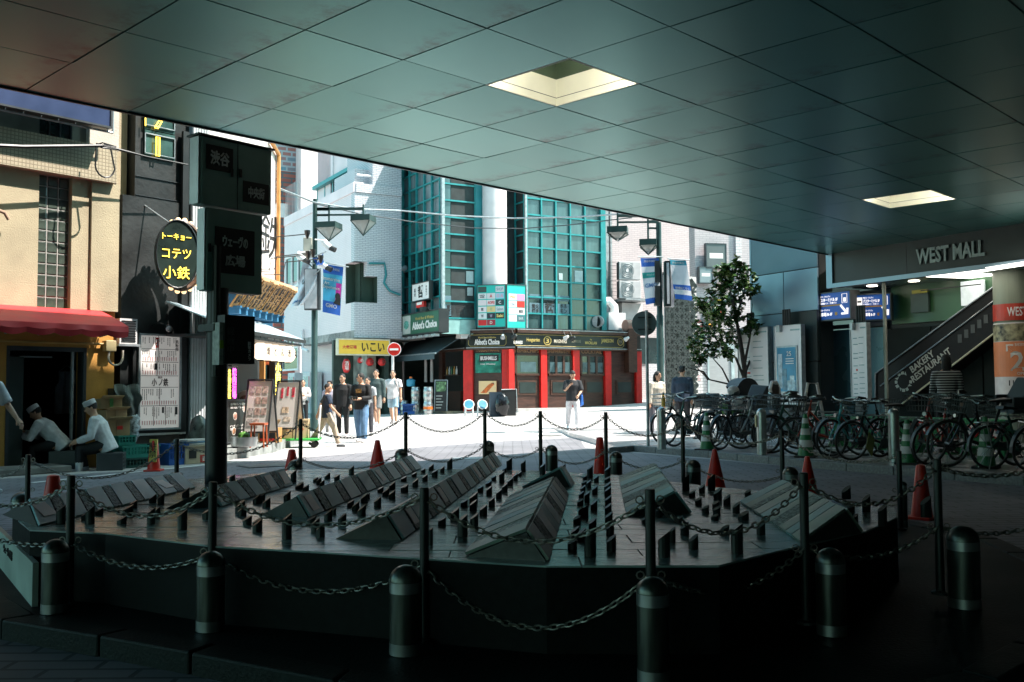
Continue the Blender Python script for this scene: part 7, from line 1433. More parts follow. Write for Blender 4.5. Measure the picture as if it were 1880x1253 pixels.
for k, s in enumerate((2.2, 3.1, 4.0, 4.9, 5.9)):
    p = on_bike(s, 3.0, .12); c, dr = along(s); t = thing('barrier_board', f'{ORD[k]} low green barrier board with round marks behind the bicycles, from the tree end', 'barrier', p, math.atan2(dr.y, dr.x), 'green barrier boards behind the bicycles'); x = MB(); x.box(-.42, .42, 0, .1, .12, .62); bevel(x.build('panel', GRB, t), .02); x = MB(); x.box(-.4, -.3, -.1, .2, 0, .12); x.build('foot', GRB, t); x = MB(); x.box(.3, .4, -.1, .2, 0, .12); x.build('foot', GRB, t)
    for q in (-.22, .22): disc(t, 'round_mark', WHITE, q, .42, .12, y=-.008); x = MB(); x.path([(q + .11 * math.cos(a), -.012, .42 + .11 * math.sin(a)) for a in [2 * math.pi * j / 16 for j in range(16)]], .014, 4, closed=True); x.tube((q - .08, -.012, .5), (q + .08, -.012, .34), .012, 4); x.build('red_ring', RED, t)
    text('駐輪禁止', t, PAPER, 0, -.006, .2, .08, .5, bold=.02)
t = thing('yellow_tag_sign', 'olive green notice sheet hanging on the bicycle beside the worn bollard', 'notice', on_bike(5.75, .45, .4), .9); x = MB(); x.box(-.14, .14, -.004, .004, -.14, .14); x.build('sheet', mat('olive_sheet', (.14, .18, .02), .6), t).rotation_euler = (0, .5, 0)
# ================================================================ tree with leathery leaves
tp_ = yp(1358, 745, 25.5); zt0 = terr(tp_.x, tp_.y); t = thing('street_tree', 'small leafy evergreen tree with a forked dark trunk beside the mall wall', 'tree', (tp_.x, tp_.y, zt0)); BARK = mat('dark_bark', (.03, .022, .017), .8, noise=.3, scale=12, bump=.4, bscale=25); random.seed(21)
def tpx(px, py, dy=0): return yp(px, py, 25.5 + dy) - tp_
limbs = [[(1358, 800), (1362, 700), (1366, 620), (1358, 570), (1349, 520), (1345, 490)], [(1366, 640), (1350, 600), (1330, 585), (1310, 560), (1290, 540)], [(1363, 690), (1345, 660), (1325, 620), (1305, 598)], [(1349, 520), (1340, 480), (1335, 455)], [(1349, 530), (1365, 480), (1372, 440)], [(1366, 610), (1376, 560), (1380, 500)], [(1362, 690), (1345, 650), (1300, 640), (1275, 615)], [(1362, 640), (1382, 590), (1386, 560)], [(1330, 585), (1318, 545), (1320, 520)], [(1300, 640), (1290, 625), (1262, 618)]]
x = MB(); ends = []
for li, L_ in enumerate(limbs):
    dy = random.uniform(-.6, .6) if li else 0; P = [tpx(a, b, dy * k / max(1, len(L_) - 1)) for k, (a, b) in enumerate(L_)]; r0_ = .1 if li == 0 else .04; x.path(P, [r0_ * (1 - .75 * k / (len(P) - 1)) for k in range(len(P))], 7); ends += [(p, i) for i, p in enumerate(P) if i >= (3 if li == 0 else 1)]
x.build('trunk', BARK, t, smooth=True)
lm = MB(); lm.add([(0, 0, 0), (.05, .02, .012), (.055, .06, .012), (0, .16, -.01), (-.055, .06, .012), (-.05, .02, .012), (0, .06, -.004)], [(0, 1, 6), (1, 2, 6), (2, 3, 6), (3, 4, 6), (4, 5, 6), (5, 0, 6)])
LEAF = mat('leathery_leaf', (.06, .12, .035), .22, noise=.45, scale=3, spec=.6); LEAF2 = mat('young_leaf', (.09, .13, .03), .35, noise=.4, scale=3)
blobs = [(1335, 458, 26), (1362, 452, 24), (1345, 490, 26), (1315, 500, 24), (1375, 475, 18), (1300, 545, 30), (1325, 530, 24), (1275, 580, 24), (1305, 575, 26), (1345, 560, 24), (1370, 575, 22), (1284, 596, 14), (1318, 470, 22), (1350, 436, 22), (1300, 515, 22), (1380, 540, 18), (1335, 590, 16), (1352, 520, 16), (1285, 500, 14), (1330, 440, 16)]
x = MB(); x2 = MB()
for bx_, by_, br in blobs:
    c = tpx(bx_, by_, random.uniform(-.9, .9)); R0 = br / FPX * 25.5
    for cl in range(int(br * 1.6)):
        v = Vector((random.gauss(0, 1), random.gauss(0, 1), random.gauss(0, 1))).normalized() * R0 * random.uniform(.3, 1.05); cc = c + v
        for k in range(random.randint(4, 7)):
            M = Matrix.Rotation(random.uniform(0, 6.28), 3, 'Z') @ Matrix.Rotation(random.uniform(-.9, .7), 3, 'X') @ Matrix.Rotation(random.uniform(-.6, .6), 3, 'Y'); s_ = random.uniform(.6, 1.1); (x if random.random() < .86 else x2).add([M @ (Vector(p) * s_) + cc for p in lm.v], lm.f)
x.build('crown', LEAF, t, kind='stuff'); x2.build('young_leaves', LEAF2, t, kind='stuff')
sp_ = yp(1345, 745, 24.5); t = thing('shrub', 'low bright green shrub in front of the white brick shutter', 'shrub', (sp_.x, sp_.y, .12)); x = MB(); x.hexa([(-.35, -.2, 0), (.35, -.2, 0), (.35, .2, 0), (-.35, .2, 0)], [(-.42, -.25, .45), (.42, -.25, .45), (.42, .25, .45), (-.42, .25, .45)]); x.build('planter', DGREY, t); x = MB()
for k in range(700):
    v = Vector((random.gauss(0, .2), random.gauss(0, .14), abs(random.gauss(0, .17)) + .48)); M = Matrix.Rotation(random.uniform(0, 6.28), 3, 'Z') @ Matrix.Rotation(random.uniform(-.2, 1.3), 3, 'X'); x.add([M @ (Vector(p) * .62) + v for p in lm.v], lm.f)
x.build('foliage', mat('bright_leaf', (.05, .15, .03), .5, noise=.4, scale=5), t, kind='stuff'); random.seed(5)
# ================================================================ people
def limb(x, pts, n=10): x.path([p for p, r in pts], [r for p, r in pts], n)
def oval(x, rings, n=14):
    """stack of (centre, half width, half depth, side axis, front axis)"""
    vs = []; fs = []
    for c, a, b, sx, fy in rings:
        for j in range(n): q = 2 * math.pi * j / n; vs.append(c + sx * (a * math.cos(q)) + fy * (b * math.sin(q)))
    for i in range(len(rings) - 1):
        for j in range(n): fs.append((i * n + j, i * n + (j + 1) % n, (i + 1) * n + (j + 1) % n, (i + 1) * n + j))
    fs += [tuple(reversed(range(n))), tuple(range((len(rings) - 1) * n, len(rings) * n))]; x.add(vs, fs)
def fuse(x, name, m_, par, vox, it=3):
    o = x.build(name, m_, par); r_ = o.modifiers.new('remesh', 'REMESH'); r_.mode = 'VOXEL'; r_.voxel_size = vox; r_.use_smooth_shade = True
    s_ = o.modifiers.new('smooth', 'SMOOTH'); s_.iterations = it; s_.factor = .5; return o
SKINS = [SKIN, mat('skin_tanned', (.38, .19, .11), .5, noise=.06, scale=20)]
def pm(c, rough=.8): return mat('cloth_%d_%d_%d' % tuple(int(v * 999) for v in c), c, rough, noise=.16, scale=9, bump=.55, bscale=11)
def person(label, loc, face, h=1.72, lean=0.0, hip=None, legs=((0, 0), (0, 0)), arms=((0, .12, .2, 0), (0, .12, .2, 0)), head=(0, 0), top=(.1, .1, .1), bottom=(.02, .02, .02), shoes=(.02, .02, .02), sleeve='long', trousers='long', hat=None, hair='short', shirt_w=1.0, jacket=None, boots=False, group=None, spread=.0, skirtless=True, trw=1.0, sink=0.0):
    """face: heading of the gaze in degrees clockwise from +Y; legs: (thigh forward, knee bend) in degrees; arms: (forward, outward, elbow, inward)"""
    k = h / 1.72; t = thing('person', label, 'person', loc, rad(-face), group); V = Vector
    hz = .90 if hip is None else hip; H_ = V((0, 0, hz)); X, Y = V((1, 0, 0)), V((0, 1, 0)); L = rad(lean)
    upv = V((0, math.sin(L), math.cos(L))); fr_ = V((0, math.cos(L), -math.sin(L)))
    chest = H_ + upv * .36; sh = H_ + upv * .50; neck = H_ + upv * .56
    J = {}; lo = 9
    for i, s in enumerate((-1, 1)):
        a, b = [rad(v) for v in legs[i][:2]]; ab = rad(legs[i][2]) if len(legs[i]) > 2 else rad(3 + spread)
        hp = H_ + X * (.095 * s); d1 = V((math.sin(ab) * s * math.cos(a), math.sin(a), -math.cos(a) * math.cos(ab))); kn = hp + d1 * .42; a2 = a - b
        an = kn + V((math.sin(ab) * s * .4, math.sin(a2), -math.cos(a2))).normalized() * .41; J[s] = (hp, kn, an); lo = min(lo, an.z)
    dz = .085 - lo if hip is None else 0.0
    dz -= sink; sft = V((0, 0, dz)); H_ += sft; chest += sft; sh += sft; neck += sft; J = {s: tuple(p + sft for p in v) for s, v in J.items()}
    A = {}
    for i, s in enumerate((-1, 1)):
        f_, o_, e_, n_ = arms[i]; f_, o_, e_, n_ = rad(f_), o_, rad(e_), rad(n_); S_ = sh + X * (.185 * s) - upv * .04
        d1 = V((s * math.sin(o_) * math.cos(f_), math.sin(f_) , -math.cos(f_) * math.cos(o_))).normalized(); E = S_ + d1 * .28
        d2 = V((s * (math.sin(o_) * .6) * math.cos(f_ + e_) - s * math.sin(n_), math.sin(f_ + e_) * math.cos(n_), -math.cos(f_ + e_) * math.cos(n_))).normalized(); Wr = E + d2 * .25; A[s] = (S_, E, Wr, d2)
    hy, hp_ = rad(head[0]), rad(head[1]); hc = neck + V((0, .015, .115)) + fr_ * .02
    HM = Matrix.Rotation(-hy, 3, 'Z') @ Matrix.Rotation(-hp_, 3, 'X')
    # body
    b = MB(); oval(b, [(H_ - upv * .06, .14, .10, X, fr_), (H_ + upv * .05, .15, .105, X, fr_), (H_ + upv * .18, .135, .095, X, fr_), (chest, .165, .115, X, fr_), (sh, .15, .085, X, fr_), (neck - upv * .02, .06, .06, X, fr_)])
    limb(b, [(neck - upv * .08, .062), (neck + V((0, .005, .05)), .055), (hc, .05)]); b.ball(hc + HM @ V((0, .005, .01)), .076, .094, .112, 16, 10); b.ball(hc + HM @ V((0, .035, -.06)), .055, .055, .05, 12, 8)
    for s in (-1, 1):
        hp, kn, an = J[s]; limb(b, [(hp, .085), (hp.lerp(kn, .5), .072), (kn, .053), (kn.lerp(an, .35), .055), (an, .036)]); S_, E, Wr, d2 = A[s]; limb(b, [(S_ - X * s * .03, .055), (S_, .05), (E, .04), (E.lerp(Wr, .3), .04), (Wr, .027)])
    bo = fuse(b, 'body', SKIN, t, .014 * k if False else .014)
    # face, ears, hands as one detail mesh on the body
    q = MB(); e_ = MB(); mo = MB()
    q.ball(hc + HM @ V((0, .098, -.012)), .013, .02, .02, 8, 6)
    for s in (-1, 1):
        q.ball(hc + HM @ V((.076 * s, 0, -.01)), .012, .02, .03, 8, 6); e_.ball(hc + HM @ V((.031 * s, .086, .016)), .012, .008, .007, 8, 5); e_.ball(hc + HM @ V((.031 * s, .086, .036)), .018, .008, .004, 8, 4)
        S_, E, Wr, d2 = A[s]; side = d2.cross(V((0, 0, 1))); side = side.normalized() if side.length > .1 else X; nrm = side.cross(d2).normalized(); pl = Wr + d2 * .045
        limb(q, [(Wr - d2 * .01, .026), (Wr + d2 * .03, .032), (Wr + d2 * .085, .034)], 8)
        for f in range(4):
            b0 = Wr + d2 * .08 + side * (.027 - .018 * f); l = (.062, .072, .068, .052)[f]; limb(q, [(b0, .0095), (b0 + d2 * l * .55 - nrm * .006, .0085), (b0 + d2 * l * .9 - nrm * .03, .007)], 6)
        b0 = Wr + d2 * .03 + side * (.03 * -s); limb(q, [(b0, .011), (b0 + d2 * .03 - side * .02 * s - nrm * .01, .0095), (b0 + d2 * .055 - side * .022 * s - nrm * .022, .008)], 6)
    mo.ball(hc + HM @ V((0, .09, -.055)), .022, .008, .006, 8, 5)
    q.build('hands', SKIN, bo, smooth=True); e_.build('eyes', INK, bo); mo.build('mouth', mat('lips', (.33, .12, .09), .5), bo)
    # shirt
    w = shirt_w; x = MB(); hem = -.10 if bottom is not None else -.1
    oval(x, [(H_ + upv * hem, .168 * w, .125 * w, X, fr_), (H_ + upv * .05, .168 * w, .122 * w, X, fr_), (H_ + upv * .2, .162 * w, .118 * w, X, fr_), (chest, .185 * w, .132 * w, X, fr_), (sh, .168, .098, X, fr_), (neck - upv * .035, .075, .075, X, fr_)])
    for s in (-1, 1):
        S_, E, Wr, d2 = A[s]; P = [(S_ - X * s * .05, .078), (S_, .072 * w), (S_.lerp(E, .5), .066 * w), (E, .058 * w)] if sleeve == 'long' else [(S_ - X * s * .05, .078), (S_, .074 * w), (S_.lerp(E, .75 if sleeve == 'short' else .95), .07 * w)]
        if sleeve == 'long': P += [(E.lerp(Wr, .5), .052 * w), (E.lerp(Wr, .93), .044 * w)]
        limb(x, P)
    fuse(x, 'jacket' if jacket else 'shirt', pm(top), t, .014)
    # trousers
    x = MB(); oval(x, [(H_ - upv * .09, .15, .115, X, fr_), (H_ + V((0, 0, .0)), .158, .118, X, fr_), (H_ + upv * .07, .155, .112, X, fr_)])
    for s in (-1, 1):
        hp, kn, an = J[s]; lw = trw
        if trousers == 'long': limb(x, [(hp + V((0, 0, .04)), .095), (hp.lerp(kn, .5), .088 * lw), (kn, .072 * lw), (kn.lerp(an, .5), .066 * lw), (kn.lerp(an, .97 if not boots else .6), .06 * lw)])
        else: limb(x, [(hp + V((0, 0, .04)), .097), (hp.lerp(kn, .5), .098), (hp.lerp(kn, .92), .092)])
    fuse(x, 'trousers' if trousers == 'long' else 'shorts', pm(bottom), t, .014)
    for s in (-1, 1):
        hp, kn, an = J[s]; shin = (an - kn).normalized(); fwd = V((.1 * s, 1, 0)).normalized(); fl_ = an.z - .085
        x = MB(); tz = fl_ if fl_ < .05 + 0 or hip is not None else fl_; dp = V((0, 0, -.055)) ; pit = fwd if abs(fl_ - 0) < .02 or hip is not None else (fwd * math.cos(.5) - V((0, 0, 1)) * math.sin(.5))
        limb(x, [(an + dp - pit * .055, .036), (an + dp, .042), (an + dp + pit * .09, .042), (an + dp + pit * .17, .030)], 8)
        if boots: limb(x, [(an + dp, .05), (an - shin * .05, .056), (an - shin * .2, .064)], 10)
        fuse(x, 'boot' if boots else 'shoe', pm(shoes, .5), t, .012, 2)
    # hair and hat
    if hair:
        x = MB(); x.ball(hc + HM @ V((0, -.012, .032)), .083, .098, .1, 14, 9)
        if hair == 'long': x.ball(hc + HM @ V((0, -.05, -.08)), .085, .06, .16, 12, 8); 
        if hair == 'messy':
            for i in range(7): a_ = i * .9; x.ball(hc + HM @ V((.05 * math.cos(a_), .03 * math.sin(a_), .09)), .045, .045, .04, 8, 6)
        ho = x.build('hair', HAIR, t, smooth=True)
        for v in ho.data.vertices:      # trim the fringe off the face
            l = HM.inverted() @ (v.co - hc)
            if l.y > .045 and l.z < .052: v.co = hc + HM @ V((l.x, l.y + .004, max(l.z, .05)))
    if hat:
        x = MB(); M3 = HM; pr = []
        for r_, z_ in ((.088, .045), (.094, .055), (.092, .125), (.06, .135)): pr.append([hc + M3 @ V((r_ * .92 * math.cos(2 * math.pi * j / 16), r_ * 1.1 * math.sin(2 * math.pi * j / 16) - .005, z_)) for j in range(16)])
        x.add([p for r_ in pr for p in r_], [(i * 16 + j, i * 16 + (j + 1) % 16, (i + 1) * 16 + (j + 1) % 16, (i + 1) * 16 + j) for i in range(3) for j in range(16)] + [tuple(range(48, 64)), tuple(reversed(range(16)))]); x.build('cap', pm(hat), t, smooth=True)
    t.scale = (k, k, k); t['_hand'] = 0
    J['hands'] = {s: A[s][2] + A[s][3] * .08 for s in A}; J['head'] = hc; J['chest'] = chest; J['fr'] = fr_; J['hip'] = H_
    return t, J
def held(t, p): return t.matrix_basis @ p if False else (Matrix.Translation(t.location) @ Matrix.Rotation(t.rotation_euler.z, 4, 'Z') @ Matrix.Scale(t.scale.x, 4)) @ p
def stand(px, py, top): # ground point and height from feet and head pixels
    p = gp(px, py); h = yp(px, top, p.y).z - p.z; return p, h
NAVY, BLACKC, WHT, JEAN, BEI = (.012, .025, .05), (.006, .006, .007), (.62, .60, .60), (.10, .20, .34), (.42, .34, .26)
p, h = stand(600, 821, 700); walker, Jw = person('man in a navy polo and beige trousers walking beside the green trolley', p, 75, h * 1.0, legs=((-24, 12), (26, 10)), arms=((-30, .25, 12, 0), (18, .2, 25, 0)), head=(35, 0), top=NAVY, bottom=BEI, shoes=(.03, .035, .04), sleeve='short', shirt_w=1.12, trw=1.12)
p, h = stand(629, 803, 686); person('person in an open black jacket and black trousers walking behind the others', p, 185, h, legs=((8, 8), (-6, 6)), arms=((5, .15, 15, 0), (0, .12, 15, 0)), head=(10, 5), top=BLACKC, bottom=BLACKC, shoes=(.5, .42, .42), jacket=1, shirt_w=1.1)
p, h = stand(663, 813, 684); t8, J8 = person('man in a black sweatshirt and blue jeans holding a small camera', p, 195, h, legs=((12, 10), (-10, 8)), arms=((10, .2, 75, 35), (10, .2, 75, 35)), head=(50, 0), top=BLACKC, bottom=JEAN, shoes=(.55, .52, .5), shirt_w=1.15, trw=1.25)
c = held(t8, (J8['hands'][1] + J8['hands'][-1]) / 2 + Vector((0, .04, .03))); t = thing('camera', 'small black camera in the hands of the man in blue jeans', 'camera', c, t8.rotation_euler.z); x = MB(); x.box(-.06, .06, -.02, .02, -.035, .035); bevel(x.build('body', BLK, t), .006); x = MB(); x.lathe([(.028, .02), (.028, .06)], 12, (0, 0, 0), 'y'); x.build('lens', DARK, t)
o = t8; x = MB(); x.box(-.075, .075, 0, .004, -.05, .05); pq = x.build('chest_print', mat('orange_photo_print', (.3, .16, .05), .6, noise=.8, scale=25), o); pq.location = J8['chest'] + Vector((0, .158, 0))
p, h = stand(606, 800, 697); person('person in a pale lilac shirt half hidden behind the navy polo man', p, 190, h * .98, legs=((5, 5), (-5, 5)), head=(0, 5), top=(.42, .38, .46), bottom=(.4, .38, .36), shoes=(.4, .4, .4), hair='messy')
p, h = stand(675, 800, 690); person('person in a grey t-shirt hidden behind the man in blue jeans', p, 190, h * .98, legs=((6, 5), (-6, 5)), head=(0, 5), top=(.34, .36, .38), bottom=(.05, .05, .06), sleeve='short')
p, h = stand(691, 783, 677); person('man in a dark green jacket and grey shorts walking with white trainers', p, 195, h, legs=((16, 14), (-14, 12)), arms=((-5, .15, 12, 0), (5, .15, 12, 0)), head=(-15, 5), top=(.035, .06, .06), bottom=(.16, .17, .17), trousers='shorts', shoes=(.6, .6, .6), shirt_w=1.15, jacket=1)
p, h = stand(722, 779, 679); t11, J11 = person('man in a white t-shirt and pale blue denim shorts with a backpack strap', p, 190, h, legs=((14, 10), (-16, 12)), arms=((0, .2, 14, 0), (2, .2, 14, 0)), head=(-10, -5), top=(.66, .62, .62), bottom=(.30, .42, .5), trousers='shorts', sleeve='short', shirt_w=1.2, shoes=(.06, .05, .05))
x = MB(); x.path([J11['chest'] + Vector((-.12, .1, .2)), J11['chest'] + Vector((-.13, .14, .05)), J11['chest'] + Vector((-.15, .06, -.15))], .016, 5); x.box(-.13, .13, -.27, -.14, J11['chest'].z - .3, J11['chest'].z + .12); bg = thing('backpack', 'black backpack on the back of the white t-shirt man', 'backpack', t11.location, t11.rotation_euler.z); bg.scale = t11.scale; x.build('bag', BLACKC and BLK, bg)
p, h = stand(556, 785, 697); person('woman in a white cardigan and black trousers with folded arms', p, 170, h, legs=((3, 2), (-3, 2)), arms=((20, .25, 85, 55), (20, .25, 80, 60)), head=(-10, 0), top=(.64, .58, .55), bottom=BLACKC, hair='long', shirt_w=.95, shoes=(.03, .03, .03))
p, h = stand(1052, 787, 680); t12, J12 = person('man in a black t-shirt and white trousers looking at his phone', p, 178, h, legs=((10, 10), (-12, 10)), arms=((15, .25, 40, 30), (20, .2, 115, 25)), head=(8, 18), top=(.012, .014, .018), bottom=(.64, .62, .64), sleeve='elbow', shirt_w=1.2, trw=1.15, shoes=(.6, .58, .58))
c = held(t12, J12['hands'][1] + Vector((0, .03, .03))); t = thing('phone', 'black phone in the raised hand of the man in white trousers', 'phone', c, t12.rotation_euler.z); x = MB(); x.box(-.037, .037, -.005, .005, -.07, .07); o = x.build('case', BLK, t); bevel(o, .004); x = MB(); x.box(-.033, .033, -.007, -.005, -.065, .065); x.build('screen', mat('phone_screen', (.02, .03, .04), .1), t); t.rotation_euler = (-.7, 0, t12.rotation_euler.z)
c = held(t12, J12['hip'] + Vector((-.24, -.06, -.02))); t = thing('shoulder_bag', 'bright blue bag hanging at the side of the man in white trousers', 'bag', c, t12.rotation_euler.z + .3); x = MB(); x.hexa([(-.05, -.13, -.26), (.05, -.13, -.26), (.05, .13, -.2), (-.05, .13, -.2)], [(-.03, -.12, .1), (.03, -.12, .1), (.03, .12, .1), (-.03, .12, .1)]); bevel(x.build('bag', mat('bright_blue_cloth', (.02, .13, .48), .6, noise=.15), t), .02); x = MB(); x.path([(0, -.1, .1), (0, -.05, .45), (0, .02, .5), (0, .1, .1)], .01, 5); x.build('strap', mat('bright_blue_cloth', (.02, .13, .48), .6), t)
p = gp(1204, 800, .12); person('person in a cream hooded top behind the leftmost bicycles', p, 150, yp(1204, 681, p.y).z - p.z, head=(-20, 10), lean=8, top=(.6, .55, .46), bottom=(.1, .1, .12), hair='long', shirt_w=1.15)
p = yp(1254, 790, 25); p.z = .12; person('person in a navy hooded jacket seen from behind near the black lattice', p, 5, yp(1254, 672, 25).z - .12, head=(30, 0), top=(.02, .04, .07), bottom=(.03, .03, .035), shirt_w=1.2, jacket=1, hair='messy')
p = yp(1742, 842, 17.2); p.z = .12; tS, JS = person('person in a black and white striped shirt standing among the bicycles in shade', p, 20, 1.72, arms=((25, .15, 25, 0), (10, .15, 15, 0)), head=(0, 20), top=(.02, .02, .022), bottom=(.012, .012, .014), sleeve='long', hair='long')
# stripes on that shirt
sm = bpy.data.materials.new('striped_cloth'); sm.use_nodes = True; N = sm.node_tree.nodes; Lk = sm.node_tree.links; tcx = N.new('ShaderNodeTexCoord'); wv = N.new('ShaderNodeTexWave'); wv.bands_direction = 'Z'; wv.inputs['Scale'].default_value = 7; rp = N.new('ShaderNodeValToRGB'); rp.color_ramp.interpolation = 'CONSTANT'; rp.color_ramp.elements[0].color = (.015, .015, .018, 1); rp.color_ramp.elements[1].position = .68; rp.color_ramp.elements[1].color = (.4, .4, .4, 1)
Lk.new(tcx.outputs['Object'], wv.inputs['Vector']); Lk.new(wv.outputs['Color'], rp.inputs[0]); Lk.new(rp.outputs[0], N['Principled BSDF'].inputs['Base Color']); N['Principled BSDF'].inputs['Roughness'].default_value = .8
for ch in tS.children:
    if ch.name.startswith('shirt'): ch.data.materials[0] = sm
# the three cooks
CW = (.60, .62, .64)
p = gp(197, 863); cook, Jc = person('cook in a white jacket and cap sitting on a crate outside the doorway', p, 255, 1.7, lean=24, hip=.40, legs=((84, 86, 12), (72, 80, 14)), arms=((8, .28, 62, 25), (12, .28, 60, 25)), head=(-8, 24), top=CW, bottom=(.012, .014, .016), shoes=(.62, .64, .65), hat=(.66, .66, .67), boots=True, shirt_w=1.15, hair='short')
t = thing('stool_crate', 'low dark crate under the sitting cook', 'crate', held(cook, Vector((0, -.06, 0))), cook.rotation_euler.z); x = MB(); x.box(-.2, .2, -.2, .2, 0, .28); bevel(x.build('crate', DGREY, t), .01); x = MB()
for k in range(4): x.box(-.16, .16, -.205, -.2, .05 + k * .06, .08 + k * .06)
x.build('slot', BLK, t)
pd = FL.W(FL.u(112, .1, 830), .1, .0); cook2, J2 = person('cook in white sitting bent forward inside the dark doorway', pd, 258, 1.7, lean=42, hip=.42, legs=((80, 80, 12), (74, 80, 14)), arms=((25, .3, 85, 30), (28, .3, 90, 30)), head=(0, 35), top=CW, bottom=(.012, .014, .016), shoes=(.62, .64, .65), hat=(.66, .66, .67), boots=True, shirt_w=1.15)
t = thing('stool_crate', 'low crate under the cook inside the doorway', 'crate', held(cook2, Vector((0, -.06, 0))), cook2.rotation_euler.z); x = MB(); x.box(-.2, .2, -.2, .2, 0, .3); x.build('crate', DGREY, t)
p3 = yp(-40, 900, 12.3); p3.z = 0; person('cook in white standing at the edge of the frame, only one arm and boot showing', p3, 120, 1.7, lean=6, legs=((8, 4), (-8, 4)), arms=((20, .35, 20, 0), (-10, .3, 40, 0)), top=CW, bottom=(.012, .014, .016), shoes=(.62, .64, .65), boots=True, hat=(.66, .66, .67), sleeve='elbow', shirt_w=1.15)
t = FL.thing('hanging_coat', 'white cook coat hanging inside the dark doorway', 'coat', FL.u(122, 1.2, 730), 1.2, FL.z(122, 760, 1.2)); x = MB(); n = 10
for i in range(n):
    for j in range(8):
        g_ = lambda i, j: ((i / n - .5) * (.42 if j < 6 else .3) , .03 * math.sin(i * 1.6), .75 * j / 8)
        x.quad(g_(i, j), g_(i + 1, j), g_(i + 1, j + 1), g_(i, j + 1))
x.build('cloth', pm((.4, .42, .44)), t, smooth=True); x = MB(); x.path([(-.14, 0, .75), (0, 0, .86), (.14, 0, .75)], .01, 5); x.path([(0, 0, .86), (.02, .05, .95)], .006, 5); x.build('hanger', GALV, t)
# ================================================================ clutter by the restaurant wall
def crate(nm, label, loc, rz, w, d, h, m_, cat='crate', group=None, slots=True):
    t = thing(nm, label, cat, loc, rz, group); x = MB(); th = .015; x.box(-w / 2, w / 2, -d / 2, d / 2, 0, th); x.box(-w / 2, w / 2, -d / 2, -d / 2 + th, th, h * .3); x.box(-w / 2, w / 2, d / 2 - th, d / 2, th, h); x.box(-w / 2, -w / 2 + th, -d / 2 + th, d / 2 - th, th, h); x.box(w / 2 - th, w / 2, -d / 2 + th, d / 2 - th, th, h); x.build('tub', m_, t)
    n = max(4, int(w / .06)); x = MB()
    for k in range(n + 1): a = -w / 2 + (w - .02) * k / n; x.box(a, a + .02, -d / 2 - .004, -d / 2 + th, h * .3, h * .85)
    x.box(-w / 2, w / 2, -d / 2 - .004, -d / 2 + th, h * .56, h * .62); x.build('slat_grid', m_, t, kind='stuff'); x = MB(); x.box(-w / 2 - .012, w / 2 + .012, -d / 2 - .012, -d / 2 + .02, h * .85, h); x.build('rim', m_, t); x = MB(); x.box(-w / 2 - .012, w / 2 + .012, d / 2 - .02, d / 2 + .012, h * .85 + .003, h + .003); x.build('rim', m_, t); return t
g0 = FL.W(0, 0, 0); TC = mat('teal_crate_plastic', (.02, .22, .18), .45, noise=.12)
for (px, yy, z_, w, h_, lb, m_) in ((246, -.55, .0, .62, .16, 'dark flat crate at the bottom of the stack beside the cook', mat('dark_teal_crate', (.01, .07, .06), .5)), (248, -.55, .165, .66, .2, 'wide teal crate on top, between the cook and the pylon', TC), (222, -.3, .37, .3, .16, 'small teal crate under the cardboard boxes', TC)):
    crate('plastic_crate', lb, FL.W(FL.u(px, yy, 840), yy, z_), FL.rot, w, .4, h_, m_, group='teal plastic crates')
for (px, z_, w, h_, lb, rz) in ((208, .53, .42, .26, 'bottom cardboard box with red print in the stack by the doorway', .0), (203, .80, .40, .16, 'middle open cardboard box in the stack by the doorway', .15), (197, .98, .36, .17, 'top cardboard box with a green stripe in the stack by the doorway', -.1)):
    t = FL.thing('cardboard_box', lb, 'box', FL.u(px, -.25, 780), -.25, z_, 'cardboard boxes by the doorway', rz); x = MB(); x.box(-w / 2, w / 2, -.16, .16, 0, h_); x.build('carton', CARD, t); x = MB(); x.slab([(-w / 2, -.16, h_), (w / 2, -.16, h_), (w / 2, -.27, h_ + .05), (-w / 2, -.27, h_ + .05)], .006); x.build('flap', CARD, t); x = MB(); x.box(-.03, .03, -.165, .16, h_ * .0, h_ + .003); x.build('tape', mat('green_tape' if 'green' in lb else 'brown_tape', (.1, .3, .1) if 'green' in lb else (.3, .2, .1), .4), t)
    if 'red' in lb: x = MB(); x.box(-.02, .08, -.168, -.164, .1, .16); x.build('red_print', RED, t)
t = FL.thing('support_stand', 'dark stand carrying the cardboard boxes', 'stand', FL.u(212, -.2, 820), -.2, 0); x = MB(); x.box(-.25, .25, -.15, .15, .33, .37)
for a in (-.22, .22):
    for b in (-.12, .12): x.box(a - .02, a + .02, b - .02, b + .02, 0, .33)
x.build('frame', DGREY, t)
t = FL.thing('rubbish_bag', 'pale crumpled bag of patterned wrapping between the boxes and the menu board', 'bag', FL.u(243, -.05, 790), -.05, .37); x = MB(); x.ball((0, 0, .28), .13, .1, .3, 14, 12); o = x.build('bag', mat('patterned_wrapping', (.40, .44, .48), .4, noise=.9, scale=14), t, smooth=True)
for v in o.data.vertices: v.co += Vector((math.sin(v.co.z * 40 + v.co.x * 30), math.cos(v.co.z * 35), 0)) * .018
x = MB(); x.box(-.14, .14, -.1, .12, -.37, -.02); x.build('base_box', BLK, t)
crate('plastic_crate', 'blue crate beside the far fence post, left of the beige crate', FL.W(FL.u(318, -.6, 850), -.6, 0), FL.rot, .36, .34, .36, BLUEP)
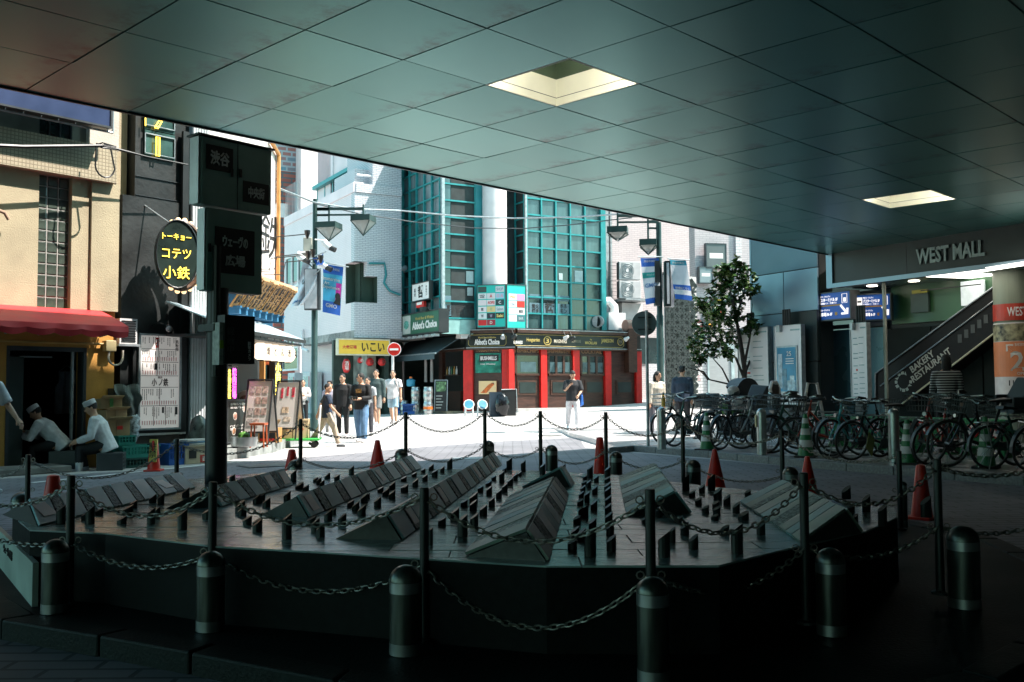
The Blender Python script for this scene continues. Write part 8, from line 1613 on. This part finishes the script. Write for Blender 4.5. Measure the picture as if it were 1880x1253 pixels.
t = FL.thing('beer_crate', 'beige crate with dark windows and a red printed side, below the plaza sign', 'crate', FL.u(354, -.6, 850), -.6, 0); x = MB(); x.box(-.27, .27, -.2, .2, 0, .3); bevel(x.build('case', mat('beige_crate', (.50, .42, .30), .5), t), .012); x = MB(); x.box(-.2, -.06, -.21, -.2, .1, .24); x.build('window_slot', INK, t); x = MB(); x.box(.02, .26, -.207, -.2, .02, .15); x.build('red_panel', mat('red_print_panel', (.5, .05, .04), .5), t); text('麦酒', t, PAPER, .14, -.21, .085, .09, .18); x = MB(); x.box(-.29, .29, -.22, .22, .3, .32); x.build('lid', mat('beige_crate', (.50, .42, .30), .5), t)
for k, (z_, c) in enumerate(((.325, (.5, .5, .5)), (.36, (.1, .2, .3)), (.395, (.6, .58, .55)))): t = FL.thing('tray', ['bottom pale tray on the beige crate', 'dark blue tray in the middle of the tray pile', 'top white tray on the pile over the beige crate'][k], 'tray', FL.u(352, -.6, 830), -.6, z_, 'trays on the beige crate', .1 * k); x = MB(); x.box(-.26, .26, -.17, .17, 0, .03); bevel(x.build('tray', mat(f'tray_{k}', c, .5), t), .006)
t = FL.thing('plastic_sack', 'translucent grey refuse sack behind the plaza sign post', 'sack', FL.u(366, -.25, 800), -.25, .0); x = MB(); x.ball((0, 0, .42), .2, .16, .42, 14, 10); o = x.build('sack', mat('grey_sack', (.10, .12, .11), .3, noise=.5, scale=8), t, smooth=True)
for v in o.data.vertices: v.co += Vector((math.sin(v.co.z * 22 + v.co.y * 30), math.cos(v.co.z * 25), 0)) * .02
# ================================================================ in front of the corner shop
def aboard(px, py, ytop, label, prints, tilt=8):
    p = gp(px, py, .2); p.z = .2; t = thing('a_board', label, 'a-board', p, rad(-12), 'folding boards outside the corner shop'); H = (yp(px, ytop, p.y).z - .2); w = .54
    a = rad(11); x = MB()
    for s in (-1, 1):
        for e in (-w / 2, w / 2): x.tube((e, s * H * math.tan(a), 0), (e, 0, H), .02, 6)
        x.tube((-w / 2, s * H * math.tan(a) * .82, H * .18), (w / 2, s * H * math.tan(a) * .82, H * .18), .016, 6)
    x.tube((-w / 2, 0, H), (w / 2, 0, H), .022, 6); x.build('frame', BLK, t)
    for s in (-1, 1): q = lambda f_, e: (e, s * H * math.tan(a) * (1 - f_), H * f_); x = MB(); P = [q(.2, -w / 2 + .02), q(.2, w / 2 - .02), q(.98, w / 2 - .02), q(.98, -w / 2 + .02)]; x.slab(P if s < 0 else P[::-1], .01); pn = x.build('panel', mat('a_board_white', (.70, .66, .62), .5, noise=.04), t)
    for k, (u, v, s1, s2, c) in enumerate(prints): q = lambda f_, e: (e, -H * math.tan(a) * (1 - f_) - .008, H * f_); x = MB(); P = [q(v, u * w), q(v, (u + s1) * w), q(v + s2, (u + s1) * w), q(v + s2, u * w)]; x.slab(P, .003); x.build('print_block', mat(f'a_print_{c[0]:.2f}_{c[1]:.2f}', c, .6, noise=.4, scale=20), t)
aboard(478, 815, 698, 'tall white folding board with small dish photographs left of the door', [(-.38 + .26 * i, .28 + .17 * j, .2, .11, random.choice(((.5, .35, .3), (.6, .45, .4), (.45, .4, .38)))) for i in range(3) for j in range(4) if random.random() < .8])
aboard(530, 806, 700, 'tall white folding board with red brush strokes right of the door', [(-.3, .7, .1, .18, (.6, .05, .08)), (-.05, .74, .09, .16, (.6, .05, .08)), (.18, .72, .12, .17, (.6, .05, .08)), (-.2, .45, .3, .1, (.65, .5, .35)), (-.1, .3, .3, .08, (.6, .5, .4))])
p = gp(524, 817); TR = mat('green_trolley', (.03, .35, .06), .45)
pt = gp(543, 822); t = thing('trolley', 'flat green hand trolley with a pale push handle beside the navy polo man', 'trolley', (pt.x, pt.y, 0), rad(6)); x = MB(); x.box(-.62, .55, -.3, .3, .16, .21); bevel(x.build('deck', TR, t), .015)
for a in (-.45, .42):
    for b in (-.22, .22): x = MB(); x.lathe([(.07, -.02), (.07, .02)], 14, (a, b, .07), 'y'); x.build('wheel', RUBBER, t); 
x = MB(); x.path([(.52, -.26, .2), (.56, -.26, .85), (.56, -.2, .93), (.56, .2, .93), (.56, .26, .85), (.52, .26, .2)], .018, 8); x.build('push_handle', OFFW, t, smooth=True)
for k, (a, c, lb) in enumerate(((-.22, (.42, .28, .14), 'brown carton with red print on the green trolley'), (.13, (.50, .38, .22), 'pale carton with red print on the green trolley'))):
    q = t.location + Matrix.Rotation(t.rotation_euler.z, 3, 'Z') @ Vector((a, 0, .212)); b_ = thing('cardboard_box', lb, 'box', q, t.rotation_euler.z, 'cartons on the trolley'); x = MB(); x.box(-.165, .165, -.2, .2, 0, .42); x.build('carton', mat(f'carton_{k}', c, .8, noise=.1), b_); text('八', b_, mat('red_print', (.55, .06, .03), .6), 0, -.203, .24, .12); x = MB(); x.box(-.165, .165, -.203, -.2, .37, .375); x.build('seam', INK, b_)
# red stool and steel pot, food counter
p = gp(475, 822, .2); t = thing('red_stool', 'thin legged red stool in front of the food posters', 'stool', (p.x, p.y, .2)); x = MB(); x.box(-.14, .14, -.14, .14, .42, .46); x.build('seat', mat('red_orange_wood', (.4, .08, .02), .5), t)
for a in (-.11, .11):
    for b in (-.11, .11): x = MB(); x.tube((a * 1.15, b * 1.15, 0), (a, b, .42), .016, 6); x.build('leg', mat('red_orange_wood', (.4, .08, .02), .5), t)
p = gp(448, 822, .2); t = thing('steel_pot', 'wide shallow steel pot by the food posters', 'pot', (p.x, p.y, .2)); x = MB(); x.lathe([(.2, 0), (.24, .03), (.25, .2), (.23, .2), (.22, .05)], 20); x.build('pot', STEEL, t, smooth=True); x = MB(); x.ball((0, 0, .2), .12, .12, .1, 10, 6); x.build('greens', mat('leafy_greens', (.08, .22, .03), .6, noise=.5, scale=20), t)
p = gp(496, 812, .2); t = thing('food_display', 'small wooden food display case with red labels between the folding boards', 'display', (p.x, p.y, .2), rad(-8)); x = MB(); x.box(-.2, .2, -.15, .15, 0, .3); x.build('case', PLANK, t); x = MB(); x.box(-.17, .17, -.16, -.15, .05, .2); x.build('display_pane', INK, t); x = MB()
for k in range(4): x.box(-.16 + k * .085, -.1 + k * .085, -.166, -.16, .03, .08)
x.build('label_strip', RED, t, kind='stuff')
for i, (px, py, lb) in enumerate(((450, 732, 'pale round food sign with a steaming bowl beside the left folding board'), (455, 770, 'blue round food sign with an orange prawn above the red stool'))):
    p = yp(px, py, 20.5); t = thing('round_food_sign', lb, 'sign', p, rad(-10), 'round food signs'); disc(t, 'plate', mat(f'plate_{i}', ((.62, .5, .46), (.12, .3, .42))[i], .5, noise=.2), 0, 0, .17, y=-.01, th=.02); disc(t, 'food', mat(f'dish_food_{i}', ((.5, .25, .2), (.5, .2, .05))[i], .5, noise=.6, scale=15), 0, -.02, .11, .09, -.018); x = MB(); x.tube((0, .01, -.1), (0, .01, .2 - p.z), .012, 6); x.build('stand', BLK, t)
# ================================================================ pub frontage clutter
KEG = mat('keg_steel', (.45, .46, .46), .3, .85, noise=.15)
def keg(px, py, z_, label, band=None):
    q = PL.W(PL.u(px, -1.5, py), -1.5, 0); q.z = terr(q.x, q.y) + z_; t = thing('beer_keg', label, 'keg', q, random.random(), 'beer kegs by the pub entrance'); r_ = .19; x = MB(); x.lathe([(r_ * .9, 0), (r_ * .9, .05), (r_ * .97, .06), (r_, .12), (r_ * 1.04, .17), (r_, .2), (r_, .33), (r_ * 1.04, .36), (r_, .4), (r_ * .97, .46), (r_ * .9, .48), (r_ * .9, .55)], 20); x.build('barrel', KEG, t, smooth=True); x = MB(); x.lathe([(.04, .49), (.04, .53)], 10); x.build('valve', DGREY, t)
    if band: x = MB(); x.lathe([(r_ * 1.01, .21), (r_ * 1.01, .32)], 20); x.build('band', band, t)
keg(763, 745, .0, 'lower steel keg left of the entrance, beside the white shirt man'); keg(763, 725, .56, 'upper steel keg stacked left of the entrance'); keg(786, 745, .0, 'lower steel keg with an orange band at the entrance', ORANGE); keg(786, 725, .56, 'upper steel keg stacked at the entrance'); keg(742, 745, 0, 'steel keg behind the legs of the white shirt man')
for i, (px, c, lb) in enumerate(((728, (.02, .14, .45), 'bright blue crate behind the white shirt man'), (752, (.02, .10, .35), 'darker blue crate between the kegs'), (700, (.03, .12, .32), 'blue crate behind the man in shorts'))):
    q = PL.W(PL.u(px, -1.7, 755), -1.7, 0); crate('plastic_crate', lb, (q.x, q.y, terr(q.x, q.y)), rad(-5), .5, .4, .42, mat(f'blue_crate_{i}', c, .45))
q = PL.W(PL.u(772, -1.2, 705), -1.2, 0); t = thing('blue_drum', 'light blue drum with an orange cap above the kegs', 'drum', (q.x - .4, q.y, terr(q.x, q.y) + 1.12)); x = MB(); x.lathe([(.16, 0), (.18, .05), (.18, .26), (.1, .3), (.05, .33)], 16); x.build('body', mat('light_blue_drum', (.04, .3, .45), .4), t, smooth=True); x = MB(); x.lathe([(.06, .33), (.06, .4)], 12); x.build('cap', ORANGE, t)
q = PL.W(PL.u(809, -1.0, 740), -1.0, 0); t = thing('pub_a_board', 'black chalk a-board with a photograph standing at the pub step', 'a-board', (q.x, q.y, .42), rad(-6)); x = MB(); x.box(-.24, .24, -.03, .0, 0, 1.25); x.build('board', BLK, t); x = MB(); x.box(-.27, -.24, -.04, .02, 0, 1.28); x.box(.24, .27, -.04, .02, 0, 1.28); x.box(-.24, .24, -.04, .02, 1.25, 1.28); x.build('frame', GALV, t); flat(t, 'photo', mat('green_photo', (.12, .22, .1), .5, noise=.7, scale=9), -.2, .2, .8, 1.2, -.035); 
for k in range(5): flat(t, 'chalk_line', mat('chalk', (.35, .38, .36), .8), -.2, .02 + .04 * (k % 3), .12 + k * .12, .16 + k * .12, -.034)
t.rotation_euler = (rad(-8), 0, rad(-6))
for i, (px, lb) in enumerate(((861, 'round blue seated stool with white legs, nearer the pub doorway'), (885, 'round pale blue seated stool with white legs beside the black bin bags'))):
    q = gp(px, 765); t = thing('round_stool', lb, 'stool', q, .3 * i, 'white legged stools tipped by the pub'); x = MB(); x.lathe([(.17, 0), (.19, .02), (.17, .04)], 20); so_ = x.build('seat', mat('stool_blue', (.06, .25, .36), .4), t); so_.location = (0, -.05, .44); so_.rotation_euler = (1.2, 0, .1); x = MB(); x.path([(.18 * math.cos(a), .18 * math.sin(a), .02) for a in [2 * math.pi * k / 20 for k in range(20)]], .022, 6, closed=True); r_ = x.build('rim', WHITE, so_)
    for k, a in enumerate((-.14, .14)): x = MB(); x.path([(a, .02, .4), (a * 1.15, 0, .02)], .022, 7); x.build('leg', WHITE, t)
    for a in (-.12, .12): x = MB(); x.path([(a, .12, .4), (a * 1.1, .2, .02)], .02, 7); x.build('leg', WHITE, t)
q = gp(928, 765); t = thing('folded_screen', 'black folding screen and covered goods stacked against the pub corner', 'screen', q, rad(10)); x = MB(); x.box(-.1, .42, .15, .2, .02, .98); x.build('panel', BLK, t); x = MB(); x.path([(-.12, .15, .98), (.44, .15, 1.0), (.46, .15, 0)], .02, 6); x.build('frame', GALV, t); x = MB(); x.box(-.55, -.12, .1, .35, 0, .9); x.build('dark_case', mat('dark_blue_case', (.02, .04, .06), .5), t)
t = thing('bin_bags', 'heap of shiny black bin bags in front of the pub corner', 'bag', (q.x - .12, q.y - .12, q.z)); x = MB(); x.ball((0, 0, .42), .26, .2, .44, 16, 14); o = x.build('bag', mat('black_plastic', (.01, .01, .012), .18, noise=.2), t, smooth=True)
for v in o.data.vertices: v.co += Vector((math.sin(v.co.z * 31 + v.co.y * 23), math.cos(v.co.z * 27 + v.co.x * 20), math.sin(v.co.x * 40) * .5)) * .025
for i, (px, lb) in enumerate(((782, 'white cloth hanging at the left inside the pub entrance'), (793, 'white cloth hanging at the right inside the pub entrance'))):
    u_ = PL.u(px, -.3, 680); t = PL.thing('hanging_cloth', lb, 'cloth', u_, -.3, PL.z(px, 702, -.3), 'white cloths in the pub entrance'); hh = PL.z(px, 658, -.3) - PL.z(px, 702, -.3); x = MB(); n = 8
    for a in range(n): x.quad(*[(.34 * (e / n - .5) * (1 - .2 * f_), .04 * math.sin(e * 2.2), hh * f_) for e, f_ in ((a, 0), (a + 1, 0), (a + 1, 1), (a, 1))])
    x.build('cloth', OFFW, t, smooth=True); x = MB(); x.tube((-.15, 0, hh), (.15, 0, hh), .015, 5); x.build('rod', GALV, t)
t = PL.thing('pub_shelf', 'shelf of bottles in the dark window of the pub entrance', 'shelf', PL.u(834, .0, 690), -.1, PL.z(834, 688, -.1)); x = MB(); x.box(-.6, .6, -.1, .1, -.04, 0); x.build('board', WOODB, t)
for k in range(5): x = MB(); x.lathe([(.045, 0), (.045, .2), (.018, .28), (.018, .34)], 10, (-.45 + k * .22, 0, 0)); x.build('bottle', mat(f'bottle_{k % 3}', ((.3, .16, .03), (.4, .42, .4), (.03, .12, .05))[k % 3], .2), t, smooth=True)
# bake the fused figures
dg = bpy.context.evaluated_depsgraph_get(); dg.update()
for o in [o for o in S.objects if o.type == 'MESH' and any(m_.type == 'REMESH' for m_ in o.modifiers)]:
    me = bpy.data.meshes.new_from_object(o.evaluated_get(dg), depsgraph=dg); mt_ = [s_ for s_ in o.data.materials]; o.modifiers.clear(); o.data = me
    if not me.materials and mt_: me.materials.append(mt_[0])
    me.polygons.foreach_set('use_smooth', [True] * len(me.polygons))
for o in S.objects:
    if '_hand' in o: del o['_hand']
